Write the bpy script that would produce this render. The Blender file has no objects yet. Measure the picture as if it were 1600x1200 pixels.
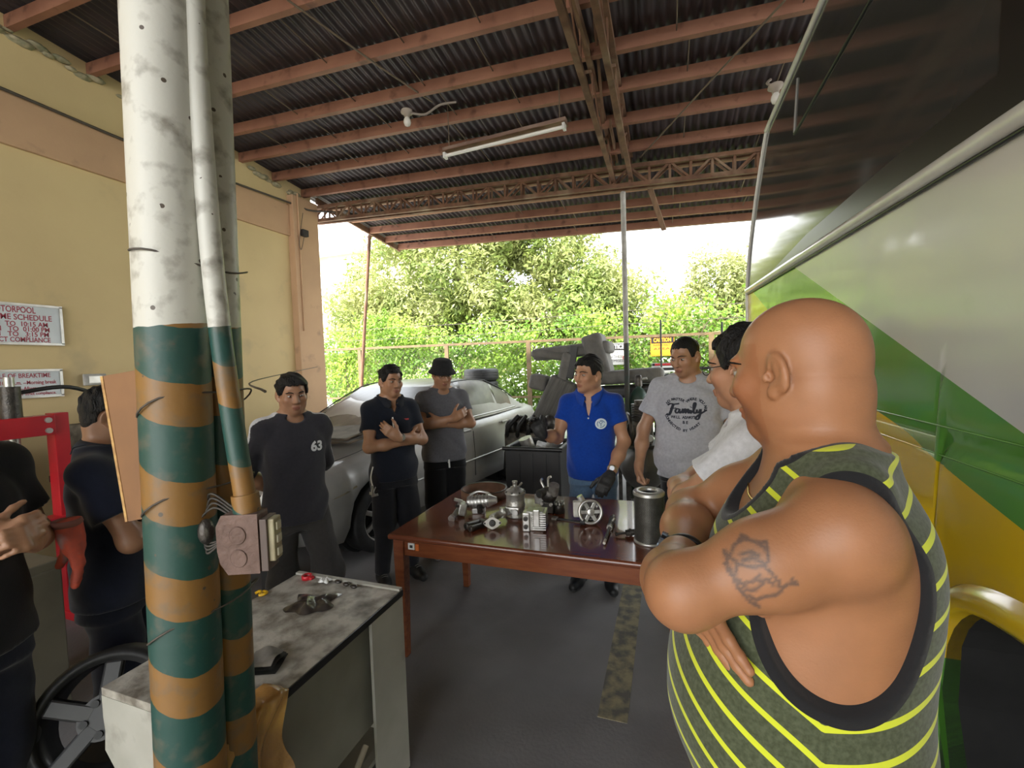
import bpy, math, random
import numpy as np
from mathutils import Vector, Matrix, Euler
from mathutils.bvhtree import BVHTree
random.seed(7); rng = np.random.default_rng(7)
S = bpy.context.scene
COL = S.collection
PI = math.pi
def R_(a): return math.radians(a)

# ---------------------------------------------------------------- camera
FPX = 690.0
YAW, PITCH, ROLL = R_(19.5), R_(2.6), R_(1.9)
CAMP = np.array([0.0, 0.0, 1.65])
cF = np.array([-math.sin(YAW)*math.cos(PITCH), math.cos(YAW)*math.cos(PITCH), -math.sin(PITCH)])
_r0 = np.array([math.cos(YAW), math.sin(YAW), 0.0]); _u0 = np.cross(_r0, cF)
cR = _r0*math.cos(ROLL) - _u0*math.sin(ROLL); cU = _u0*math.cos(ROLL) + _r0*math.sin(ROLL)
cam = bpy.data.cameras.new('camera'); camo = bpy.data.objects.new('camera', cam); COL.objects.link(camo)
cam.sensor_fit = 'HORIZONTAL'; cam.sensor_width = 36.0; cam.lens = 36.0*FPX/1600.0
cam.clip_start = 0.02; cam.clip_end = 300
camo.matrix_world = Matrix(((cR[0], cU[0], -cF[0], CAMP[0]), (cR[1], cU[1], -cF[1], CAMP[1]), (cR[2], cU[2], -cF[2], CAMP[2]), (0, 0, 0, 1)))
S.camera = camo
# a pixel gives a direction; the distance comes from a known height or a known wall
def ray(x, y): return cF + cR*(x-800)/FPX - cU*(y-600)/FPX
def atz(x, y, z): d = ray(x, y); return Vector(CAMP + d*(z-CAMP[2])/d[2])
def atX(x, y, X): d = ray(x, y); return Vector(CAMP + d*X/d[0])
def atY(x, y, Y): d = ray(x, y); return Vector(CAMP + d*Y/d[1])

# ---------------------------------------------------------------- sky, sun, exposure
W = bpy.data.worlds.new('sky'); S.world = W; W.use_nodes = True
wn = W.node_tree.nodes; wl = W.node_tree.links
bg = wn['Background']
tc = wn.new('ShaderNodeTexCoord'); sep = wn.new('ShaderNodeSeparateXYZ'); rmp = wn.new('ShaderNodeValToRGB')
wl.new(tc.outputs['Generated'], sep.inputs[0]); wl.new(sep.outputs['Z'], rmp.inputs[0]); wl.new(rmp.outputs[0], bg.inputs[0])
rmp.color_ramp.elements[0].position = 0.0; rmp.color_ramp.elements[0].color = (1.0, 0.98, 0.95, 1)
rmp.color_ramp.elements[1].position = 0.6; rmp.color_ramp.elements[1].color = (0.88, 0.94, 1.0, 1)
bg.inputs[1].default_value = 1.5
sun = bpy.data.lights.new('sun', 'SUN'); sun.energy = 4.2; sun.angle = R_(3.0); sun.color = (1.0, 0.95, 0.86)
suno = bpy.data.objects.new('sun', sun); COL.objects.link(suno)
suno.rotation_euler = Euler((R_(38), 0, R_(-25)))       # high sun, from behind and left of the camera
S.view_settings.view_transform = 'Standard'; S.view_settings.look = 'None'
S.view_settings.gamma = 1.0; S.view_settings.use_curve_mapping = False
S.view_settings.exposure = 1.95
# ================================================================ helpers: materials
MATS = {}
def M(name, c, c2=None, sc=8.0, lo=0.35, hi=0.65, rough=0.6, metal=0.0, bump=0.0, bsc=40.0, coat=0.0, spec=0.5, stretch=None, det=6.0, trans=0.0, emit=None, sheen=0.0, alpha=1.0, c3=None, sc3=2.0, lo3=.5, hi3=.7, rvar=0.0, sss=0.0):
    """procedural material: base colour, a second colour mixed by noise, a third by larger noise, fine bump"""
    if name in MATS: return MATS[name]
    m = bpy.data.materials.new(name); m.use_nodes = True
    nt = m.node_tree; b = nt.nodes['Principled BSDF']; L = nt.links
    co = nt.nodes.new('ShaderNodeTexCoord'); mp = nt.nodes.new('ShaderNodeMapping')
    L.new(co.outputs['Object'], mp.inputs[0])
    if stretch: mp.inputs['Scale'].default_value = stretch
    def noise(scale, d=det):
        n = nt.nodes.new('ShaderNodeTexNoise'); n.inputs['Scale'].default_value = scale; n.inputs['Detail'].default_value = d
        L.new(mp.outputs[0], n.inputs['Vector']); return n
    def mixc(a, bcol, fac):
        x = nt.nodes.new('ShaderNodeMix'); x.data_type = 'RGBA'
        if isinstance(a, tuple): x.inputs[6].default_value = (*a, 1)
        else: L.new(a, x.inputs[6])
        x.inputs[7].default_value = (*bcol, 1); L.new(fac, x.inputs[0]); return x.outputs[2]
    def ramp(src, l, h):
        r = nt.nodes.new('ShaderNodeMapRange'); r.inputs[1].default_value = l; r.inputs[2].default_value = h; L.new(src, r.inputs[0]); return r.outputs[0]
    cur = c
    if c2:
        fac = ramp(noise(sc).outputs[0], lo, hi); cur = mixc(cur, c2, fac)
        if rvar:
            rr = nt.nodes.new('ShaderNodeMapRange'); rr.inputs[3].default_value = rough; rr.inputs[4].default_value = rough+rvar
            L.new(fac, rr.inputs[0]); L.new(rr.outputs[0], b.inputs['Roughness'])
    if c3: cur = mixc(cur, c3, ramp(noise(sc3).outputs[0], lo3, hi3))
    if isinstance(cur, tuple): b.inputs['Base Color'].default_value = (*cur, 1)
    else: L.new(cur, b.inputs['Base Color'])
    if not (c2 and rvar): b.inputs['Roughness'].default_value = rough
    b.inputs['Metallic'].default_value = metal
    b.inputs['Specular IOR Level'].default_value = spec
    b.inputs['Coat Weight'].default_value = coat; b.inputs['Coat Roughness'].default_value = 0.06
    b.inputs['Transmission Weight'].default_value = trans
    b.inputs['Sheen Weight'].default_value = sheen
    if sss: b.inputs['Subsurface Weight'].default_value = sss; b.inputs['Subsurface Radius'].default_value = (.02, .008, .004)
    if emit: b.inputs['Emission Color'].default_value = (*emit[0], 1); b.inputs['Emission Strength'].default_value = emit[1]
    if bump:
        bn = nt.nodes.new('ShaderNodeBump'); bn.inputs['Strength'].default_value = bump; bn.inputs['Distance'].default_value = 0.01
        L.new(noise(bsc).outputs[0], bn.inputs['Height']); L.new(bn.outputs[0], b.inputs['Normal'])
    MATS[name] = m; return m
def attr_mat(name, attr='col', rough=0.5, bump=0.0, bsc=200.0, spec=0.4, sss=0.0, sheen=0.0, var=0.12, vsc=30.0):
    """colour read from a mesh colour attribute, with a little noise on it"""
    if name in MATS: return MATS[name]
    m = bpy.data.materials.new(name); m.use_nodes = True; nt = m.node_tree; b = nt.nodes['Principled BSDF']; L = nt.links
    a = nt.nodes.new('ShaderNodeAttribute'); a.attribute_name = attr
    co = nt.nodes.new('ShaderNodeTexCoord')
    n = nt.nodes.new('ShaderNodeTexNoise'); n.inputs['Scale'].default_value = vsc; n.inputs['Detail'].default_value = 5; L.new(co.outputs['Object'], n.inputs['Vector'])
    mr = nt.nodes.new('ShaderNodeMapRange'); mr.inputs[1].default_value = .3; mr.inputs[2].default_value = .7; mr.inputs[3].default_value = 1-var; mr.inputs[4].default_value = 1+var; L.new(n.outputs[0], mr.inputs[0])
    v = nt.nodes.new('ShaderNodeVectorMath'); v.operation = 'SCALE'; L.new(a.outputs['Color'], v.inputs[0]); L.new(mr.outputs[0], v.inputs['Scale'])
    L.new(v.outputs[0], b.inputs['Base Color'])
    b.inputs['Roughness'].default_value = rough; b.inputs['Specular IOR Level'].default_value = spec; b.inputs['Sheen Weight'].default_value = sheen
    if sss: b.inputs['Subsurface Weight'].default_value = sss; b.inputs['Subsurface Radius'].default_value = (.012, .005, .003); b.inputs['Subsurface Scale'].default_value = 1.0
    if bump:
        n2 = nt.nodes.new('ShaderNodeTexNoise'); n2.inputs['Scale'].default_value = bsc; n2.inputs['Detail'].default_value = 3; L.new(co.outputs['Object'], n2.inputs['Vector'])
        bn = nt.nodes.new('ShaderNodeBump'); bn.inputs['Strength'].default_value = bump; bn.inputs['Distance'].default_value = 0.003
        L.new(n2.outputs[0], bn.inputs['Height']); L.new(bn.outputs[0], b.inputs['Normal'])
    MATS[name] = m; return m

# ================================================================ helpers: objects
def tag(o, label=None, cat=None, group=None, kind=None):
    if label: o['label'] = label
    if cat: o['category'] = cat
    if group: o['group'] = group
    if kind: o['kind'] = kind
    return o
def thing(name, label, cat, loc=(0, 0, 0), rotz=0.0, group=None, kind=None, rot=None):
    o = bpy.data.objects.new(name, None); COL.objects.link(o); o.empty_display_size = 0.1
    o.location = loc; o.rotation_euler = rot if rot else (0, 0, rotz)
    return tag(o, label, cat, group, kind)
def basis(z, up=(0, 0, 1)):
    z = Vector(z).normalized(); u = Vector(up)
    if abs(z.dot(u.normalized())) > 0.98: u = Vector((0, 1, 0)) if abs(z.y) < .9 else Vector((1, 0, 0))
    x = u.cross(z).normalized(); y = z.cross(x)
    return Matrix((x, y, z)).transposed()
class MB:
    def __init__(s): s.v = []; s.f = []; s.s = []
    def add(s, v, f, smooth=False, T=None):
        n = len(s.v)
        if T is not None: v = [T @ Vector(p) for p in v]
        s.v += [tuple(p) for p in v]; s.f += [tuple(i+n for i in q) for q in f]; s.s += [smooth]*len(f); return s
    def box(s, c, d, R=None):
        x, y, z = d[0]/2, d[1]/2, d[2]/2; c = Vector(c)
        v = [Vector((a*x, b*y, e*z)) for a in (-1, 1) for b in (-1, 1) for e in (-1, 1)]
        if R is not None: v = [R @ p for p in v]
        return s.add([p+c for p in v], [(0, 1, 3, 2), (4, 6, 7, 5), (0, 4, 5, 1), (2, 3, 7, 6), (0, 2, 6, 4), (1, 5, 7, 3)])
    def bx(s, x0, x1, y0, y1, z0, z1): return s.box(((x0+x1)/2, (y0+y1)/2, (z0+z1)/2), (abs(x1-x0), abs(y1-y0), abs(z1-z0)))
    def bar(s, p0, p1, w, h, up=(0, 0, 1)):
        p0, p1 = Vector(p0), Vector(p1); d = p1-p0
        return s.box((p0+p1)/2, (w, h, d.length), basis(d, up))
    def cyl(s, p0, p1, r0, r1=None, n=16, caps=True, smooth=True):
        p0, p1 = Vector(p0), Vector(p1); r1 = r0 if r1 is None else r1; B = basis(p1-p0)
        v = []; f = []
        for p, r in ((p0, r0), (p1, r1)):
            for i in range(n): a = 2*PI*i/n; v.append(p+B @ Vector((r*math.cos(a), r*math.sin(a), 0)))
        s.add(v, [(i, (i+1) % n, n+(i+1) % n, n+i) for i in range(n)], smooth)
        if caps: s.add(v, [tuple(range(n-1, -1, -1)), tuple(range(n, 2*n))])
        return s
    def tube(s, pts, r, n=8, closed=False, caps=True):
        pts = [Vector(p) for p in pts]; m = len(pts); v = []; rr = r if isinstance(r, (list, tuple)) else [r]*m
        prev = None
        for i, p in enumerate(pts):
            a = pts[(i-1) % m] if (closed or i > 0) else p; b = pts[(i+1) % m] if (closed or i < m-1) else p
            t = (b-a).normalized() if (b-a).length > 1e-9 else Vector((0, 0, 1))
            if prev is None: B = basis(t); x = B.col[0].copy()
            else:
                x = prev-t*prev.dot(t)
                x = x.normalized() if x.length > 1e-6 else basis(t).col[0].copy()
            y = t.cross(x); prev = x
            for k in range(n): an = 2*PI*k/n; v.append(p+x*(rr[i]*math.cos(an))+y*(rr[i]*math.sin(an)))
        f = []
        for i in range(m if closed else m-1):
            j = (i+1) % m
            for k in range(n): f.append((i*n+k, i*n+(k+1) % n, j*n+(k+1) % n, j*n+k))
        s.add(v, f, True)
        if caps and not closed: s.add(v, [tuple(range(n-1, -1, -1)), tuple(range((m-1)*n, m*n))])
        return s
    def lathe(s, prof, n=24, T=None, smooth=True, closed=False):
        v = []; f = []; m = len(prof)
        for r, z in prof:
            for k in range(n): a = 2*PI*k/n; v.append(Vector((max(r, 1e-4)*math.cos(a), max(r, 1e-4)*math.sin(a), z)))
        for i in range(m if closed else m-1):
            j = (i+1) % m
            for k in range(n): f.append((i*n+k, i*n+(k+1) % n, j*n+(k+1) % n, j*n+k))
        return s.add(v, f, smooth, T)
    def prism(s, poly, z0, z1, T=None, smooth=False):
        n = len(poly); v = [Vector((x, y, z0)) for x, y in poly]+[Vector((x, y, z1)) for x, y in poly]
        s.add(v, [(i, (i+1) % n, n+(i+1) % n, n+i) for i in range(n)], smooth, T)
        return s.add(v, [tuple(range(n-1, -1, -1)), tuple(range(n, 2*n))], False, T)
    def surf(s, fn, nu, nv, closed_u=False, closed_v=False, smooth=True, T=None):
        v = [Vector(fn(i/(nu if closed_u else nu-1), j/(nv if closed_v else nv-1))) for i in range(nu) for j in range(nv)]
        f = []
        for i in range(nu if closed_u else nu-1):
            for j in range(nv if closed_v else nv-1):
                a, b = (i+1) % nu, (j+1) % nv; f.append((i*nv+j, a*nv+j, a*nv+b, i*nv+b))
        return s.add(v, f, smooth, T)
    def sph(s, c, r, n=12, sc=(1, 1, 1), R=None):
        c = Vector(c); B = R if R is not None else Matrix.Identity(3)
        def fn(u, w):
            a, b = 2*PI*u, PI*(w-.5)*.998
            return c+B @ Vector((r*sc[0]*math.cos(b)*math.cos(a), r*sc[1]*math.cos(b)*math.sin(a), r*sc[2]*math.sin(b)))
        return s.surf(fn, n*2, n, closed_u=True)
    def torus(s, c, R, r, axis=(0, 0, 1), n=32, m=10, sc=1.0):
        c = Vector(c); B = basis(axis)
        def fn(u, w):
            a, b = 2*PI*u, 2*PI*w; q = R+r*math.cos(b)
            return c+B @ Vector((q*math.cos(a), q*math.sin(a), r*sc*math.sin(b)))
        return s.surf(fn, n, m, True, True)
    def mesh(s, name):
        me = bpy.data.meshes.new(name); me.from_pydata(s.v, [], s.f); me.polygons.foreach_set('use_smooth', s.s); me.update(); return me
    def build(s, name, mat, parent=None, loc=None, bevel=0.0, rotz=None, segs=2, rot=None):
        o = bpy.data.objects.new(name, s.mesh(name)); COL.objects.link(o)
        if mat: o.data.materials.append(mat)
        if parent: o.parent = parent
        if loc is not None: o.location = loc
        if rotz is not None: o.rotation_euler = (0, 0, rotz)
        if rot is not None: o.rotation_euler = rot
        if bevel:
            b = o.modifiers.new('bevel', 'BEVEL'); b.width = bevel; b.segments = segs; b.limit_method = 'ANGLE'; b.angle_limit = R_(40)
        return o
def dup(o, parent=None, loc=None, rot=None):
    c = o.copy(); COL.objects.link(c); c.parent = parent
    if loc is not None: c.location = loc
    if rot is not None: c.rotation_euler = rot
    for ch in list(o.children): dup(ch, c)
    return c
def catmull(pts, k=6, closed=False):
    P = [Vector(p) for p in pts]; n = len(P); out = []
    for i in range(n if closed else n-1):
        a = P[(i-1) % n] if (closed or i > 0) else P[i]; b = P[i]; c = P[(i+1) % n]; d = P[(i+2) % n] if (closed or i+2 < n) else P[(i+1) % n]
        for j in range(k):
            t = j/k; out.append(.5*((2*b)+(c-a)*t+(2*a-5*b+4*c-d)*t*t+(3*b-a-3*c+d)*t**3))
    if not closed: out.append(P[-1])
    return out
def text_mesh(body, size, extrude=0.0, align='CENTER', bold=0.0, shear=0.0, space=1.0):
    cu = bpy.data.curves.new('lettering', 'FONT'); cu.body = body; cu.size = size; cu.extrude = extrude; cu.align_x = align; cu.align_y = 'CENTER'
    cu.offset = bold; cu.shear = shear; cu.space_character = space; cu.resolution_u = 3
    o = bpy.data.objects.new('lettering', cu); COL.objects.link(o)
    bpy.context.view_layer.update()
    me = bpy.data.meshes.new_from_object(o.evaluated_get(bpy.context.evaluated_depsgraph_get()))
    bpy.data.objects.remove(o); bpy.data.curves.remove(cu); return me
def text(body, size, T, mat, parent, name='lettering', extrude=0.0006, align='CENTER', bold=0.0, width=None, shear=0.0):
    me = text_mesh(body, size, extrude, align, bold, shear)
    co = np.empty(len(me.vertices)*3); me.vertices.foreach_get('co', co); co = co.reshape(-1, 3)
    if width: co[:, 0] *= width/max(1e-6, np.ptp(co[:, 0]))
    M4 = np.array(T); co = co @ M4[:3, :3].T+M4[:3, 3]; me.vertices.foreach_set('co', co.ravel()); me.update()
    o = bpy.data.objects.new(name, me); COL.objects.link(o); me.materials.append(mat); o.parent = parent; return o
def frameT(o, x, y):
    """4x4 placing text: origin o, x along the line, y up the letters"""
    x = Vector(x).normalized(); y = Vector(y); y = (y-x*y.dot(x)).normalized(); z = x.cross(y)
    return Matrix(((x.x, y.x, z.x, o[0]), (x.y, y.y, z.y, o[1]), (x.z, y.z, z.z, o[2]), (0, 0, 0, 1)))
# ================================================================ setting
m_conc = M('concrete_floor', (.15, .14, .14), (.21, .20, .20), sc=2.2, lo=.35, hi=.7, rough=.62, bump=.25, bsc=60, c3=(.085, .078, .08), sc3=.9, lo3=.55, hi3=.75, rvar=.2)
m_ground = M('outer_ground', (.30, .30, .27), (.16, .2, .1), sc=.8, rough=.9, bump=.3)
m_yard = M('yard_concrete', (.42, .41, .38), (.33, .32, .3), sc=1.5, rough=.9)
m_wall = M('cream_wall', (.66, .52, .27), (.61, .47, .245), sc=1.3, rough=.8, bump=.12, bsc=25, c3=(.45, .37, .22), sc3=2.6, lo3=.62, hi3=.85)
m_band = M('peach_band', (.56, .36, .21), (.5, .32, .19), sc=2, rough=.8, bump=.1, c3=(.33, .22, .14), sc3=5, lo3=.62, hi3=.8)
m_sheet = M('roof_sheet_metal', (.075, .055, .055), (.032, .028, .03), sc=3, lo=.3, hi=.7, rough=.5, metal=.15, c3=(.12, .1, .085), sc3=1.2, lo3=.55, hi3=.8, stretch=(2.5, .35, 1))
m_purlin = M('primer_red_steel', (.31, .145, .09), (.23, .10, .062), sc=3, rough=.6, c3=(.12, .05, .03), sc3=7, lo3=.58, hi3=.75, bump=.1)
m_rust = M('rusty_steel', (.20, .10, .055), (.12, .06, .035), sc=9, rough=.75, c3=(.28, .2, .13), sc3=3, lo3=.55, hi3=.75, bump=.2)
m_rod = M('thin_rod_steel', (.17, .13, .09), rough=.6, metal=.3)
m_pole = M('grey_white_paint', (.46, .46, .43), (.34, .33, .3), sc=14, rough=.7, bump=.1)
m_dark = M('dark_paint', (.03, .03, .03), rough=.6)
m_wire = M('thin_wire', (.10, .085, .07), rough=.6, metal=.4)
m_black = M('black_rubber', (.012, .012, .012), (.02, .02, .02), sc=20, rough=.55)
m_white = M('white_enamel', (.75, .75, .72), rough=.4)

def zr(X, Y): return 4.58-.1*Y-.045*(X+4.7)
fl = tag(MB().bx(-5.0, 8, -4.2, 8.2, -.1, 0).build('floor', m_conc), kind='structure')
m_line = M('worn_yellow_line', (.28, .24, .14), (.11, .10, .085), sc=16, lo=.38, hi=.62, rough=.8)
ln = MB()
a0, a1 = atz(1000, 900, 0), atz(945, 1095, 0)
xl = (a0.x+a1.x)/2
ln.bx(-.335, -.20, 1.98, 3.6, 0, .003).build('painted_line', m_line, fl)
tag(MB().bx(-40, 40, 8.2, 60, -.12, -.02).build('ground', m_ground), kind='structure')
tag(MB().bx(-40, 40, -40, -4.2, -.12, -.01).build('ground', m_yard), kind='structure')  # unseen yard, kept pale and near so sunlight bounces into the shed
# left wall, its top follows the roof
YE = 5.15
wl_ = MB(); yy = [-6, YE]; v = []
for x in (-5.0, -4.8):
    for y in yy: v += [(x, y, 0), (x, y, zr(-4.8, y)+.105)]
wl_.add(v, [(4, 6, 7, 5), (0, 1, 3, 2), (2, 3, 7, 6), (0, 4, 5, 1), (1, 5, 7, 3)])
wall = tag(wl_.build('wall_left', m_wall), kind='structure')
tag(MB().bx(-4.80, -4.765, -6, 4.72, 3.47, 3.88).build('trim_1', m_band, bevel=.006), kind='structure')
pc = MB(); pc.bx(-5.02, -4.70, 4.72, YE+.02, 0, 4.02)
tag(pc.build('trim_2', m_band, bevel=.01), kind='structure')
# rough mortar along the wall top
mo = MB()
for i in range(60):
    y = random.uniform(.5, 5.0); mo.sph((-4.79+random.uniform(-.03, .02), y, zr(-4.8, y)-random.uniform(.0, .05)), random.uniform(.02, .05), 5, (1, 1.8, .7))
mo.build('mortar', M('old_mortar', (.40, .34, .22), (.2, .2, .12), sc=20, rough=.95, bump=.4), wall)

# ---- roof: sheets, purlins, sag rods
roof = thing('ceiling', 'dark corrugated sheet roof on brick red purlins over the motorpool', 'roof', kind='structure')
SW, PW, NP = .80, .0762, 6
def sheet_mesh(y0, y1):
    b = MB(); n = int(SW/PW*NP)+4; v = []
    for i in range(n+1):
        x = i*PW/NP; z = .012*math.cos(2*PI*i/NP)
        v += [(x, y0, z-.1*y0-.045*x), (x, y1, z-.1*y1-.045*x)]
    b.add(v, [(2*i, 2*i+2, 2*i+3, 2*i+1) for i in range(n)], True); return b.mesh('roof_sheet')
rows = [(-4.2, -1.9), (-2.0, .5), (.4, 4.1), (4.0, 7.32)]
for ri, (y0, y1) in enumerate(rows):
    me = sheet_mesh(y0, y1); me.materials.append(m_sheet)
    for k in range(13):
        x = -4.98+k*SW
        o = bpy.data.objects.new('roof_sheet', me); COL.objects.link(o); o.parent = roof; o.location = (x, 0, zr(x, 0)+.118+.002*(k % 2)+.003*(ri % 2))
PYS = [-4.1+.5*i for i in range(12)]+[2.11, 2.62, 3.17, 3.64, 4.08, 4.55, 5.03, 5.5, 5.95, 6.42, 6.85, 7.24]
PYS = [y for y in PYS if y < 1.9 or y in (2.11, 2.62, 3.17, 3.64, 4.08, 4.55, 5.03, 5.5, 5.95, 6.42, 6.85, 7.24)]
b = MB(); x0, x1 = -4.97, 5.3; L_ = x1-x0
ang = math.atan(.045)
def cpoly(): return [(0, 0), (.05, 0), (.05, .018), (.046, .018), (.046, .004), (.004, .004), (.004, .096), (.046, .096), (.046, .082), (.05, .082), (.05, .1), (0, .1)]
T = Matrix(((0, 0, 1, 0), (1, 0, 0, 0), (0, 1, 0, 0), (0, 0, 0, 1)))
b.prism(cpoly(), 0, L_, T)
pme = b.mesh('purlin'); pme.materials.append(m_purlin)
for y in PYS:
    xs = -4.97 if y < 5.2 else -4.72
    o = bpy.data.objects.new('purlin', pme); COL.objects.link(o); o.parent = roof; o.location = (xs, y-.05, zr(xs, y)); o.rotation_euler = (0, ang, 0)
for k, x in enumerate((-4.15, -3.45, -2.75, -2.0, -1.35, .1, .9)):
    b = MB(); off = .0
    for j in range(len(PYS)-1):
        y0, y1 = PYS[j], PYS[j+1]
        if y0 < .4 or (j+k) % 7 == 0: continue
        xo = x+(.09 if j % 2 else 0)
        b.cyl((xo, y0-.02, zr(xo, y0)+.03), (xo, y1+.02, zr(xo, y1)+.05), .0055, n=5)
    b.build('sag_rod', m_rod, roof)
# long tie rod crossing under several purlins
MB().tube([(-2.75, 1.5, 4.31), (-2.2, 3.2, 4.13), (-2.02, 3.75, 4.1)], .008, 6).build('tie_rod', m_rod, roof)
p0, p1 = atY(1240, 50, 3.3), atY(1005, 228, 5.2)
MB().tube([(0.75, 3.4, zr(.75, 3.4)-.06), (-.25, 5.15, 3.86)], .008, 6).build('tie_rod', m_rod, roof)
# eave edge strips
MB().bar((-4.72, 7.3, zr(-4.72, 7.3)+.07), (5.3, 7.3, zr(5.3, 7.3)+.07), .1, .02, (0, 1, 0)).build('eave_strip', m_rust, roof)
MB().bar((-4.74, 5.2, zr(-4.74, 5.2)+.03), (-4.74, 7.3, zr(-4.74, 7.3)+.03), .09, .03, (1, 0, 0)).build('verge_strip', m_rust, roof)

# ---- cross truss (along X) and girder (along Y)
def lattice(name, label, A0, B0, A1, B1, step, wid, side, mat, group=None):
    """A: top chord ends, B: bottom chord ends"""
    A0, B0, A1, B1 = map(Vector, (A0, B0, A1, B1)); t = thing(name, label, 'truss', tuple(B0)); O = B0.copy(); side = Vector(side)
    n = max(4, int((A1-A0).length/step))
    for w in (-wid/2, wid/2):
        for P, Q in ((A0, A1), (B0, B1)):
            MB().bar(P-O+side*w, Q-O+side*w, .045, .045).build('chord', mat, t, bevel=.003)
        for i in range(n+1):
            u = i/n; MB().bar(A0.lerp(A1, u)-O+side*w, B0.lerp(B1, u)-O+side*w, .025, .012, side).build('strut', mat, t)
            if i < n:
                u2 = (i+1)/n
                P, Q = (A0.lerp(A1, u), B0.lerp(B1, u2)) if i % 2 else (B0.lerp(B1, u), A0.lerp(A1, u2))
                MB().bar(P-O+side*w, Q-O+side*w, .022, .012, side).build('diagonal', mat, t)
    return t
lattice('roof_truss', 'long rusty lattice truss spanning from the cream wall to the bus', (-4.86, 5.3, 4.02), (-4.86, 5.3, 3.83), (3.9, 5.3, 3.63), (3.9, 5.3, 3.42), .21, .10, (0, 1, 0), m_rust)
g = lattice('roof_girder', 'deep brown lattice girder running front to back above the table', (-.455, -4.1, 4.30), (-.455, -4.1, 3.72), (-.455, 5.35, 3.98), (-.455, 5.35, 3.70), .5, .19, (1, 0, 0), m_rust)
pl = M('brown_plank', (.26, .15, .085), (.17, .1, .06), sc=6, rough=.8, stretch=(6, .6, 1), bump=.2)
for i in range(12):
    y0 = -1+i*.52; z = 3.85+.1*(i % 3)
    MB().box((-.455+(.045 if i % 2 else -.045), y0+.7-4.5+4.5, z), (.02, .95, .085), Euler((R_(-18+(i % 4)*11), 0, R_(2*(i % 3)))).to_matrix()).build('brace_plank', pl, g, loc=(.455, 4.1, -3.72))
MB().bar((-.20, 5.32, 3.72), (-.02, 6.15, 3.32), .06, .02).build('hanging_plank', pl, g, loc=(.455, 4.1, -3.72))

# ---- poles
t = thing('roof_post', 'thin grey steel post holding the far end of the girder', 'post', (-.46, 5.38, 0))
MB().cyl((0, 0, 1.85), (0, 0, 3.66), .03, n=14).build('upper_pipe', m_pole, t)
MB().cyl((0, 0, 0), (0, 0, 1.85), .031, n=14).build('lower_pipe', M('dark_green_paint', (.02, .035, .03), (.035, .03, .025), sc=12, rough=.6), t)
MB().box((0, 0, 3.67), (.16, .16, .015)).build('cap_plate', m_rust, t)
t = thing('eave_pole', 'thin leaning brown pole under the left corner of the eave', 'pole', (-5.12, 6.5, 0))
MB().tube([(-.1, 0, 0), (0, 0, 1.5), (.30, 0, 3.93)], .028, 10).build('pipe', m_rust, t)
MB().cyl((.28, 0, 3.9), (.34, 0, 3.97), .035, n=10).build('top_bracket', m_rust, t)

# ---- fluorescent lamp
lt = thing('fluorescent_lamp', 'unlit fluorescent tube fitting hanging on two rods from the roof', 'lamp', (-1.42, 3.95, 3.70), R_(-3.2))
MB().bx(-.62, .62, -.035, .035, .035, .08).build('housing', M('lamp_brown', (.16, .09, .07), (.25, .17, .13), sc=5, rough=.6), lt, bevel=.004)
MB().bx(-.62, .62, -.06, .06, .03, .036).build('reflector', m_rust, lt)
MB().cyl((-.60, -.02, 0), (.60, -.02, 0), .016, n=14).build('tube', M('lamp_tube', (.85, .84, .8), rough=.25), lt)
for s in (-1, 1):
    MB().bx(s*.60-.012, s*.60+.012, -.04, .02, -.02, .035).build('socket', m_white, lt)
    MB().cyl((s*.56, 0, .08), (s*.56, 0, .50), .005, n=6).build('hanger_rod', m_rod, lt)
def bulb(name, label, loc, cable):
    t = thing(name, label, 'lamp', loc)
    MB().lathe([(.05, .06), (.055, .04), (.03, .03), (.024, 0), (.001, -.001)], 16).build('socket', M('socket_plastic', (.35, .3, .25), rough=.6), t)
    MB().lathe([(.018, 0), (.03, -.02), (.034, -.045), (.024, -.07), (.001, -.08)], 16).build('glass_bulb', M('bulb_glass', (.7, .68, .62), rough=.15), t)
    MB().tube(catmull(cable, 5), .010, 6).build('conduit', M('conduit_grey', (.25, .21, .18), rough=.7), t)
q = atY(636, 180, 3.55)
bulb('bulb_socket', 'bulb socket with a curved conduit beside the fluorescent lamp', (q.x, q.y, q.z-.02), [(0, 0, .05), (.15, .05, .02), (.28, .1, .1), (.42, .15, .12)])
q = atY(1212, 150, 3.9)
bulb('bulb_socket', 'bulb socket on a purlin close to the roof edge of the bus', (q.x, q.y, q.z+.02), [(0, 0, .05), (-.05, .03, .1), (-.02, .06, .14)])

# ---- cables and bits on the wall
cb = catmull([(-4.75, .8, 3.9), (-4.74, 2.0, 3.87), (-4.74, 3.2, 3.85), (-4.73, 4.72, 3.90), (-4.66, 5.0, 3.88), (-4.5, 5.3, 3.93)], 8)
tag(MB().tube(cb, .012, 6).build('wall_cable', m_wire), 'dark cable sagging along the peach band of the wall', 'cable')
cb = catmull([(-4.69, 4.9, 1.6), (-4.62, 3.5, 1.52), (-4.4, 2.4, 1.5), (-3.9, 1.6, 1.55)], 6)
t = thing('conduit_strip', 'vertical conduit with a small black box on the wall pillar', 'conduit', (-4.69, 4.80, 2.2))
MB().cyl((0, 0, 0), (0, 0, 1.85), .012, n=8).build('pipe', m_band, t)
MB().box((.03, .06, 1.33), (.06, .1, .09)).build('black_box', m_black, t, bevel=.008)
MB().tube(catmull([(.03, .05, 1.28), (.02, .0, 1.1), (.01, -.02, 1.2), (.03, .05, 1.6)], 6), .004, 5).build('loose_wire', m_wire, t)
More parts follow.
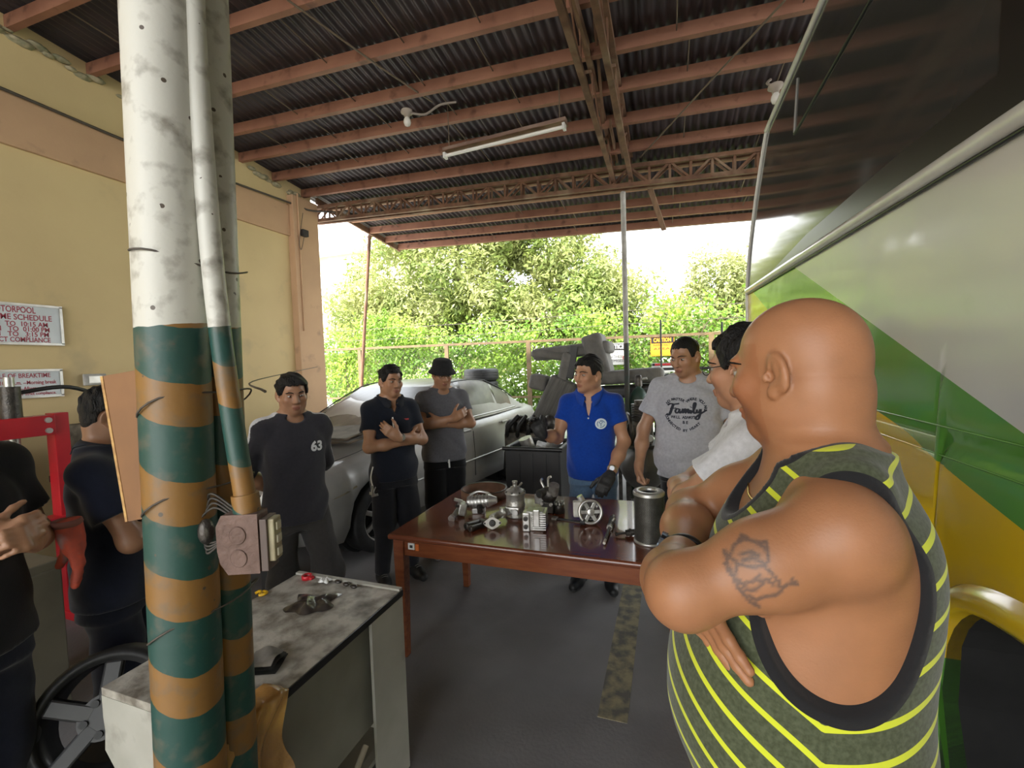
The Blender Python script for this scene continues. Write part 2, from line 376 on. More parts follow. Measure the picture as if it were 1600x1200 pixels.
# ================================================================ the bus
BX, BY0 = .69, 4.5
bus = thing('bus', 'parked bus in white with green and yellow swooshes and dark windows', 'bus', (BX, BY0, 0))
def sill(Y): return 2.14+.035*(Y-1.22)
def yend(z): return 0.0 if z < 2.2 else -.62*(min(1.0, (z-2.2)/1.16))**1.6
ARC, AZ, AH, AW = .93-BY0, .50, .565, .60
def arch(y):
    d = abs(y-ARC)/AW
    return .32 if d >= 1 else AZ+AH*(1-d**3.5)**(1/3.5)
def sx(z):                      # side profile, inward positive
    x = .06*max(0, (.9-z)/.6)**2 if z < .9 else 0.0
    x += .016*math.exp(-((z-1.40)/.032)**2)
    if z > 2.2: x += .05*((z-2.2)/1.15)**1.5
    return x
# two-colour swoosh paint, read from position along the body
m_bus = bpy.data.materials.new('bus_paint'); m_bus.use_nodes = True
nt = m_bus.node_tree; bs = nt.nodes['Principled BSDF']; Lk = nt.links
tco = nt.nodes.new('ShaderNodeTexCoord'); sp = nt.nodes.new('ShaderNodeSeparateXYZ'); Lk.new(tco.outputs['Object'], sp.inputs[0])
def mth(op, a, b_=None, c_=None):
    n = nt.nodes.new('ShaderNodeMath'); n.operation = op
    for i, q in enumerate((a, b_, c_)):
        if q is None: continue
        if isinstance(q, (int, float)): n.inputs[i].default_value = q
        else: Lk.new(q, n.inputs[i])
    return n.outputs[0]
Yw = mth('ADD', sp.outputs['Y'], BY0-1.2); Zw = sp.outputs['Z']
l1 = mth('MULTIPLY_ADD', Yw, .388, 1.47)
l2 = mth('ADD', mth('MULTIPLY_ADD', Yw, .235, 1.27), mth('MULTIPLY', mth('MULTIPLY', Yw, Yw), .022))
isg = mth('LESS_THAN', Zw, l1); isy = mth('LESS_THAN', Zw, l2); islow = mth('LESS_THAN', Zw, .80)
def mixn(a, b_, f):
    x = nt.nodes.new('ShaderNodeMix'); x.data_type = 'RGBA'; Lk.new(f, x.inputs[0])
    for i, q in ((6, a), (7, b_)):
        if isinstance(q, tuple): x.inputs[i].default_value = (*q, 1)
        else: Lk.new(q, x.inputs[i])
    return x.outputs[2]
GRN, YEL, WHT = (.10, .30, .045), (.74, .49, .008), (.60, .60, .57)
c_ = mixn(WHT, GRN, isg); c_ = mixn(c_, YEL, isy); c_ = mixn(c_, GRN, islow)
nz = nt.nodes.new('ShaderNodeTexNoise'); nz.inputs['Scale'].default_value = 3; nz.inputs['Detail'].default_value = 8; Lk.new(tco.outputs['Object'], nz.inputs['Vector'])
mr = nt.nodes.new('ShaderNodeMapRange'); mr.inputs[1].default_value = .62; mr.inputs[2].default_value = .8; mr.inputs[4].default_value = .25; Lk.new(nz.outputs[0], mr.inputs[0])
c_ = mixn(c_, (.25, .22, .16), mr.outputs[0]); Lk.new(c_, bs.inputs['Base Color'])
bs.inputs['Roughness'].default_value = .22; bs.inputs['Coat Weight'].default_value = .6; bs.inputs['Coat Roughness'].default_value = .08
bw = nt.nodes.new('ShaderNodeTexNoise'); bw.inputs['Scale'].default_value = 2.5; Lk.new(tco.outputs['Object'], bw.inputs['Vector'])
bp = nt.nodes.new('ShaderNodeBump'); bp.inputs['Strength'].default_value = .10; bp.inputs['Distance'].default_value = .05; Lk.new(bw.outputs[0], bp.inputs['Height']); Lk.new(bp.outputs[0], bs.inputs['Normal']); Lk.new(bp.outputs[0], bs.inputs['Coat Normal'])
m_glass = M('bus_tinted_glass', (.040, .040, .038), rough=.09, spec=.28, bump=.02, bsc=1.2)
m_frit = M('window_black_border', (.008, .008, .008), rough=.3)
m_buswhite = M('bus_white_trim', (.66, .66, .62), (.55, .54, .5), sc=6, rough=.3, coat=.4)
m_well = M('wheel_well_black', (.012, .012, .012), (.02, .02, .02), sc=9, rough=.9)
LEN = 11.0; RZ = 3.36
ys = [0, -.3]+[-.6-.25*i for i in range(8)]
ys += list(np.linspace(ARC+AW+.001, ARC-AW-.001, 41))+[ARC-AW-.002-.5*i for i in range(1, 13)]
ys = sorted(set(round(float(y), 4) for y in ys), reverse=True)
b = MB(); rowsn = 46; v = []
for y in ys:
    zb, zt = arch(y), sill(y+BY0)-.045
    for j in range(rowsn):
        z = zb+(zt-zb)*j/(rowsn-1); v.append((sx(z), y, z))
f = []
for i in range(len(ys)-1):
    for j in range(rowsn-1): f.append((i*rowsn+j, (i+1)*rowsn+j, (i+1)*rowsn+j+1, i*rowsn+j+1))
b.add(v, f, True); side = b.build('side_panel', m_bus, bus)
for zz in (1.365, 1.445):
    MB().tube([(sx(zz)-.002, y, zz) for y in (-.02, -2, -4, -7, -10)], .0025, 6).build('body_crease', m_bus, bus)
# far end of the bus
b = MB()
def fend(u, w):
    z = .32+u*3.08; x = 2.4*w; r = .12
    e = 0.0
    if x < r: e = -(r-math.sqrt(max(0, r*r-(r-x)**2)))*.8
    if x > 2.4-r: e = -(r-math.sqrt(max(0, r*r-(x-2.4+r)**2)))*.8
    return (x+sx(z)*(1 if x < 1.2 else -1), yend(z)+e, z)
b.surf(fend, 40, 30); b.build('end_panel', m_bus, bus)
b = MB()
def fendw(u, w):
    z = 1.6+u*1.45; x = .16+2.08*w; return (x, yend(z)+.012, z)
b.surf(fendw, 16, 8); b.build('end_window', m_glass, bus)
# roof and opposite side
b = MB()
def froof(u, w):
    a = w*PI; x = 1.2-1.15*math.cos(a)*(1 if True else 1); z = RZ+.16*math.sin(a)**.6; y = yend(3.36)-u*(LEN-.62); return (x, y, z)
b.surf(froof, 4, 24); b.build('roof_panel', m_buswhite, bus)
b = MB()
b.add([(2.4, 0, .32), (2.4, -LEN, .32), (2.4, -LEN, 2.2), (2.4, 0, 2.2), (2.35, -.62, 3.36), (2.35, -LEN, 3.36)], [(0, 1, 2, 3), (3, 2, 5, 4)])
b.add([(0, -LEN, .32), (2.4, -LEN, .32), (2.35, -LEN, 3.4), (.05, -LEN, 3.4)], [(0, 1, 2, 3)])
b.add([(0.03, 0, .32), (2.4, 0, .32), (2.4, -LEN, .32), (.03, -LEN, .32)], [(0, 1, 2, 3)])
b.build('far_side_panel', m_buswhite, bus)
# glazing
def pane(name, ya, yb, za, zb, off, mat, na=10):
    """glass between y stations ya > yb and heights za(y)..zb"""
    b = MB()
    def fn(u, w):
        y = ya+(yb-ya)*u; z0 = za(y); z = z0+(zb-z0)*w; yy = min(y, yend(z)-.012); return (sx(z)-off, yy, z)
    b.surf(fn, na, 14); return b.build(name, mat, bus)
zs = lambda y: sill(y+BY0)
pane('window_pane', -.012, -3.22, zs, 3.32, .004, m_glass, 30)
pane('window_pane', -3.30, -5.6, zs, 3.32, .004, m_glass)
pane('window_pane', -5.68, -8.2, zs, 3.32, .004, m_glass)
pane('window_pane', -8.28, -10.9, zs, 3.32, .004, m_glass)
def band(name, ya, yb, z0, z1, off, mat):
    b = MB(); b.surf(lambda u, w: (sx(z0(ya+(yb-ya)*u)+(z1(ya+(yb-ya)*u)-z0(ya+(yb-ya)*u))*w)-off, ya+(yb-ya)*u, z0(ya+(yb-ya)*u)+(z1(ya+(yb-ya)*u)-z0(ya+(yb-ya)*u))*w), 12, 3); return b.build(name, mat, bus)
band('glass_border', -.9, -10.9, lambda y: zs(y)+.0, lambda y: zs(y)+.10*min(1, max(.02, (-.9-y)/1.2)), .007, m_frit)
for y in (-3.26, -5.64, -8.24):
    b = MB(); b.surf(lambda u, w: (sx(2.1+1.22*u)-.008, y+.085*(w-.5), 2.1+1.22*u), 10, 3); b.build('window_seal', m_frit, bus)
m_chrome = M('window_strip', (.45, .45, .43), rough=.3, metal=.6)
MB().tube([(sx(2.92)-.006, y, 2.92-.005*i) for i, y in enumerate((-1.48, -2.6, -3.2))], .007, 6).build('slider_rail', m_frit, bus)
MB().tube([(sx(2.93+.1*i)-.006, -1.48, 2.93+.1*i) for i in range(4)], .006, 6).build('slider_edge', m_chrome, bus)
b = MB()
b.tube([(sx(zs(y))-.004, y, zs(y)-.022) for y in (-.005, -1.5, -3, -5, -8, -11)], .026, 10); b.build('sill_trim', m_buswhite, bus)
MB().tube([(sx(zs(y))-.008, y, zs(y)-.052) for y in (-.005, -1.5, -3, -5, -8, -11)], .006, 6).build('sill_gasket', m_frit, bus)
MB().tube([(sx(z)-.005, yend(z)-.004, z) for z in np.linspace(1.0, 3.34, 24)], .017, 8).build('corner_trim', m_buswhite, bus)
MB().tube([(sx(3.33)-.005, y, 3.35) for y in (-.61, -2, -5, -11)], .02, 8).build('roof_gutter', m_buswhite, bus)
# wheel arch lip, liner and wheel
lip = MB(); pts = []
for i in range(41):
    y = ARC+AW-.002-(2*AW-.004)*i/40; pts.append((y, arch(y)))
pts = [(ARC+AW, .34), (ARC+AW, .42)]+pts+[(ARC-AW, .42), (ARC-AW, .34)]
v = []
for k, (y, z) in enumerate(pts):
    dy, dz = y-ARC, z-AZ; l = math.hypot(dy, dz) or 1; ny, nz_ = dy/l, dz/l
    if z < AZ: ny, nz_ = (1 if dy > 0 else -1), 0
    v += [(sx(z)+.05, y, z), (sx(z)-.035, y, z), (sx(z)-.045, y+ny*.02, z+nz_*.02), (sx(z)-.03, y+ny*.045, z+nz_*.045), (sx(z)+.002, y+ny*.065, z+nz_*.065)]
f = []
for k in range(len(pts)-1):
    for j in range(4): f.append((k*5+j, k*5+j+1, (k+1)*5+j+1, (k+1)*5+j))
lip.add(v, f, True); lip.build('wheel_arch_lip', m_bus, bus)
ln_ = MB(); v = []
for (y, z) in pts: v += [(.02, y, z), (.55, y, z)]
ln_.add(v, [(2*k, 2*k+2, 2*k+3, 2*k+1) for k in range(len(pts)-1)]); ln_.add([(.55, y, z) for y, z in pts], [tuple(range(len(pts)))]); ln_.build('wheel_well', m_well, bus)
def tyre_prof(R, r, w): return [(r, -w*.5), (R*.80, -w*.52), (R*.95, -w*.48), (R, -w*.38), (R, w*.38), (R*.95, w*.48), (R*.80, w*.52), (r, w*.5)]
TX = Matrix.Rotation(PI/2, 4, 'Y')
def wheel_parts(parent, c, R, w, rimr, spokes, m_rim, treads=0, sgn=-1):
    T = Matrix.Translation(c) @ TX
    ty = MB().lathe(tyre_prof(R, rimr, w), 40, T)
    for k in range(treads):
        a = 2*PI*k/treads; ty.box(Vector(c)+Vector((0, math.cos(a)*R, math.sin(a)*R)), (w*.8, R*.09, .012), Matrix.Rotation(a, 3, 'X'))
    ty.build('tyre', m_black, parent)
    r = MB(); r.lathe([(rimr, w*.42*sgn), (rimr*.93, w*.44*sgn), (rimr*.90, w*.2*sgn), (rimr*.88, -.1*w*sgn)], 36, T); rim = r.build('rim', m_rim, parent)
    for k in range(spokes):
        a = 2*PI*k/spokes; d = Vector((0, math.cos(a), math.sin(a))); o = Vector(c)+Vector((sgn*w*.36, 0, 0))
        MB().bar(o+d*rimr*.12, o+d*rimr*.92, rimr*.20, .03, (1, 0, 0)).build('spoke', m_rim, rim, bevel=.005)
    MB().cyl(Vector(c)+Vector((0, 0, 0)), Vector(c)+Vector((sgn*w*.44, 0, 0)), rimr*.2, n=20).build('hub', m_rim, rim)
    MB().cyl(Vector(c)+Vector((sgn*w*.05, 0, 0)), Vector(c)+Vector((sgn*w*.08, 0, 0)), rimr*.9, n=28).build('brake_disc', m_well, rim)
m_steelrim = M('grey_rim', (.22, .22, .21), (.12, .11, .1), sc=8, rough=.5, metal=.6)
wb = thing('wheel', None, None); wb.parent = bus
wheel_parts(wb, (.34, ARC, .50), .50, .28, .29, 8, m_steelrim, 30)
wb2 = thing('wheel', None, None); wb2.parent = bus
wheel_parts(wb2, (.34, ARC-5.6, .50), .50, .28, .29, 8, m_steelrim, 0)
for yy in (ARC, ARC-5.6):
    wb2 = thing('wheel', None, None); wb2.parent = bus; wheel_parts(wb2, (2.06, yy, .50), .50, .28, .29, 0, m_steelrim, 0, 1)

# ================================================================ the silver sedan
CARA = R_(-8.5)
car = thing('sedan_car', 'dusty silver sedan parked along the cream wall', 'car', (-3.42, 2.62, 0), CARA)
m_car = M('dusty_silver_paint', (.33, .325, .305), (.27, .26, .24), sc=4, lo=.4, hi=.7, rough=.42, metal=.35, coat=.25, c3=(.40, .37, .31), sc3=1.4, lo3=.5, hi3=.75)
m_cglass = M('dusty_car_glass', (.10, .10, .09), (.20, .19, .16), sc=3, rough=.22, spec=.6, c3=(.30, .28, .23), sc3=1.5, lo3=.55, hi3=.8)
m_lamp = M('old_headlight', (.13, .11, .07), (.28, .24, .16), sc=18, rough=.2, coat=.6)
CL, CW = 4.45, .86
FWY, RWY, WR, AR = .82, 3.45, .315, .36
def carw(y):
    if y < .5: return CW*(.70+.30*math.sin(min(1, y/.5)*PI/2)**.8)
    if y > 4.0: return CW*(.80+.20*math.cos((y-4.0)/.45*PI/2))
    return CW*(1-.015*((y-2.2)/2)**2)
def carlow(y):
    z = .20 if .25 < y < 4.2 else .24
    for c in (FWY, RWY):
        d = abs(y-c)
        if d < AR: z = max(z, .30+math.sqrt(AR*AR-d*d))
    return z
def cartop(y):                   # hood, belt and boot height
    P = [(0, .60), (.06, .72), (.25, .81), (.7, .885), (1.2, .955), (1.6, .97), (3.0, 1.0), (3.6, 1.03), (4.2, 1.02), (4.38, .96), (4.45, .82)]
    for (a, za), (c, zc) in zip(P, P[1:]):
        if y <= c: t = (y-a)/(c-a); return za+(zc-za)*t
    return P[-1][1]
ysc = sorted(set([round(q, 3) for q in list(np.linspace(0, CL, 46))]+[round(c+AR*k, 3) for c in (FWY, RWY) for k in (-1.0, -.97, -.85, -.6, -.3, 0, .3, .6, .85, .97, 1.0)]+[.01, .03]))
v = []; NS = 13
for y in ysc:
    w, zl, zt = carw(y), carlow(y), cartop(y); nose = .0
    half = [(0, zl), (w*.8, zl), (w*.985, zl+.03), (w, max(zl+.05, .42)), (w*1.005, max(zl+.07, .60)), (w*.985, max(zl+.09, zt-.12)), (w*.93, max(zl+.10, zt-.035)), (w*.80, max(zl+.11, zt)), (w*.4, max(zl+.12, zt+.025)), (0, max(zl+.12, zt+.03))]
    ring = half+[(-x, z) for x, z in reversed(half[1:-1])]; NS = len(ring)
    for x, z in ring:
        yy = y
        if y < .25: yy = y+.10*(abs(x)/CW)**2*(1-y/.25)+.05*max(0, (z-.45))*(1-y/.25)
        v.append((x, yy, z))
f = []
for i in range(len(ysc)-1):
    for j in range(NS): f.append((i*NS+j, i*NS+(j+1) % NS, (i+1)*NS+(j+1) % NS, (i+1)*NS+j))
b = MB().add(v, f, True); b.add(v[:NS], [tuple(range(NS))]); b.add(v[-NS:], [tuple(range(NS-1, -1, -1))])
b.build('body_shell', m_car, car)
# cabin: stations of belt and roof
cab = [(1.12, .955, .955), (1.55, .98, 1.21), (2.0, .995, 1.425), (2.25, 1.0, 1.47), (2.6, 1.005, 1.485), (3.0, 1.01, 1.46), (3.4, 1.02, 1.31), (3.85, 1.035, 1.04)]
def hw(z, zb): return .76-.46*max(0, (z-zb))*.78
b = MB(); v = []
for y, zb, zt in cab:
    wt = hw(zt, zb); v += [(.79, y, zb-.02), (hw((zb+zt)/2, zb)+.012, y, (zb+zt)/2), (wt, y, zt-.02), (wt*.8, y, zt), (0, y, zt+.012), (-wt*.8, y, zt), (-wt, y, zt-.02), (-hw((zb+zt)/2, zb)-.012, y, (zb+zt)/2), (-.79, y, zb-.02)]
f = []
for i in range(len(cab)-1):
    for j in range(8): f.append((i*9+j, (i+1)*9+j, (i+1)*9+j+1, i*9+j+1))
b.add(v, f, True); b.build('cabin_shell', m_car, car)
def cabpt(y, k, off=0.0):
    for (a, ba, ta), (c, bc, tc_) in zip(cab, cab[1:]):
        if y <= c:
            t = (y-a)/(c-a); zb = ba+(bc-ba)*t; zt = ta+(tc_-ta)*t; break
    z = zb+.02+(zt-.045-zb)*k; return (hw(z, zb)+.016+off, y, z)
def side_glass(ya, yb, sgn, name='side_window'):
    b = MB(); b.surf(lambda u, w: (sgn*cabpt(ya+(yb-ya)*u, w)[0], ya+(yb-ya)*u, cabpt(ya+(yb-ya)*u, w)[2]), 12, 6); return b.build(name, m_cglass, car)
for sgn in (1, -1):
    side_glass(1.50, 2.32, sgn); side_glass(2.42, 3.10, sgn); side_glass(3.15, 3.52, sgn, 'quarter_window')
    wl2 = MB().tube([(sgn*(cabpt(y, 0)[0]+.01), y, cabpt(y, 0)[2]-.01) for y in (1.45, 2, 2.6, 3.2, 3.6)], .008, 6); wl2.build('window_strip', m_chrome, car)
    wl2 = MB().tube([(sgn*(cabpt(y, 1)[0]+.006), y, cabpt(y, 1)[2]+.012) for y in np.linspace(1.45, 3.6, 12)], .008, 6); wl2.build('roof_strip', m_black, car)
    for y in (1.42, 2.37, 3.3):
        MB().tube([(sgn*(carw(y)*1.0+.003), y, z) for z in (.32, .6)]+[(sgn*(carw(y)*.985+.002), y, .85), (sgn*(carw(y)*.94), y, .96)], .004, 5).build('door_gap', m_black, car)
    for y in (2.2, 3.12): MB().box((sgn*(carw(y)+.012), y, .88), (.03, .16, .03)).build('door_handle', m_car, car, bevel=.01)
    MB().tube([(sgn*(carw(y)*1.005+.004), y, .52) for y in (1.3, 2, 2.6, 3.05)], .012, 6).build('rub_strip', m_car, car)
    mi = MB().sph((sgn*.97, 1.62, 1.03), .08, 10, (1, .7, .75)); mi.build('side_mirror', m_car, car)
    hl = MB()
    hl.surf(lambda u, w: (sgn*(carw(.06+.5*u)*(.995-.24*w*(1-u*.6))+.010), .05+.5*u+.11*(1-u)*.6-(.03*(1-u)), .56+.06*u+(.17-.10*abs(u-.35))*w+.035*u), 10, 6); hl.build('headlight', m_lamp, car)
    tl = MB(); tl.surf(lambda u, w: (sgn*(carw(4.05+.36*u)*.998+.012), 4.05+.36*u, .70+.18*w), 6, 5); tl.build('tail_light', M('tail_red', (.25, .02, .02), rough=.25, coat=.5), car)
    for yy in (FWY, RWY):
        wh = thing('wheel', None, None); wh.parent = car
        wheel_parts(wh, (sgn*(CW-.10), yy, WR), WR, .2, .215, 7, M('alloy_rim', (.38, .37, .35), (.25, .23, .2), sc=9, rough=.45, metal=.6), 0, sgn)
        lv = MB(); lv.cyl((sgn*(CW-.45), yy, .33), (sgn*(CW-.20), yy, .33), AR*.98, n=30); lv.build('wheel_well', m_well, car)
b = MB(); b.surf(lambda u, w: ((-.70+1.40*u)*(1-.22*w), 1.17+.80*w-.035*math.sin(u*PI), .98+.43*w+.01), 10, 8); b.build('windshield', m_cglass, car)
b = MB(); b.surf(lambda u, w: ((-.66+1.32*u)*(1-.16*w), 3.84-.78*w, 1.045+.395*w+.022*math.sin(u*PI)+.012), 10, 8); b.build('rear_window', m_cglass, car)
MB().box((0, .015, .62), (.75, .03, .10)).build('grille', m_well, car); MB().box((0, .02, .36), (.9, .04, .13)).build('bumper_intake', m_well, car)
MB().tube([(x, .02+.10*(abs(x)/CW)**2-.02, .49) for x in np.linspace(-.66, .66, 12)], .03, 8).build('bumper_strip', m_car, car)
MB().tube([(x, .52+.0*x, cartop(.52)+.028) for x in (-.62, 0, .62)], .004, 5).build('hood_gap', m_black, car)
for s in (-1, 1): MB().tube([(s*.66, .3, .85), (s*.69, .7, .905), (s*.66, 1.12, .97)], .004, 5).build('hood_gap', m_black, car)
# things lying on the hood
def sheet_stack(name, label, cat, loc, rz, w, l, n, mats, tilt=0.0):
    t = thing(name, label, cat, loc, rot=(tilt, 0, rz))
    for k in range(n):
        b = MB(); ph = random.random()*6
        b.surf(lambda u, q: ((u-.5)*w*(1-.05*k), (q-.5)*l*(1-.04*k), .012*k+.012*math.sin(u*7+ph)*math.sin(q*5+ph)+.012), 12, 10)
        b.surf(lambda u, q: ((u-.5)*w*(1-.05*k), (q-.5)*l*(1-.04*k), .012*k+.012*math.sin(u*7+ph)*math.sin(q*5+ph)+.002), 12, 10)
        b.build('folded_layer', mats[k % len(mats)], t)
    return t
m_card = M('old_cardboard', (.25, .19, .12), (.17, .13, .085), sc=7, rough=.9, bump=.2); m_card2 = M('grey_tarp', (.14, .13, .11), (.22, .2, .17), sc=9, rough=.9, bump=.3)
Tc = Matrix.Translation((-3.42, 2.62, 0)) @ Matrix.Rotation(CARA, 4, 'Z')
def oncar(x, y, z): return tuple(Tc @ Vector((x, y, z)))
sheet_stack('folded_tarp', 'brown folded sheets lying on the hood of the silver sedan', 'tarp', oncar(.12, .86, 1.0), CARA+.2, .95, .55, 4, [m_card, m_card2], R_(6))
sheet_stack('folded_tarp', 'grey crumpled sheet at the far side of the sedan hood', 'tarp', oncar(-.42, .42, .92), CARA-.3, .5, .45, 3, [m_card2, m_card], R_(8))
# ================================================================ table
m_wood = M('varnished_red_wood', (.17, .048, .020), (.125, .034, .016), sc=5, lo=.3, hi=.7, rough=.25, coat=.5, stretch=(1.2, 14, 1), c3=(.09, .028, .015), sc3=2, lo3=.55, hi3=.8)
m_wood2 = M('varnished_apron_wood', (.24, .075, .028), (.18, .052, .022), sc=5, rough=.25, coat=.5, stretch=(1.2, 8, 8))
TX0, TX1, TY0, TY1, TZ = -1.50, .07, 2.05, 2.98, .72
tab = thing('wooden_table', 'varnished reddish brown wooden table covered with engine parts', 'table', ((TX0+TX1)/2, (TY0+TY1)/2, 0))
hx, hy = (TX1-TX0)/2, (TY1-TY0)/2
MB().bx(-hx, hx, -hy, hy, TZ-.03, TZ).build('tabletop', m_wood, tab, bevel=.012, segs=3)
for s in (-1, 1):
    MB().bx(-hx+.07, hx-.07, s*(hy-.05)-.012, s*(hy-.05)+.012, TZ-.125, TZ-.03).build('apron', m_wood2, tab, bevel=.002)
    MB().bx(s*(hx-.05)-.012, s*(hx-.05)+.012, -hy+.07, hy-.07, TZ-.125, TZ-.03).build('apron', m_wood2, tab, bevel=.002)
    for q in (-1, 1):
        lg = MB(); x, y = s*(hx-.055), q*(hy-.055); v = []
        for z, r in ((0, .021), (TZ-.13, .032), (TZ-.03, .032)): v += [(x+r*a, y+r*c, z) for a, c in ((-1, -1), (1, -1), (1, 1), (-1, 1))]
        f = [(3, 2, 1, 0), (8, 9, 10, 11)]
        for k in (0, 4): f += [(k+i, k+(i+1) % 4, k+4+(i+1) % 4, k+4+i) for i in range(4)]
        lg.add(v, f); lg.build('leg', m_wood2, tab, bevel=.004)
MB().bx(-hx+.115, -hx+.155, -hy+.032, -hy+.038, TZ-.085, TZ-.05).build('sticker', m_white, tab)
MB().bx(-hx+.126, -hx+.144, -hy+.030, -hy+.033, TZ-.075, TZ-.06).build('sticker_print', m_dark, tab)
MB().bx(-hx+.162, -hx+.182, -hy+.032, -hy+.038, TZ-.088, TZ-.052).build('sticker', M('orange_sticker', (.65, .16, .03), rough=.5), tab)

# ================================================================ parts on the table
m_alu = M('cast_aluminium', (.50, .49, .46), (.28, .27, .24), sc=30, lo=.35, hi=.7, rough=.36, metal=.7, bump=.3, bsc=120)
m_alu2 = M('bright_aluminium', (.72, .71, .68), (.5, .49, .46), sc=20, rough=.28, metal=.75)
m_iron = M('oily_dark_iron', (.045, .042, .038), (.09, .08, .07), sc=25, rough=.38, metal=.6, bump=.3, bsc=90)
m_gask = M('pale_gasket', (.66, .65, .6), (.5, .48, .43), sc=25, rough=.5)
m_rubber = m_black
AZ_ = lambda v: Matrix.Translation(v)
def on_table(px, py): p = atz(px, py, TZ); return (p.x, p.y, TZ)
def TM(loc=(0, 0, 0), rx=0, ry=0, rz=0): return Matrix.Translation(loc) @ Euler((R_(rx), R_(ry), R_(rz))).to_matrix().to_4x4()
def cyl(p0, p1, r, m, par, name, n=20, r1=None, bevel=.0015): return MB().cyl(p0, p1, r, r1, n).build(name, m, par, bevel=bevel)
def bolts(par, pts, axis, r=.006, h=.008, m=None):
    for p in pts: MB().cyl(p, Vector(p)+Vector(axis)*h, r, n=6, smooth=False).build('bolt', m or m_iron, par)

# ring
t = thing('rusty_hoop', 'wide rusty brown hoop lying at the back left of the table', 'hoop', on_table(757, 775), 0)
MB().lathe([(.165, 0), (.165, .055), (.150, .055), (.146, .006), (.10, .004), (.10, 0)], 48, closed=True).build('rim', m_rust, t)
MB().lathe([(.152, .052), (.163, .060), (.152, .060)], 48).build('inner_lip', m_iron, t)
# starter-like casting with two arms
t = thing('throttle_casting', 'silver aluminium casting with pipes at the left of the table', 'engine part', on_table(745, 803), R_(15))
cyl((-.06, .03, .065), (.075, .03, .075), .036, m_alu, t, 'barrel'); cyl((.075, .03, .075), (.125, .03, .078), .040, m_alu2, t, 'nose', r1=.020)
for k in range(6): cyl((-.05+.022*k, .03, .066+.0016*k), (-.043+.022*k, .03, .067+.0016*k), .041, m_alu2, t, 'rib')
MB().box((-.09, -.02, .045), (.05, .10, .07), Euler((0, .3, .3)).to_matrix()).build('valve_block', m_alu, t, bevel=.008)
cyl((-.10, -.03, .05), (-.13, -.11, .015), .016, m_alu, t, 'outlet_pipe'); cyl((-.13, -.11, .014), (-.135, -.125, .012), .022, m_alu2, t, 'pipe_flange')
cyl((-.09, .0, .08), (-.135, -.02, .10), .010, m_alu2, t, 'nipple'); cyl((-.07, -.05, .06), (-.12, -.07, .075), .008, m_iron, t, 'nipple')
MB().tube(catmull([(-.05, .06, .1), (0, .075, .12), (.06, .06, .115), (.09, .04, .10)], 5), .008, 8).build('fuel_line', m_alu2, t)
MB().bx(-.03, .05, -.005, .06, .0, .035).build('mount_foot', m_alu, t, bevel=.006); cyl((.02, -.01, .05), (.03, -.05, .03), .018, m_iron, t, 'side_port')
bolts(t, [(-.06, .06, .085), (.0, .066, .10), (.06, .068, .10)], (0, .3, 1))
# tall pump
t = thing('air_pump', 'tall silver pump with a knob on top at the table centre left', 'engine part', on_table(806, 806), 0)
MB().lathe([(.001, 0), (.062, 0), (.064, .012), (.055, .02), (.055, .055), (.060, .062), (.060, .075), (.056, .08), (.056, .135), (.063, .140), (.063, .152), (.048, .165), (.030, .172), (.028, .180), (.014, .183), (.014, .205), (.017, .207), (.017, .216), (.001, .218)], 40).build('pump_body', m_alu, t)
for k in range(8):
    a = 2*PI*k/8; MB().cyl((.058*math.cos(a), .058*math.sin(a), .15), (.058*math.cos(a), .058*math.sin(a), .16), .006, n=6).build('bolt', m_iron, t)
MB().bx(-.045, .045, -.075, -.03, .03, .075).build('front_housing', m_alu2, t, bevel=.01)
for s in (-1, 1): cyl((s*.025, -.075, .05), (s*.025, -.088, .05), .018, m_alu2, t, 'port')
MB().bx(-.07, .07, -.03, .05, -.0, .012).build('base_flange', m_alu, t, bevel=.004)
for s in (-1, 1): cyl((s*.012, .03, .172), (s*.03, .05, .195), .006, m_alu2, t, 'nipple')
# finned cylinder block
t = thing('finned_cylinder', 'small finned silver cylinder block at the front of the table', 'engine part', on_table(836, 826), R_(8))
MB().bx(-.045, .055, -.04, .045, 0, .11).build('block', m_alu, t, bevel=.006)
for k in range(8):
    MB().bx(-.005, .068, -.052, .056, .012+.0125*k, .018+.0125*k).build('fin', m_alu2, t)
MB().bx(.0, .035, -.058, -.035, .03, .125).build('front_rib', m_alu2, t, bevel=.004)
MB().bx(-.062, -.02, -.055, .02, .0, .105).build('valve_cover', m_alu2, t, bevel=.006)
for z in (.03, .075): cyl((-.042, -.055, z), (-.042, -.063, z), .013, m_iron, t, 'port'); cyl((-.042, -.060, z), (-.042, -.0655, z), .007, m_rubber, t, 'port_hole')
# dark throttle body
t = thing('dark_carburettor', 'dark oily carburettor with levers behind the finned block', 'engine part', on_table(858, 800), R_(-10))
MB().bx(-.04, .04, -.03, .04, 0, .07).build('base_block', m_iron, t, bevel=.008)
MB().sph((.0, 0, .11), .055, 12, (1, .8, .95)).build('float_bowl', m_iron, t); cyl((-.02, -.03, .13), (-.03, -.075, .13), .026, m_iron, t, 'venturi'); cyl((-.03, -.075, .13), (-.0305, -.078, .13), .017, m_rubber, t, 'venturi_bore')
cyl((.03, .0, .12), (.05, -.02, .18), .032, m_alu, t, 'upper_chamber'); MB().tube(catmull([(-.03, 0, .15), (-.05, 0, .19), (-.04, 0, .205)], 4), .008, 8).build('lever', m_alu2, t)
MB().tube(catmull([(-.0, 0, .16), (.0, 0, .21), (.02, 0, .225)], 4), .008, 8).build('lever', m_alu2, t)
MB().bx(-.10, -.03, .0, .05, .04, .1).build('side_plate', m_alu, t, bevel=.004)
for s in (-1, 1): cyl((s*.03, -.03, .06), (s*.03, -.042, .06), .010, m_alu2, t, 'screw')
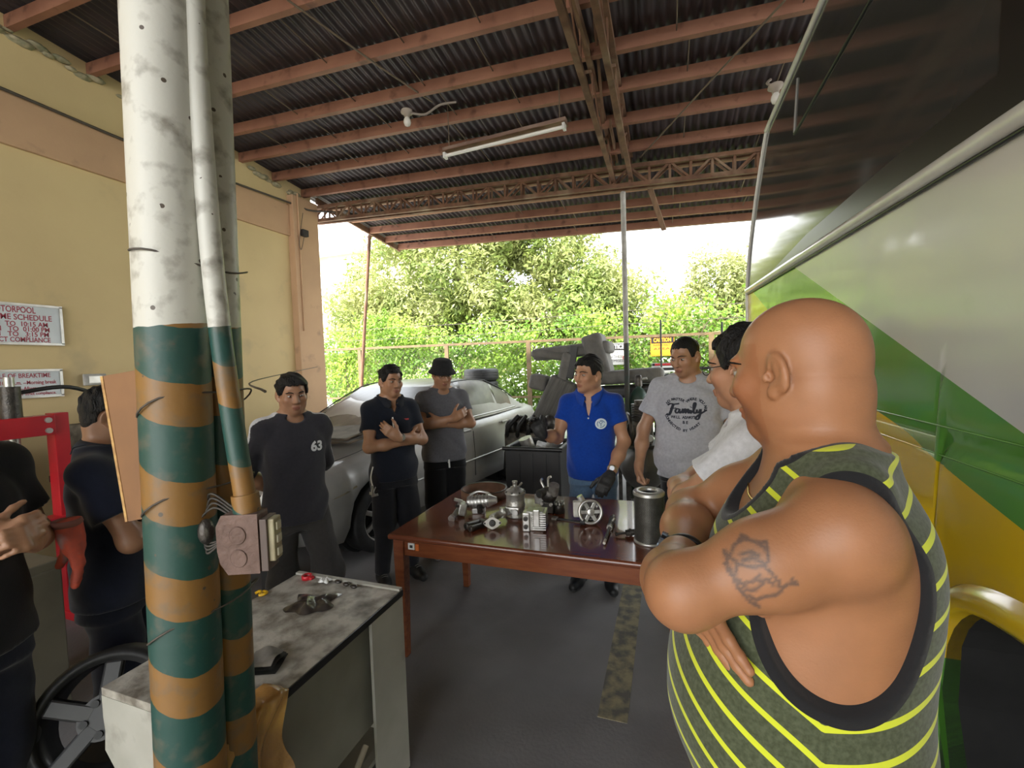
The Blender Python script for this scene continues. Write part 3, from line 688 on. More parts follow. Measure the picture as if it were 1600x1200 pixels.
# gasket flange elbow
t = thing('flange_elbow', 'pipe elbow with a pale diamond shaped flange facing the camera', 'engine part', on_table(770, 824), R_(20))
T = Matrix.Translation((0, -.03, .036)) @ Matrix.Rotation(R_(80), 4, 'X')
pol = []
for k in range(40):
    a = 2*PI*k/40; c, s_ = math.cos(a), math.sin(a); r = .034/max(.0001, (abs(c)**1.25*.62+abs(s_)**1.25)**(1/1.25)); pol.append((r*c*1.05, r*s_))
MB().prism(pol, -.004, .006, T).build('flange', m_gask, t, bevel=.0015)
MB().lathe([(.019, .0062), (.019, .0085), (.011, .0085)], 24, T).build('bore', m_iron, t)
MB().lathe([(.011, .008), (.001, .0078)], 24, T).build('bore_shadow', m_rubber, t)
for s in (-1, 1): MB().cyl(T @ Vector((s*.043, 0, .006)), T @ Vector((s*.043, 0, .0075)), .006, n=12).build('bolt_hole', m_rubber, t)
MB().tube(catmull([(0, -.03, .036), (.0, .03, .045), (.04, .07, .05), (.07, .08, .06)], 5), .022, 14).build('elbow_pipe', m_alu, t)
cyl((.055, .075, .03), (.06, .08, .085), .02, m_alu, t, 'boss')
# black pipe stub
t = thing('black_pipe_stub', 'short black double pipe lying left of the diamond flange', 'engine part', on_table(742, 826), R_(-32))
for dx, dz, rr in ((-.018, .019, .019), (.024, .016, .016)):
    MB().lathe([(rr*.6, -.05), (rr, -.052), (rr*1.15, -.045), (rr*1.15, -.035), (rr, -.03), (rr, .06), (rr*.6, .06)], 20, Matrix.Translation((dx, 0, dz*1.1)) @ Matrix.Rotation(R_(-90), 4, 'X')).build('pipe', m_iron, t)
    MB().cyl((dx, -.045, dz*1.1), (dx, -.047, dz*1.1), rr*.62, n=18).build('bore', m_rubber, t)
MB().bx(-.03, .03, .04, .07, .0, .04).build('joining_block', m_iron, t, bevel=.005)
# small cap
t = thing('castle_nut', 'small dark slotted nut standing behind the metal strip', 'nut', on_table(874, 801), 0)
MB().lathe([(.020, 0), (.034, 0), (.034, .05), (.030, .055), (.021, .055), (.019, .01)], 24).build('collar', m_iron, t)
for k in range(10):
    a = 2*PI*k/10; MB().box((.029*math.cos(a), .029*math.sin(a), .062), (.010, .008, .014), Matrix.Rotation(a, 3, 'Z')).build('slot_tooth', m_alu, t)
t = thing('flat_metal_strip', 'flat thin metal strip lying beside the pulley', 'strip', on_table(888, 814), R_(-8))
MB().bx(-.10, .10, -.014, .014, 0, .006).build('strip', m_iron, t, bevel=.002); MB().bx(-.1, -.07, -.02, .02, .0, .012).build('strip_end', m_alu, t, bevel=.002)
# pulley pump
t = thing('pulley_pump', 'silver pump with a spoked pulley wheel held by the gloved hand', 'engine part', on_table(922, 816), R_(14))
c0 = Vector((0, -.03, .072)); ax = Vector((.10, -1, .18)).normalized(); B = basis(ax).to_4x4(); TT = Matrix.Translation(c0) @ B
MB().lathe([(.058, -.012), (.070, -.016), (.070, -.010), (.062, -.004), (.062, .004), (.070, .010), (.070, .016), (.056, .014), (.056, -.012)], 44, TT).build('pulley_rim', m_alu2, t)
for k in range(6):
    a = 2*PI*k/6; MB().bar(TT @ Vector((.014*math.cos(a), .014*math.sin(a), .004)), TT @ Vector((.058*math.cos(a), .058*math.sin(a), .006)), .020, .008, ax).build('spoke', m_alu2, t, bevel=.002)
MB().lathe([(.024, -.01), (.024, .012), (.016, .018), (.001, .018)], 24, TT).build('pulley_hub', m_alu2, t)
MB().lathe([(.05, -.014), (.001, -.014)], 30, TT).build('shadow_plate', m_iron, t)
MB().cyl(c0-ax*.015, c0-ax*.09, .045, .055, 24).build('pump_housing', m_alu, t, bevel=.004)
MB().box(c0-ax*.05+Vector((-.065, 0, .01)), (.05, .05, .09)).build('mount_ear', m_gask, t, bevel=.008)
MB().cyl(c0-ax*.06+Vector((-.02, 0, .03)), c0-ax*.06+Vector((-.05, 0, .085)), .018, n=18).build('inlet', m_alu2, t)
MB().cyl((-.055, -.04, .018), (-.03, -.05, .018), .018, n=18).build('hose_stub', m_rubber, t)
bolts(t, [tuple(c0-ax*.02+Vector((.05*math.cos(a), 0, .05*math.sin(a)))) for a in (0.6, 2.4, 4.2)], -ax, .007, .02, m_alu2)
# injector
pa, pb = atz(944, 849, TZ+.012), atz(958, 808, TZ+.02)
t = thing('fuel_injector', 'slim dark injector lying on the table left of the filter', 'injector', tuple(pa)); d = pb-pa; L = d.length; dn = d.normalized(); 
def seg(u0, u1, r, m, name, r1=None): MB().cyl(dn*L*u0, dn*L*u1, r, r1, 14).build(name, m, t, bevel=.001)
seg(0, .12, .007, m_gask, 'tip'); seg(.12, .55, .009, m_iron, 'stem'); seg(.55, .62, .016, m_alu, 'collar'); seg(.62, .88, .015, m_iron, 'holder'); seg(.88, .93, .019, m_iron, 'hex_nut'); seg(.93, 1.06, .009, m_alu, 'union')
MB().cyl(dn*L*.75, dn*L*.75+Vector((.02, 0, .03)), .006, n=10).build('leak_port', m_alu, t)
# air filter
FR = .076; FH = .262
t = thing('air_filter', 'tall cylindrical air filter wrapped in black metal mesh', 'filter', on_table(1015, 846), 0)
m_filt = M('filter_paper', (.02, .02, .018), rough=.9)
MB().cyl((0, 0, .008), (0, 0, FH-.008), FR*.93, n=40, caps=False).build('paper_core', m_filt, t)
m_mesh = M('expanded_mesh', (.24, .235, .21), (.14, .135, .12), sc=20, rough=.4, metal=.7)
def helix(sgn, n, turns):
    b = MB()
    for k in range(n):
        a0_ = 2*PI*k/n; v = []
        for i in range(13):
            u = i/12; a = a0_+sgn*turns*2*PI*u; z = .008+u*(FH-.016)
            for r_, da in ((FR, -.013), (FR, .013)): v.append((r_*math.cos(a+da), r_*math.sin(a+da), z))
        b.add(v, [(2*i, 2*i+1, 2*i+3, 2*i+2) for i in range(12)], True)
    o = b.build('mesh_sleeve', m_mesh, t); o['kind'] = 'stuff'
helix(1, 56, .55); helix(-1, 56, .55)
m_zinc = M('zinc_cap', (.55, .55, .52), (.42, .41, .38), sc=12, rough=.35, metal=.7)
MB().lathe([(FR*.60, FH-.012), (FR*.60, FH+.004), (FR*.68, FH+.006), (FR*.95, FH+.003), (FR*1.03, FH-.004), (FR*1.03, FH-.016)], 44).build('top_cap', m_zinc, t)
MB().lathe([(FR*.0, .0), (FR*1.03, 0), (FR*1.03, .014), (FR*.9, .014)], 44).build('bottom_cap', m_zinc, t)
MB().cyl((0, 0, .02), (0, 0, FH-.012), FR*.60, n=36, caps=False).build('inner_tube', m_filt, t)
MB().lathe([(FR*.6, .03), (.001, .03)], 30).build('inner_floor', m_filt, t)
t = thing('drain_plug', 'small black plug with a stem left of the mesh filter', 'plug', on_table(978, 838), R_(20))
cyl((0, 0, .018), (.06, 0, .022), .016, m_iron, t, 'body'); cyl((0, 0, .018), (-.045, 0, .014), .006, m_iron, t, 'stem'); cyl((-.045, 0, .014), (-.055, 0, .014), .010, m_iron, t, 'stem_tip'); cyl((.02, 0, .02), (.03, 0, .021), .020, m_iron, t, 'collar')
t = thing('black_hose_clamp', 'black hose loop with a pale connector behind the filter', 'hose', on_table(1044, 826), 0)
MB().torus((0, 0, .035), .034, .009, (1, .25, .1), 24, 8).build('hose_loop', m_rubber, t); MB().bx(-.02, .012, .0, .05, 0, .075).build('slab', m_gask, t, bevel=.005)  # small pale block set beside the hose loop
# ================================================================ foreground posts
m_post = bpy.data.materials.new('post_spiral_paint'); m_post.use_nodes = True
nt = m_post.node_tree; bs = nt.nodes['Principled BSDF']; Lk = nt.links
tco = nt.nodes.new('ShaderNodeTexCoord'); sp = nt.nodes.new('ShaderNodeSeparateXYZ'); Lk.new(tco.outputs['Object'], sp.inputs[0])
# helix phase: height plus angle, the stripes climb around the pipe
nz = nt.nodes.new('ShaderNodeTexNoise'); nz.inputs['Scale'].default_value = 9; nz.inputs['Detail'].default_value = 3; Lk.new(tco.outputs['Object'], nz.inputs['Vector'])
wob = mth('MULTIPLY', mth('SUBTRACT', nz.outputs[0], .5), .03)
zz_ = mth('ADD', sp.outputs['Z'], wob)
angn = mth('ARCTAN2', sp.outputs['Y'], sp.outputs['X'])
PITCHS = .207
ph = mth('FRACT', mth('ADD', mth('DIVIDE', mth('ADD', zz_, mth('MULTIPLY', sp.outputs['X'], .48)), PITCHS), .42))
isyel = mth('LESS_THAN', ph, .43)
istop = mth('GREATER_THAN', zz_, 1.755)
dn_ = nt.nodes.new('ShaderNodeTexNoise'); dn_.inputs['Scale'].default_value = 22; dn_.inputs['Detail'].default_value = 8; Lk.new(tco.outputs['Object'], dn_.inputs['Vector'])
dm = nt.nodes.new('ShaderNodeMapRange'); dm.inputs[1].default_value = .52; dm.inputs[2].default_value = .75; dm.inputs[4].default_value = .75; Lk.new(dn_.outputs[0], dm.inputs[0])
c_ = mixn((.018, .070, .058), (.25, .125, .032), isyel); c_ = mixn(c_, (.62, .61, .55), istop); c_ = mixn(c_, (.14, .115, .08), dm.outputs[0])
vo = nt.nodes.new('ShaderNodeTexVoronoi'); vo.inputs['Scale'].default_value = 28; Lk.new(tco.outputs['Object'], vo.inputs['Vector'])
sm = mth('LESS_THAN', vo.outputs['Distance'], .13); sm = mth('MULTIPLY', sm, mth('GREATER_THAN', nz.outputs[0], .52)); c_ = mixn(c_, (.09, .07, .05), sm)
Lk.new(c_, bs.inputs['Base Color']); bs.inputs['Roughness'].default_value = .42
bp = nt.nodes.new('ShaderNodeBump'); bp.inputs['Strength'].default_value = .5; bp.inputs['Distance'].default_value = .004; Lk.new(dn_.outputs[0], bp.inputs['Height']); Lk.new(bp.outputs[0], bs.inputs['Normal'])
def post(name, label, A, B, ztop, r):
    A, B = Vector(A), Vector(B); d = (B-A)/(B.z-A.z); base = A-d*A.z; L = d.length*ztop
    t = thing(name, label, 'post', tuple(base), rot=d.to_track_quat('Z', 'Y').to_euler()); t.rotation_euler.z = 0
    q = d.normalized(); t.rotation_euler = Euler((-math.asin(q.y), math.atan2(q.x, q.z), 0))
    b = MB(); b.lathe([(r, z) for z in np.linspace(0, L, 24)]+[(.001, L)], 40); b.build('pipe', m_post, t); return t
cpt = lambda x, y, d: Vector(CAMP+ray(x, y)*d)
post1 = post('painted_post', 'thick white topped post with green and ochre spiral stripes in the foreground', cpt(300, 1195, 1.0), cpt(248, 0, .93), zr(-1.05, .7)-.01, .0665)
post2 = post('painted_post', 'thinner striped post right behind the thick one', cpt(367, 1195, 1.11), cpt(318, 0, 1.03), zr(-1.0, .8)-.01, .050)
# conduit with the box
cx = [cpt(297, -300, .93), cpt(302, 0, .94), cpt(318, 250, .95), cpt(337, 460, .955), cpt(361, 640, .96), cpt(383, 775, .96)]
ct = thing('electrical_conduit', 'leaning painted conduit pipe ending in a rusty switch box', 'conduit', (cx[-1].x, cx[-1].y, 0))
O = Vector((cx[-1].x, cx[-1].y, 0))
MB().tube([p-O for p in catmull(cx, 5)], .0215, 16).build('conduit_pipe', m_post, ct)
zc0 = cx[-1].z
MB().cyl((0, 0, zc0+.005), (.004, 0, zc0-.035), .027, n=18).build('coupling', m_post, ct)
ce = thing('switch_box', None, None, (0, 0, zc0)); ce.parent = ct; ce.scale = (.74, .74, .80); ctr = ct; ct = ce
m_boxr = M('rust_brown_box', (.17, .105, .085), (.11, .065, .05), sc=18, rough=.6, metal=.2, bump=.4, bsc=60, c3=(.28, .2, .17), sc3=7, lo3=.55, hi3=.75)
bxp = (.0, -.01, -.115); Rb = Euler((0, 0, R_(22))).to_matrix()
pol = [(-.055, -.055), (-.035, -.085), (.055, -.085), (.055, .075), (-.045, .075), (-.062, .045), (-.062, -.02)]
Tb = Matrix.Translation(bxp) @ Rb.to_4x4() @ Matrix.Rotation(R_(90), 4, 'X')
MB().prism(pol, -.03, .03, Tb).build('box_body', m_boxr, ct, bevel=.006)
for z in (.02, -.042):
    MB().torus(Tb @ Vector((-.003, z, .031)), .0225, .0022, Rb @ Vector((0, -1, 0)), 28, 6).build('knockout_ring', m_boxr, ct)
    MB().cyl(Tb @ Vector((-.003, z, .029)), Tb @ Vector((-.003, z, .0325)), .021, n=24).build('knockout', m_boxr, ct)
MB().box(Tb @ Vector((.070, -.01, .0)), (.02, .062, .14), Rb).build('face_plate', M('brown_metal', (.10, .07, .06), rough=.5), ct, bevel=.002)
MB().box(Tb @ Vector((.086, .0, .0)), (.022, .045, .115), Rb).build('switch_cover', M('yellowed_plastic', (.36, .32, .2), (.24, .2, .12), sc=14, rough=.5), ct, bevel=.004)
for z in (-.035, 0, .035): MB().box(Tb @ Vector((.098, z, .0)), (.008, .025, .022), Rb).build('switch', M('switch_plastic', (.45, .41, .3), rough=.4), ct, bevel=.002)
m_cabl = M('old_cable', (.03, .024, .02), (.07, .06, .045), sc=20, rough=.6)
for k in range(4):
    a = random.uniform(-.01, .01)
    MB().tube(catmull([(-.04, -.01, -.06+.01*k), (-.09-.006*k, -.03, -.03+.012*k), (-.12, -.06+.01*k, -.07-.012*k), (-.10, -.05, -.12-.01*k), (-.05, -.03, -.11)], 6), .0032, 6).build('loose_cable', m_cabl, ct)
MB().sph((-.10, -.05, -.09), .022, 8, (1, 1, 1.6)).build('tape_bundle', m_iron, ct)
# binding wires round the posts
for z, dz, lab in ((1.905, -.02, 'wire tied round the white part of both posts'), (1.585, .03, 'wire tied round the upper ochre stripe of the posts'), (1.375, .03, 'loose wire round the posts beside the switch box'), (1.10, .03, 'wire tied round the posts below the switch box')):
    pm = (post1.location+post2.location)/2; sl1 = (cpt(248, 0, .93)-cpt(300, 1195, 1.0)); pm = pm+sl1/sl1.z*z; dv = post2.location-post1.location
    pts = []
    for k in range(28):
        a = 2*PI*k/28; ex, ey = math.cos(a), math.sin(a)
        px_, py_ = -1.0+.145*ex*.80-.06*ey*0, .73+.145*ey*.80
        # hug an oval around both pipes (long axis along the line joining them)
        u = Vector((dv.x, dv.y)).normalized(); w = Vector((u.y, -u.x)); q = Vector((pm.x, pm.y))+u*(.128*ex)+w*(.071*ey)
        tl = 0
        pts.append((q.x+tl, q.y, z+dz*ey+.006*math.sin(3*a)))
    tag(MB().tube(pts, .0022, 5, closed=True).build('binding_wire', m_wire), lab, 'wire')
tag(MB().tube(catmull([(-.98, .86, 1.60), (-2.78, 2.40, 1.60), (-4.69, 5.0, 1.70)], 6), .004, 5).build('stretched_wire', m_wire), 'thin wire stretched from the posts to the wall pillar', 'wire')

# ================================================================ dirty desk
DX0, DX1, DY0, DY1, DZ = -1.57, -1.035, .765, 1.50, .75
m_desk = M('grimy_desk_top', (.46, .43, .37), (.17, .15, .12), sc=15, lo=.40, hi=.66, rough=.55, bump=.3, bsc=40, c3=(.03, .025, .02), sc3=4, lo3=.56, hi3=.70)
m_dpan = M('grey_white_panel', (.44, .43, .38), (.36, .35, .3), sc=5, rough=.55, c3=(.16, .14, .11), sc3=6, lo3=.6, hi3=.78)
m_dpan2 = M('grey_back_panel', (.27, .26, .22), (.21, .2, .165), sc=4, rough=.5)
dk = thing('office_desk', 'grimy grey white desk behind the striped posts', 'desk', ((DX0+DX1)/2, (DY0+DY1)/2, 0)); ox, oy = (DX0+DX1)/2, (DY0+DY1)/2
dx, dy = (DX1-DX0)/2, (DY1-DY0)/2
MB().bx(-dx, dx, -dy, dy, DZ-.024, DZ).build('desktop', m_desk, dk, bevel=.002)
MB().bx(dx-.001, dx+.004, -dy, dy, DZ-.026, DZ-.002).build('edge_band', m_frit, dk)
MB().bx(-dx, dx, dy-.02, dy, DZ, DZ+.008).build('end_strip', m_dpan, dk)
# end panels: near one has a concave cut edge
pol = [(-dx, DZ-.024), (dx-.02, DZ-.024), (dx-.02, .0), (-.02, 0)]
cv = [(-.02, .0), (-.03, .12), (-.06, .25), (-.12, .38), (-.20, .48), (-.27, .56), (-dx+.005, .62), (-dx, .66)]
T = Matrix(((1, 0, 0, 0), (0, 0, 1, 0), (0, 1, 0, 0), (0, 0, 0, 1)))
poln = [(-dx, DZ-.024), (-dx, .66)]+[(x, z) for x, z in reversed(cv[:-1])]+[(dx-.02, 0), (dx-.02, DZ-.024)]
for yy in (-dy, dy-.03): MB().prism(poln, yy, yy+.03, T).build('end_panel', m_dpan, dk, bevel=.002)
MB().bx(dx-.06, dx-.045, -dy+.03, dy-.03, .30, DZ-.024).build('modesty_panel', m_dpan2, dk)
MB().bx(dx-.012, dx-.0, dy-.20, dy, 0, DZ-.026).build('side_upright', m_dpan, dk)
MB().bar((dx-.03, -dy+.05, .16), (dx-.03, dy-.10, .20), .03, .02).build('foot_rail', m_dpan2, dk)
MB().bx(-dx+.02, dx-.06, -dy+.03, dy-.03, .14, .15).build('lower_shelf', m_dpan2, dk)
def on_desk(px, py): p = atz(px, py, DZ); return (p.x, p.y, DZ)
m_bin0 = M('crate_black', (.014, .014, .014), rough=.7)
# rag of greasy plastic
def crumple(name, label, cat, loc, w, l, h, mat, seed, rz=0):
    t = thing(name, label, cat, loc, rz); r = random.Random(seed); k = [(r.uniform(3, 9), r.uniform(3, 9), r.uniform(0, 6)) for _ in range(5)]
    def hgt(u, q): return sum(math.sin(a*u*2+b_*q+c) for a, b_, c in k)/5
    def fn(u, q):
        x, y = (u-.5)*w, (q-.5)*l; e = 1-min(1, ((2*u-1)**4+(2*q-1)**4)); rr = 1+.18*math.sin(5*math.atan2(q-.5, u-.5)+seed)
        return (x*rr, y*rr, .003+h*max(0, .5+.6*hgt(u, q))*e)
    b = MB().surf(fn, 30, 30); b.build('crumpled_sheet', mat, t); return t
m_grease = M('greasy_black_film', (.018, .014, .012), (.05, .042, .036), sc=14, rough=.28, coat=.3, bump=.4, bsc=30)
crumple('greasy_rag', 'greasy black crumpled sheet on the dirty desk', 'rag', on_desk(487, 945), .16, .13, .025, m_grease, 3, .3)
crumple('paper_scrap', 'small white crumpled scrap near the far edge of the desk', 'scrap', on_desk(508, 908), .05, .04, .018, m_white, 5)
for i, (px, py, lab) in enumerate(((528, 911, 'leftmost black crumb of grease right of the white scrap'), (541, 915, 'middle black crumb of grease on the desk'), (553, 919, 'rightmost black crumb of grease on the desk'))):
    p = on_desk(px, py); tag(MB().sph((0, 0, .007), .013, 7, (1.3, .8, .6)).build('grease_lump', m_grease, loc=p), lab, 'debris', 'grease lumps on the desk')
t = thing('red_cap', 'small red plastic cap on the far edge of the desk', 'cap', on_desk(480, 904))
MB().lathe([(.014, 0), (.022, 0), (.022, .016), (.017, .018), (.014, .010)], 24).build('cap_ring', M('red_plastic', (.55, .02, .03), rough=.35), t); MB().bx(.018, .032, -.01, .01, .0, .012).build('tab', MATS['red_plastic'], t, bevel=.003)
t = thing('yellow_clip', 'small yellow plastic clip beside the striped post', 'clip', on_desk(408, 930))
MB().tube(catmull([(-.022, -.008, .008), (-.012, .006, .012), (.0, .0, .010), (.008, -.012, .008), (.022, -.004, .010), (.02, .010, .010), (.0, .012, .010)], 5), .006, 8).build('clip_body', M('yellow_plastic', (.62, .36, .01), rough=.4), t)
t = thing('dark_cloth_pad', 'dark folded cloth on the desk beside the post', 'cloth', on_desk(412, 1043), .4)
for k in range(3): MB().surf(lambda u, q: ((u-.5)*.11*(1-.1*k), (q-.5)*.09, .008+.012*k+.008*math.sin(u*6+k)*math.sin(q*5)), 12, 10).build('fold', m_card2 if k == 2 else m_black, t)
t = thing('tape_wad', 'crinkled brown packing tape wrapped over the near desk corner', 'tape', (DX1, .80, DZ))
m_tape = M('brown_packing_tape', (.50, .27, .08), (.36, .19, .06), sc=12, rough=.16, coat=.5, bump=.6, bsc=25)
def ftape(u, q):
    # over the edge: top then down the side
    s = u*.36; x = -.07+s if s < .085 else .018+.012*math.sin(q*7); z = .012 if s < .085 else .012-(s-.085)
    wv = .012*math.sin(q*9+u*5)+.007*math.sin(q*21+u*13)
    wd = .20*(1-.25*max(0, u-.6)/.4)
    return (x+wv*.8, (q-.5)*wd+.02*math.sin(u*9), z+wv*(.6 if s < .085 else .2)+(.03*math.sin(q*5) if u > .9 else 0))
b = MB().surf(ftape, 30, 26); b.surf(lambda u, q: tuple(Vector(ftape(u, q))+Vector((-.003, 0, -.003))), 30, 26); b.build('tape_sheet', m_tape, t)
tag(MB().tube([(-.93, .75, .002), (-1.0, 1.0, .20), (-1.02, 1.22, .33)], .011, 8).build('wooden_stick', M('pale_stick', (.3, .26, .19), rough=.7)), 'thin pale stick leaning on the side of the desk', 'stick')
t = thing('round_tin_lid', 'pale round tin lid on the floor beside the desk', 'lid', (-.93, 1.16, 0)); MB().lathe([(.001, .02), (.06, .02), (.075, .018), (.078, 0)], 28).build('lid', m_dpan2, t)
# alloy wheel leaning left of the desk
t = thing('low_crate', 'low black crate under the black wheel beside the desk', 'crate', (-1.90, .96, 0), R_(20))
for s_ in (-1, 1):
    for k in range(3): MB().bx(-.17, .17, s_*.15-.01, s_*.15+.01, .02+.09*k, .085+.09*k).build('slat', m_bin0, t); MB().bx(s_*.165-.01, s_*.165+.01, -.15, .15, .02+.09*k, .085+.09*k).build('slat', m_bin0, t)
    for c in (-1, 1): MB().bx(s_*.155-.02, s_*.155+.02, c*.14-.02, c*.14+.02, 0, .285).build('corner_post', m_bin0, t)
MB().bx(-.17, .17, -.15, .15, .275, .29).build('top_board', m_bin0, t)
t = thing('alloy_wheel', 'black five spoke wheel leaning left of the desk', 'wheel', (-1.86, .93, .29), R_(-30))
Tw = Matrix.Translation((0, 0, .19)) @ Euler((R_(14), R_(66), R_(0))).to_matrix().to_4x4()
m_bal = M('black_alloy', (.012, .012, .013), (.02, .02, .02), sc=12, rough=.4, coat=.15)
MB().lathe(tyre_prof(.205, .178, .14), 40, Tw).build('tyre', m_black, t)
MB().lathe([(.181, .07), (.17, .066), (.165, .0), (.16, -.06)], 40, Tw).build('rim', m_bal, t)
for k in range(5):
    a = 2*PI*k/5+.4
    MB().bar(Tw @ Vector((.03*math.cos(a), .03*math.sin(a), .055)), Tw @ Vector((.168*math.cos(a), .168*math.sin(a), .06)), .055, .03, Tw.to_3x3() @ Vector((0, 0, 1))).build('spoke', m_bal, t, bevel=.008)
    MB().cyl(Tw @ Vector((.05*math.cos(a+.6), .05*math.sin(a+.6), .05)), Tw @ Vector((.05*math.cos(a+.6), .05*math.sin(a+.6), .077)), .012, n=10).build('lug_hole', m_rubber, t)
MB().cyl(Tw @ Vector((0, 0, .02)), Tw @ Vector((0, 0, .07)), .07, n=24).build('hub', m_bal, t, bevel=.006)

# ================================================================ signs on the wall
m_plate = M('sign_plate', (.62, .68, .70), (.55, .6, .62), sc=6, rough=.35); m_ink = M('maroon_ink', (.33, .035, .06), rough=.5)
def wall_sign(name, label, tl, tr, bl, br, rows):
    P = [atX(*q, -4.79) for q in (tl, tr, bl, br)]
    y0 = (P[0].y+P[2].y)/2; y1 = (P[1].y+P[3].y)/2; z1 = (P[0].z+P[1].z)/2; z0 = (P[2].z+P[3].z)/2
    t = thing(name, label, 'sign', (-4.79, (y0+y1)/2, (z0+z1)/2)); w, h = y1-y0, z1-z0
    MB().box((.004, 0, 0), (.008, w, h)).build('plate', m_plate, t)
    for a, b_, c, d in ((0, h/2, w, .018), (0, -h/2, w, .018)): MB().box((.008, a, b_), (.02, c+.018, d)).build('frame_bar', m_zinc, t)
    for s in (-1, 1): MB().box((.008, s*w/2, 0), (.02, .018, h)).build('frame_bar', m_zinc, t)
    for txt, zf, sf, wf, xf in rows:
        text(txt, h*sf, frameT((.0085, w*xf, h*zf), (0, 1, 0), (0, 0, 1)), m_ink, t, bold=.003*h, width=w*wf, align='CENTER')
    return t
wall_sign('breaktime_sign', 'upper maroon lettered MOTORPOOL breaktime sign on the cream wall', (-75, 467), (93, 481), (-75, 534), (97, 539),
          [('MOTORPOOL', .36, .22, .44, .02), ('BREAKTIME SCHEDULE', .17, .20, .80, .0), ('10:00 AM   TO  10:15 AM', .0, .17, .74, -.02), ('12:00 NN   TO  01:00 PM', -.13, .17, .74, -.005), ('03:00 PM   TO   3:15 PM', -.26, .17, .74, -.01), ('FOR STRICT COMPLIANCE', -.40, .17, .76, -.01)])
wall_sign('breaktime_sign', 'lower smaller SCHEDULE OF BREAKTIME sign on the cream wall', (-60, 582), (94, 577), (-60, 627), (96, 617),
          [('SCHEDULE OF BREAKTIME', .30, .24, .80, -.02), ('9:45 a.m. to 10:00 a.m. --Morning break', .04, .20, .88, .0), ('2:45 p.m. to 3:00 p.m. --Afternoon break', -.18, .20, .88, .0), ('For strict compliance.', -.38, .16, .42, .22)])
t = thing('wall_outlet', 'small grey outlet box on the cream wall above the seated man', 'outlet', tuple(atX(147, 593, -4.78)))
MB().box((.01, 0, 0), (.03, .16, .10)).build('box', m_pole, t, bevel=.006); MB().box((.027, 0, 0), (.006, .10, .06)).build('cover', m_zinc, t)

# ================================================================ red press and engine on the left
q = atX(52, 655, -3.95)
m_red = M('press_red', (.50, .012, .02), (.40, .01, .02), sc=6, rough=.35, coat=.3)
pr = thing('hydraulic_press', 'red steel press frame with a black jack at the left edge', 'press', (-3.95, q.y-.30, 0))
zt = q.z+.03
for yy in (-.42, .42):
    MB().bx(-.05, .05, yy-.04, yy+.04, 0, zt).build('upright', m_red, pr, bevel=.004)
    MB().bx(-.25, .25, yy-.05, yy+.05, 0, .06).build('foot', m_red, pr, bevel=.004)
MB().bx(-.06, .07, -.46, .38, zt-.14, zt-.01).build('top_beam', m_red, pr, bevel=.004)
MB().bx(-.06, .07, -.46, .46, .6, .72).build('bed_beam', m_red, pr, bevel=.004)
for yy in (-.34, .34):
    for zq in (-.04, -.11): MB().cyl((.07, yy, zt+zq), (.085, yy, zt+zq), .018, n=10).build('bolt', m_zinc, pr)
MB().cyl((0, .20, zt-.01), (0, .20, zt+.19), .05, n=20).build('jack_cylinder', m_iron, pr); MB().cyl((0, .20, zt+.19), (0, .20, zt+.25), .025, n=16).build('jack_ram', m_zinc, pr)
MB().cyl((0, .20, zt-.14), (0, .20, zt-.35), .03, n=16).build('press_ram', m_zinc, pr)
MB().tube(catmull([(0, .25, zt+.15), (.0, .5, zt+.17), (-.15, .8, zt+.05), (-.3, 1.0, zt-.1)], 6), .014, 8).build('hydraulic_hose', m_black, pr)
ex, ey = -4.42, q.y+.72
en = thing('engine_on_stand', 'greasy engine block with a fan behind the red press', 'engine', (ex, ey, 0))
m_eng = M('greasy_engine', (.06, .055, .045), (.16, .14, .11), sc=14, rough=.6, metal=.4, bump=.4, bsc=40); m_mot = M('pale_motor', (.42, .41, .33), (.3, .29, .22), sc=9, rough=.6)
for sx_ in (-.2, .2):
    for sy_ in (-.3, .3): MB().bx(sx_-.02, sx_+.02, sy_-.02, sy_+.02, 0, .85).build('stand_leg', m_iron, en)
MB().bx(-.25, .25, -.35, .35, .83, .88).build('stand_top', m_iron, en)
MB().bx(-.2, .2, -.25, .28, .88, 1.28).build('engine_block', m_eng, en, bevel=.02); MB().bx(-.13, .13, -.2, .24, 1.28, 1.40).build('valve_cover', m_eng, en, bevel=.02)
for k in range(5): MB().tube(catmull([(.15, -.2+.1*k, 1.25), (.27, -.18+.1*k, 1.32), (.25, -.1+.1*k, 1.45), (.05, -.1+.1*k, 1.42)], 5), .016, 8).build('hose', m_black, en)
for k in range(9):
    MB().box((.22, -.22+.055*k, 1.1+.05*math.sin(k)), (.05, .03, .25)).build('rib', m_eng, en)
MB().cyl((.22, .12, 1.12), (.26, .12, 1.12), .10, n=24).build('pulley', m_eng, en); MB().cyl((.26, .2, 1.0), (.28, .2, 1.0), .035, n=18).build('gauge', m_white, en)
mt = thing('electric_motor', 'pale ribbed electric motor behind the red press beam', 'motor', (-4.45, q.y-.25, 0))
MB().bx(-.18, .18, -.22, .22, 0, .88).build('stand', m_dpan2, mt, bevel=.01)
MB().cyl((0, -.2, 1.06), (0, .26, 1.06), .17, n=28).build('motor_body', m_mot, mt)
for k in range(12): MB().torus((0, -.16+.035*k, 1.06), .175, .008, (0, 1, 0), 28, 6).build('cooling_rib', m_mot, mt)
MB().cyl((0, .26, 1.06), (0, .30, 1.06), .185, n=28).build('fan_cover', m_mot, mt)
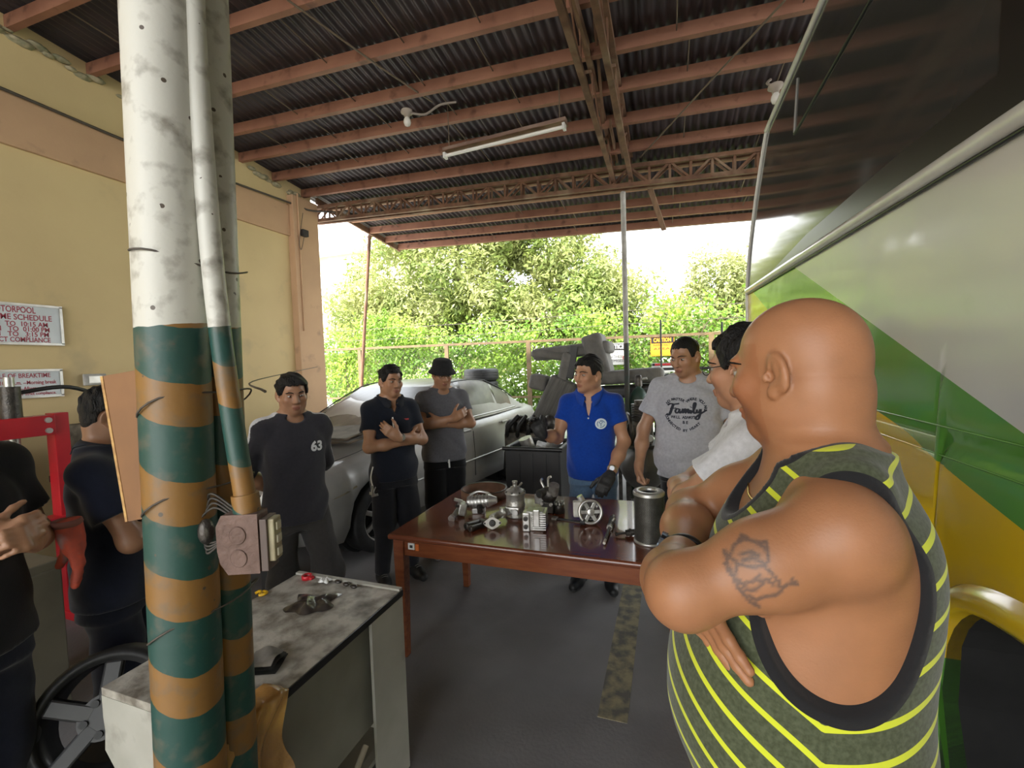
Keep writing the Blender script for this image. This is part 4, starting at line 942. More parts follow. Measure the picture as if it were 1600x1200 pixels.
# dark cabinet behind the men on the left
t = thing('low_cabinet', 'low dull beige cabinet behind the men at the left', 'cabinet', (-3.1, .75, 0))
MB().bx(-.3, .3, -.6, .5, .05, .78).build('body', M('dull_beige', (.13, .115, .08), (.09, .08, .055), sc=4, rough=.6), t, bevel=.006)
for k in range(2): dr = MB().bx(.30, .315, -.58+.55*k, -.06+.55*k, .1, .74).build('door', MATS['dull_beige'], t, bevel=.003); MB().bx(.315, .33, -.12+.15*k, -.10+.15*k, .4, .5).build('handle', m_zinc, dr)
# plywood board standing on edge, aluminium angle in front
pb0 = thing('plywood_board', 'worn plywood board standing upright beside the seated man', 'board', (-1.66, .93, 0), 0)
m_ply = M('worn_plywood', (.25, .11, .032), (.19, .082, .025), sc=4, rough=.6, stretch=(1, 5, 1), c3=(.22, .11, .05), sc3=3, lo3=.6, hi3=.8); m_edge = M('plywood_edge', (.62, .38, .14), (.4, .22, .09), sc=40, rough=.85, bump=.5)
pa, pb = Vector(CAMP+ray(165, 588)*1.22), Vector(CAMP+ray(204, 813)*1.22)
pb0.location = tuple(pb); up = (pa-pb); H_ = up.length; upn = up.normalized(); rt = Vector((.93, .30, 0)).normalized(); rt = (rt-upn*rt.dot(upn)).normalized(); nn = rt.cross(upn)
Rm = Matrix((rt, upn, nn)).transposed().to_4x4()
MB().bx(.002, .31, 0, H_, -.011, .011).add([], []).build('panel', m_ply, pb0).data.transform(Rm)
e = MB().bx(-.004, .003, 0, H_, -.0125, .0125).build('board_edge', m_edge, pb0); e.data.transform(Rm)
MB().bx(-.022, -.016, .05, H_-.03, -.035, -.02).build('aluminium_strip', m_alu2, pb0).data.transform(Rm)
MB().bx(-.018, .10, .05, H_-.03, -.034, -.026).build('backing_sheet', m_dark, pb0).data.transform(Rm)
_A, _B = cpt(300, 1195, 1.0), cpt(248, 0, .93)
for hz in (.25, .78):
    w0 = Vector(pb)+Rm.to_3x3() @ Vector((.15, H_*hz, 0)); zt0 = w0.z; ax0 = _A+(_B-_A)*((zt0-_A.z)/(_B.z-_A.z))
    MB().tube([Vector((0, 0, 0))+w0-Vector(pb), ax0-Vector(pb)], .006, 6).build('tie_bolt', m_wire, pb0)
# white sheet lying behind the man with the numbered shirt
t = thing('white_panel', 'white sheet of card propped against the sedan bumper', 'card', tuple(atz(402, 800, .62)))
MB().add([(-.05, 0, 0), (.14, -.02, -.02), (.17, .10, .22), (.0, .12, .20)], [(0, 1, 2, 3)]).add([(-.05, .006, 0), (.14, -.014, -.02), (.17, .106, .22), (.0, .126, .20)], [(3, 2, 1, 0)]).build('sheet', m_white, t)
MB().bx(-.02, .16, .02, .12, -.62, -.02).build('stand', m_dark, t)

# ================================================================ pile behind the table
m_seat = M('grey_seat_fabric', (.19, .185, .175), (.13, .128, .12), sc=9, rough=.9, bump=.2, c3=(.2, .19, .17), sc3=4, lo3=.55, hi3=.8); m_seat2 = M('dark_seat_plastic', (.03, .03, .03), rough=.5)
def cushion(b, c, d, R=None): b.box(c, d, R); return b
SY = 5.9
q = atY(905, 640, SY)
s1 = thing('vehicle_seat', 'grey vehicle seat lying tilted on top of the scrap pile', 'seat', (q.x, SY, 0))
zc = atY(905, 560, SY).z
def rb(name, c, d, rot, mat=m_seat, par=s1, bev=.05): return MB().box((0, 0, 0), d).build(name, mat, par, loc=c, rot=tuple(R_(a) for a in rot), bevel=bev, segs=4)
rb('seat_base', (-.05, 0, zc+.10), (1.02, .55, .16), (0, -4, 0)); rb('armrest', (-.30, -.25, zc+.05), (.55, .12, .11), (0, 8, 0)); rb('side_bolster', (-.13, -.27, zc-.16), (.13, .14, .5), (0, 14, 0))
rb('backrest', (.28, -.05, zc+.03), (.26, .5, .55), (0, -14, 0)); rb('headrest', (-.48, -.2, zc-.30), (.24, .3, .2), (0, 14, 0))
rb('hinge_plate', (-.02, -.3, zc-.05), (.10, .04, .42), (0, 10, 0), m_seat2, s1, .01); rb('seat_frame', (.05, .05, zc-.45), (.1, .4, .75), (0, 4, 0), m_seat2, s1, .01)
rb('support_leg', (-.02, .1, .45), (.08, .3, .95), (0, 0, 0), m_seat2, s1, .01)
s2 = thing('vehicle_seat', 'long ribbed grey seat back leaning diagonally behind the blue shirt man', 'seat', (q.x, SY-.25, 0))
rb('backrest', (-.38, 0, zc-.78), (.36, .26, 1.15), (0, 27, 0), M('ribbed_seat_fabric', (.17, .165, .155), (.10, .1, .095), sc=30, rough=.85, stretch=(1, 1, .1)), s2, .05)
rb('lower_cushion', (-.55, 0, .32), (.55, .4, .3), (0, 8, 0), m_seat2, s2, .05)
s3 = thing('vehicle_seat', 'dark grey bench cushion stacked right of the blue shirt man', 'seat', (q.x+.62, SY-.1, 0))
z3 = atY(955, 588, SY-.1).z
rb('upper_cushion', (.05, 0, z3), (.85, .5, .17), (0, -3, 0), m_seat, s3, .06); rb('lower_cushion', (.05, 0, z3-.19), (.8, .5, .15), (0, -2, 0), m_seat2, s3, .05)
for k in range(3): rb('frame_bar', (.05, -.2, z3-.36-.17*k), (.75, .04, .04), (0, 0, 0), m_seat2, s3, .005)
for sx_ in (-.3, .38):
    rb('frame_leg', (sx_, -.2, (z3-.2)/2), (.05, .05, z3-.2), (0, 0, 0), m_seat2, s3, .005); rb('frame_leg', (sx_, .2, (z3-.2)/2), (.05, .05, z3-.2), (0, 0, 0), m_seat2, s3, .005)
# gas cylinder
q = atY(993, 640, 5.6); zt_ = atY(991, 597, 5.6).z
t = thing('gas_cylinder', 'dark green gas cylinder behind the blue shirt man', 'gas cylinder', (q.x+.05, 5.45, 0))
MB().lathe([(.001, 0), (.105, 0), (.108, .03), (.108, zt_-.22), (.095, zt_-.14), (.06, zt_-.08), (.035, zt_-.06), (.035, zt_-.03)], 28).build('cylinder_body', M('cylinder_green', (.015, .055, .04), (.03, .04, .03), sc=8, rough=.5), t)
MB().lathe([(.045, zt_-.04), (.048, zt_+.06), (.03, zt_+.09), (.001, zt_+.09)], 18).build('valve_cap', m_iron, t); MB().tube([(0, 0, zt_+.03), (.1, -.02, zt_+.05)], .015, 8).build('valve_stem', m_zinc, t)
# compressor
cy = 4.35; q = atY(1000, 735, cy)
t = thing('air_compressor', 'grey tank air compressor with a dark pump on top behind the table', 'compressor', (q.x+.05, cy, 0), R_(12))
TC = Matrix.Translation((0, 0, q.z+.0)) @ Matrix.Rotation(R_(-90), 4, 'X')
m_tank = M('tank_grey', (.13, .125, .115), (.085, .08, .07), sc=6, rough=.5, metal=.3)
MB().lathe([(.001, -.06), (.10, -.045), (.17, -.01), (.205, .05), (.21, .10), (.21, .85), (.17, .95), (.001, 1.0)], 36, TC).build('tank', m_tank, t)
zk = q.z+.2
MB().bx(-.14, .16, .05, .7, zk, zk+.03).build('deck_plate', m_iron, t); MB().bx(-.10, .10, .08, .3, zk+.03, zk+.26).build('crankcase', m_eng, t, bevel=.03)
for k in range(7): MB().cyl((0, .19, zk+.26+.025*k), (0, .19, zk+.272+.025*k), .095, n=20).build('cooling_fin', m_iron, t)
MB().cyl((0, .19, zk+.25), (0, .19, zk+.46), .065, n=18).build('cylinder', m_eng, t)
MB().torus((-.13, .22, zk+.16), .16, .02, (1, .1, 0), 30, 8).build('flywheel', m_iron, t)
for k in range(5): a = 2*PI*k/5; MB().bar((-.13, .22, zk+.16), (-.13, .22+.15*math.cos(a), zk+.16+.15*math.sin(a)), .025, .02, (1, 0, 0)).build('flywheel_spoke', m_iron, t)
MB().cyl((.06, .07, zk+.10), (.055, .045, zk+.10), .032, n=20).build('pressure_gauge', m_white, t)
MB().cyl((.05, .42, zk+.14), (.05, .68, zk+.14), .10, n=22).build('motor', m_eng, t)
MB().tube(catmull([(.09, .1, zk+.3), (.19, .05, zk+.25), (.2, .1, zk+.05), (.1, .2, zk-.05)], 6), .014, 8).build('air_pipe', m_rust, t)
for sx_ in (-.15, .15):
    for sy_ in (.1, .8): MB().bx(sx_-.02, sx_+.02, sy_-.02, sy_+.02, 0, q.z-.13).build('foot', m_iron, t)
# rack with a black box
ry = 6.95; ra, rbp = atY(1003, 584, ry), atY(1178, 577, ry)
t = thing('steel_rack', 'black steel rack of thin bars behind the grey shirt man', 'rack', ((ra.x+rbp.x)/2, ry, 0)); hw_ = (rbp.x-ra.x)/2
for z in (1.50, 1.36, 1.22, .85, .25):
    for yy in (-.2, .25): MB().bx(-hw_, hw_, yy-.012, yy+.012, z-.015, z+.015).build('rail', m_seat2, t)
for x in (-hw_, -hw_*.33, hw_*.33, hw_):
    for yy in (-.2, .25): MB().bx(x-.015, x+.015, yy-.012, yy+.012, 0, 1.5).build('upright', m_seat2, t)
for k in range(6): MB().bx(-hw_+.1+k*.3, -hw_+.13+k*.3, -.2, .25, 1.20, 1.22).build('shelf_bar', m_seat2, t)
p = atY(1030, 612, ry-.55)
t = thing('black_tool_box', 'black boxy machine on legs behind the grey shirt man', 'box', (p.x, ry-.55, 0))
z0, z1 = atY(1030, 640, ry-.55).z, atY(1030, 585, ry-.55).z
MB().bx(-.26, .36, -.15, .22, z0, z1).build('case', M('black_case', (.02, .02, .021), rough=.45), t, bevel=.015); MB().bx(-.28, .38, -.17, .24, z1-.03, z1).build('lid', m_seat2, t, bevel=.008)
for k in range(3): MB().bar((-.1+.14*k, -.1, z1+.01), (.0+.14*k, .12, z1+.03), .03, .02).build('lid_bracket', m_zinc, t)
for sx_ in (-.24, .34):
    for sy_ in (-.13, .2): MB().bx(sx_-.015, sx_+.015, sy_-.015, sy_+.015, 0, z0).build('leg', m_seat2, t)
MB().bx(-.26, .36, -.14, -.12, z0*.62, z0*.62+.03).build('cross_bar', m_zinc, t)
for px_, py_ in ((1032, 500), (1128, 503)):
    p = atY(px_, py_, 7.4); tag(MB().cyl((0, 0, 0), (0, 0, p.z), .014, n=8).build('thin_upright_rod', m_seat2, loc=(p.x, 7.4, 0)), 'thin dark upright rod in front of the fence, '+('the one by the orange sign' if px_ < 1100 else 'the one nearer the bus'), 'rod')
# black open tray on a stand, scrap in it
by = 3.75; a_, c_2 = atY(803, 692, by), atY(882, 700, by)
t = thing('black_parts_bin', 'black open parts bin on legs left of the blue shirt man', 'bin', ((a_.x+c_2.x)/2, by, 0)); hw_ = (c_2.x-a_.x)/2; zt_ = a_.z
m_bin = M('bin_black', (.012, .012, .012), (.02, .02, .02), sc=8, rough=.4)
for yy in (-.2, .25): MB().bx(-hw_, hw_, yy-.008, yy+.008, .30, zt_-.02).build('side_panel', m_bin, t)
for s in (-1, 1): MB().bx(s*hw_-.008, s*hw_+.008, -.2, .25, .30, zt_-.02).build('end_panel', m_bin, t)
MB().bx(-hw_, hw_, -.2, .25, .29, .31).build('bin_floor', m_bin, t)
for yy in (-.21, .26): MB().cyl((-hw_-.03, yy, zt_-.01), (hw_+.03, yy, zt_-.01), .018, n=10).build('rim_tube', m_bin, t)
for s in (-1, 1): MB().cyl((s*(hw_+.0), -.21, zt_-.01), (s*hw_, .26, zt_-.01), .018, n=10).build('rim_tube', m_bin, t)
for s in (-1, 1):
    for yy in (-.18, .23): MB().bx(s*(hw_-.03)-.015, s*(hw_-.03)+.015, yy-.015, yy+.015, 0, .30).build('leg', m_bin, t)
for k in range(3): MB().bx(-hw_*.5+k*hw_*.5-.006, -hw_*.5+k*hw_*.5+.006, -.214, -.205, .33, zt_-.05).build('panel_rib', m_bin, t)
MB().sph((0, .02, .42), .16, 10, (1.2, 1, .9)).build('liner', m_bin, t)
t = thing('scrap_casting', 'pale metal scrap casting lying in the black parts bin', 'scrap', ((a_.x+c_2.x)/2, by+.03, .55))
MB().bx(-.17, .15, -.09, .12, -.01, .30).build('casting', m_alu, t, bevel=.03); MB().cyl((-.08, -.02, .30), (-.12, -.05, zt_-.50), .06, n=16).build('neck', m_alu, t); MB().cyl((.10, .03, .28), (.14, .02, zt_-.53), .07, n=16).build('flange', m_alu2, t); MB().box((.02, 0, .33), (.12, .1, .1), Euler((.4, .3, .2)).to_matrix()).build('lug', m_alu, t, bevel=.01)
# stacked tyres behind the car
tx, ty_ = atY(752, 590, 7.75).x, 7.75
zt_ = atY(752, 576, 7.75).z; n_ = 7; th_ = zt_/n_
names = ['lowest', 'second lowest', 'third lowest', 'middle', 'third highest', 'second highest', 'topmost']
for k in range(n_):
    t = thing('spare_tyre', names[k]+' tyre of the black stack behind the sedan', 'tyre', (tx+.03*math.sin(k*2.1), ty_+.03*math.cos(k*1.3), th_*k), group='tyres stacked behind the sedan')
    b = MB(); prof = [(.19, .03), (.23, .0), (.29, .0), (.325, .03), (.33, .07), (.33, th_-.07), (.325, th_-.03), (.29, th_-.001), (.23, th_-.001), (.19, th_-.03)]; b.lathe(prof, 36, closed=True); b.build('casing', m_black, t)
    for j in range(3): MB().torus((0, 0, .06+.05*j), .331, .006, (0, 0, 1), 36, 5).build('tread_rib', m_black, t)
# dark drum and engine scrap between car and bin
p = atz(825, 668, .75)
t = thing('scrap_engine', 'dark heap of an old engine between the sedan and the parts bin', 'engine', (atY(828, 650, 5.2).x, 5.2, 0)); zz0 = atY(828, 645, 5.2).z
MB().bx(-.28, .26, -.2, .25, 0, zz0-.22).build('engine_block', m_eng, t, bevel=.03)
for k in range(6): MB().sph((-.2+.09*k, -.1+.05*(k % 3), zz0-.17+.04*(k % 2)), .09, 8, (1, 1, 1.2)).build('manifold_lobe', m_iron, t)
for k in range(4): MB().tube(catmull([(-.25+.13*k, -.15, zz0-.3), (-.2+.13*k, -.26, zz0-.15), (-.12+.1*k, -.1, zz0-.03)], 5), .025, 8).build('hose', m_black, t)
q = atz(835, 660, .3)
# ================================================================ beyond the shed: fence, vines, trees, houses
FY = 8.8
m_fence = M('fence_angle_iron', (.17, .11, .05), (.10, .07, .035), sc=12, rough=.7)
fence = thing('boundary_fence', 'brown steel fence with wire mesh behind the parked car', 'fence', (-2, FY, 0))
def fz(x): return 2.12-.006*(x+2)
MB().bar((-7, 0, 2.15), (6, 0, 2.06), .05, .05).build('top_rail', m_fence, fence)
MB().bar((-7, 0, .95), (6, 0, .95), .04, .04).build('mid_rail', m_fence, fence)
for x in (-6.6, -4.95, -2.62, -.72, 1.25, 2.75, 4.3, 5.9):
    MB().bx(x-.045, x+.045, -.04, .0, 0, 2.1).build('post', m_fence, fence)
wm = MB(); s = .11
for i in range(-20, 118):
    for dx in (1, -1):
        x0 = -7+i*s; x1 = x0+2.1*dx
        if dx < 0: x0 += 0; 
        z0, z1 = 0.0, 2.1
        if x1 < -7 or x1 > 6 or x0 < -7 or x0 > 6: continue
        wm.add([(x0-.002, .01, z0), (x0+.002, .01, z0), (x1+.002, .01, z1), (x1-.002, .01, z1)], [(0, 1, 2, 3)])
o = wm.build('wire_mesh', m_wire, fence); o['kind'] = 'stuff'
for k, z in enumerate((2.35, 2.6)):
    MB().tube([(-7, 0, z), (-2, .02, z-.04), (2, 0, z), (6, 0, z-.03)], .006, 5).build('barbed_wire', m_wire, fence)

def leaf_mesh(name, C, N, size, asp=.32, jitter=.5):
    """one four-sided blade for every centre, turned about N"""
    n = len(C); d = N+rng.normal(0, jitter, (n, 3)); d /= np.linalg.norm(d, axis=1)[:, None]
    u = np.cross(d, rng.normal(0, 1, (n, 3))); u /= np.linalg.norm(u, axis=1)[:, None]
    w = np.cross(d, u); sz = size*rng.uniform(.6, 1.3, (n, 1))
    V = np.stack([C-u*sz*.5, C+w*sz*asp*.5+d*sz*.08, C+u*sz*.5, C-w*sz*asp*.5+d*sz*.08], 1).reshape(-1, 3)
    me = bpy.data.meshes.new(name); me.vertices.add(4*n); me.vertices.foreach_set('co', V.ravel())
    me.loops.add(4*n); me.loops.foreach_set('vertex_index', np.arange(4*n)); me.polygons.add(n)
    me.polygons.foreach_set('loop_start', np.arange(n)*4); me.polygons.foreach_set('loop_total', np.full(n, 4)); me.update(calc_edges=True)
    return me
def leaf_mat(name, c1, c2, c3, sc=1.2):
    if name in MATS: return MATS[name]
    m = M(name, c1, c2, sc=sc*6, lo=.4, hi=.6, rough=.45, spec=.4, c3=c3, sc3=sc, lo3=.42, hi3=.62)
    nt = m.node_tree; b = nt.nodes['Principled BSDF']; tr = nt.nodes.new('ShaderNodeBsdfTranslucent'); mx = nt.nodes.new('ShaderNodeMixShader'); mx.inputs[0].default_value = .35
    src = b.inputs['Base Color'].links[0].from_socket; nt.links.new(src, tr.inputs[0]); out = nt.nodes['Material Output']
    nt.links.new(b.outputs[0], mx.inputs[1]); nt.links.new(tr.outputs[0], mx.inputs[2]); nt.links.new(mx.outputs[0], out.inputs[0]); return m
lm1 = leaf_mat('mango_leaf', (.13, .19, .04), (.24, .30, .07), (.38, .40, .15), .6)
lm2 = leaf_mat('vine_leaf', (.09, .20, .02), (.18, .32, .03), (.28, .42, .05), 1.0)
lm3 = leaf_mat('pale_leaf', (.21, .25, .08), (.33, .36, .13), (.42, .43, .20), .8)
m_bark = M('bark', (.12, .085, .055), (.06, .045, .03), sc=12, rough=.9, bump=.5, stretch=(1, 1, .25))
def tree(label, base, blobs, nleaf, size, mat, asp=.32, group='trees beyond the fence'):
    t = thing('tree', label, 'tree', base, group=group); base = Vector(base)
    C = []; N = []
    per = nleaf//len(blobs)
    for (cx, cy, cz, rx, ry, rz) in blobs:
        k = max(6, int(10)); cs = rng.normal(0, 1, (k*4, 3)); cs /= np.linalg.norm(cs, axis=1)[:, None]
        cs = cs*np.array([rx, ry, rz])*rng.uniform(.55, 1., (len(cs), 1))+np.array([cx, cy, cz])
        m = per//len(cs)
        for c in cs:
            d = rng.normal(0, 1, (m, 3)); d /= np.linalg.norm(d, axis=1)[:, None]
            rr = .42*min(rx, ry, rz); C.append(c+d*rr*rng.uniform(.55, 1.05, (m, 1))); N.append(d+np.array([0, 0, .4]))
    C = np.concatenate(C); N = np.concatenate(N)
    me = leaf_mesh('foliage', C, N, size, asp); me.materials.append(mat)
    o = bpy.data.objects.new('foliage', me); COL.objects.link(o); o.parent = t; o['kind'] = 'stuff'
    b = MB(); top = max(bl[2] for bl in blobs)
    b.tube(catmull([(0, 0, -.05), (.1, 0, top*.35), (-.05, .1, top*.7), (0, 0, top)], 5), [.22-.13*i/15 for i in range(16)], 8)
    b.build('trunk', m_bark, t)
    for bl in blobs:
        q = Vector((bl[0], bl[1], bl[2])); MB().tube(catmull([(0.05, 0, top*.4), q*.5+Vector((0, 0, top*.22)), q], 4), [.09, .085, .08, .075, .07, .06, .05, .04, .03], 6).build('branch', m_bark, t)
    return t
tree('broad mango tree filling the view behind the silver car', (-6.6, 13.6, 0), [(-3.2, .2, 3.9, 2.1, 1.7, 1.6), (-.8, -.3, 4.9, 2.4, 1.9, 1.9), (2.0, .1, 4.6, 2.3, 1.9, 1.7), (-2.2, -.8, 2.5, 2.2, 1.3, 1.3), (1.0, -.8, 2.6, 2.4, 1.3, 1.4), (3.4, -.3, 2.9, 1.8, 1.4, 1.3), (-.6, .6, 6.5, 2.2, 1.7, 1.3), (2.6, .8, 6.0, 1.9, 1.6, 1.2)], 70000, .20, lm1)
tree('dense green tree behind the white roof post', (-2.3, 14.2, 0), [(-.6, 0, 4.3, 1.7, 1.4, 1.3), (.7, -.2, 3.4, 1.5, 1.3, 1.2), (-.2, -.5, 2.3, 2.0, 1.2, 1.1), (1.0, -.3, 1.8, 1.2, 1., .9)], 24000, .18, lm1)
tree('pale leafy tree seen left of the bus', (1.5, 13.2, 0), [(-.2, 0, 3.55, 1.0, 1.0, .95), (.8, 0, 3.0, 1.1, 1.0, .9), (-.9, -.2, 2.6, 1.1, .9, .8), (.3, -.4, 1.9, 1.5, .9, .9), (1.6, 0, 2.2, 1.2, .9, .9)], 30000, .14, lm3)
tree('light green shrubby tree beside the far cream house', (-10.6, 12.6, 0), [(-.1, 0, 1.5, 1.2, 1., .8), (.9, -.2, 1.0, 1.1, .9, .8)], 9000, .18, lm3)
tree('far tree beyond the right end of the fence', (5.0, 15, 0), [(-.6, 0, 3.3, 1.6, 1.2, 1.2), (.9, 0, 2.6, 1.5, 1.2, 1.1), (-.6, -.2, 1.6, 1.8, 1., 1.)], 12000, .16, lm3)
# vines over the fence
C = []
for i in range(330):
    x = rng.uniform(-6.2, 4.5); base = .75+.28*math.sin(x*.9)+.15*math.sin(x*2.7+1)
    z = rng.uniform(.5, 1.95+base*.8); dens = int(rng.uniform(40, 130))
    C.append(rng.normal(0, 1, (dens, 3))*np.array([.30, .10, .17])+np.array([x, .26, z]))
C = np.concatenate(C); C[:, 1] = np.maximum(C[:, 1], .07); C[:, 2] = np.maximum(C[:, 2], .05)
me = leaf_mesh('vine', C, np.tile(np.array([0, -1., .5]), (len(C), 1)), .085, .62, .6); me.materials.append(lm2)
vine = thing('climbing_vine', 'bright green vine growing all along the boundary fence', 'vine', (-2, FY, 0))
o = bpy.data.objects.new('leaves', me); COL.objects.link(o); o.parent = vine; o['kind'] = 'stuff'
for k in range(7):
    x = -5.5+k*1.6; MB().tube(catmull([(x, .22, 0), (x+.1, .2, .9), (x-.1, .22, 1.6), (x+.2, .2, 2.3)], 4), .012, 5).build('stem', m_bark, vine)
# warning signs on the fence
m_sw = M('sign_white', (.72, .72, .68), rough=.5); m_sk = M('sign_black', (.015, .015, .015), rough=.5); m_so = M('sign_orange', (.85, .32, .02), rough=.5); m_sr = M('sign_red', (.5, .03, .03), rough=.5)
def fence_sign(name, label, px, py, w, h, body, head, headc, lines, ink):
    q = atY(px, py, FY-.012); t = thing(name, label, 'sign', tuple(q))
    MB().box((0, .004, 0), (w, .006, h)).build('board', body, t)
    MB().box((0, -.001, h*.32), (w*.96, .006, h*.30)).build('header', m_sk, t)
    text(head, h*.27, frameT((0, -.0055, h*.32), (1, 0, 0), (0, 0, 1)), headc, t, bold=.004, width=w*.75)
    for i, l in enumerate(lines):
        text(l, h*.17, frameT((-.03*w, -.0005, h*(.06-.19*i)), (1, 0, 0), (0, 0, 1)), ink, t, width=w*.70)
    return t
t = fence_sign('notice_sign', 'white NOTICE sign with a black header on the fence', 962, 553, .44, .42, m_sw, 'NOTICE', m_sw, ['NO SMOKING', 'ON THESE', 'PREMISES'], m_sk)
MB().torus((.17, -.002, -.08), .035, .006, (0, 1, 0), 20, 6).build('prohibition_ring', m_sr, t)
fence_sign('caution_sign', 'orange CAUTION sign on the fence behind the grey shirt man', 1035, 541, .42, .36, m_so, 'CAUTION', m_so, ['HARD HAT', 'AREA'], m_sk)
fence_sign('danger_sign', 'small black and red danger sign under the orange one', 1036, 574, .40, .17, m_sw, 'DANGER', m_sr, [], m_sk)
# houses beyond
m_far = M('far_cream_plaster', (.62, .55, .36), (.50, .43, .27), sc=.7, rough=.9, c3=(.38, .33, .22), sc3=1.6, lo3=.55, hi3=.8, stretch=(1, 1, .3))
q0, q1 = atY(470, 400, 24), atY(585, 540, 24)
t = thing('far_house', 'cream house with a small white grilled window beyond the trees', 'house', (q0.x-3, 24, 0))
w = q1.x-q0.x+6
MB().bx(0, w, 0, 5, 0, q0.z-.3).build('wall', m_far, t)
MB().bx(-.3, w+.3, -.4, 5.3, q0.z-.3, q0.z-.05).build('roof_slab', M('far_white', (.8, .8, .78), rough=.8), t)
qw = atY(497, 446, 24); wx = qw.x-t.location.x
wd = MB().bx(wx-.42, wx+.42, -.05, 0, qw.z-.75, qw.z+.75).build('window', M('far_glass', (.25, .3, .33), rough=.2), t)
for k in range(4): MB().bx(wx-.42+.24*k, wx-.36+.24*k, -.09, -.05, -.75+qw.z, .75+qw.z).build('window_bar', m_white, wd)
for k in range(5): MB().bx(wx-.42, wx+.42, -.09, -.05, qw.z-.75+.36*k, qw.z-.70+.36*k).build('window_bar', m_white, wd)
q0 = atY(505, 548, 15.5)
t = thing('teal_roof_shed', 'low shed with a teal metal roof left of the trees', 'shed', (q0.x-2.2, 15.5, 0))
MB().bx(0, 3.3, .2, 3, 0, q0.z-.55).build('wall', M('far_white', (.8, .8, .78)), t)
MB().add([(-.2, -.1, q0.z-.6), (3.5, -.1, q0.z-.6), (3.5, 2.5, q0.z+.15), (-.2, 2.5, q0.z+.15), (-.2, -.1, q0.z-.66), (3.5, -.1, q0.z-.66), (3.5, 2.5, q0.z+.09), (-.2, 2.5, q0.z+.09)], [(0, 1, 2, 3), (7, 6, 5, 4), (0, 4, 5, 1), (2, 6, 7, 3), (1, 5, 6, 2), (0, 3, 7, 4)]).build('roof', M('teal_roof', (.10, .33, .30), (.14, .4, .36), sc=3, rough=.5), t)
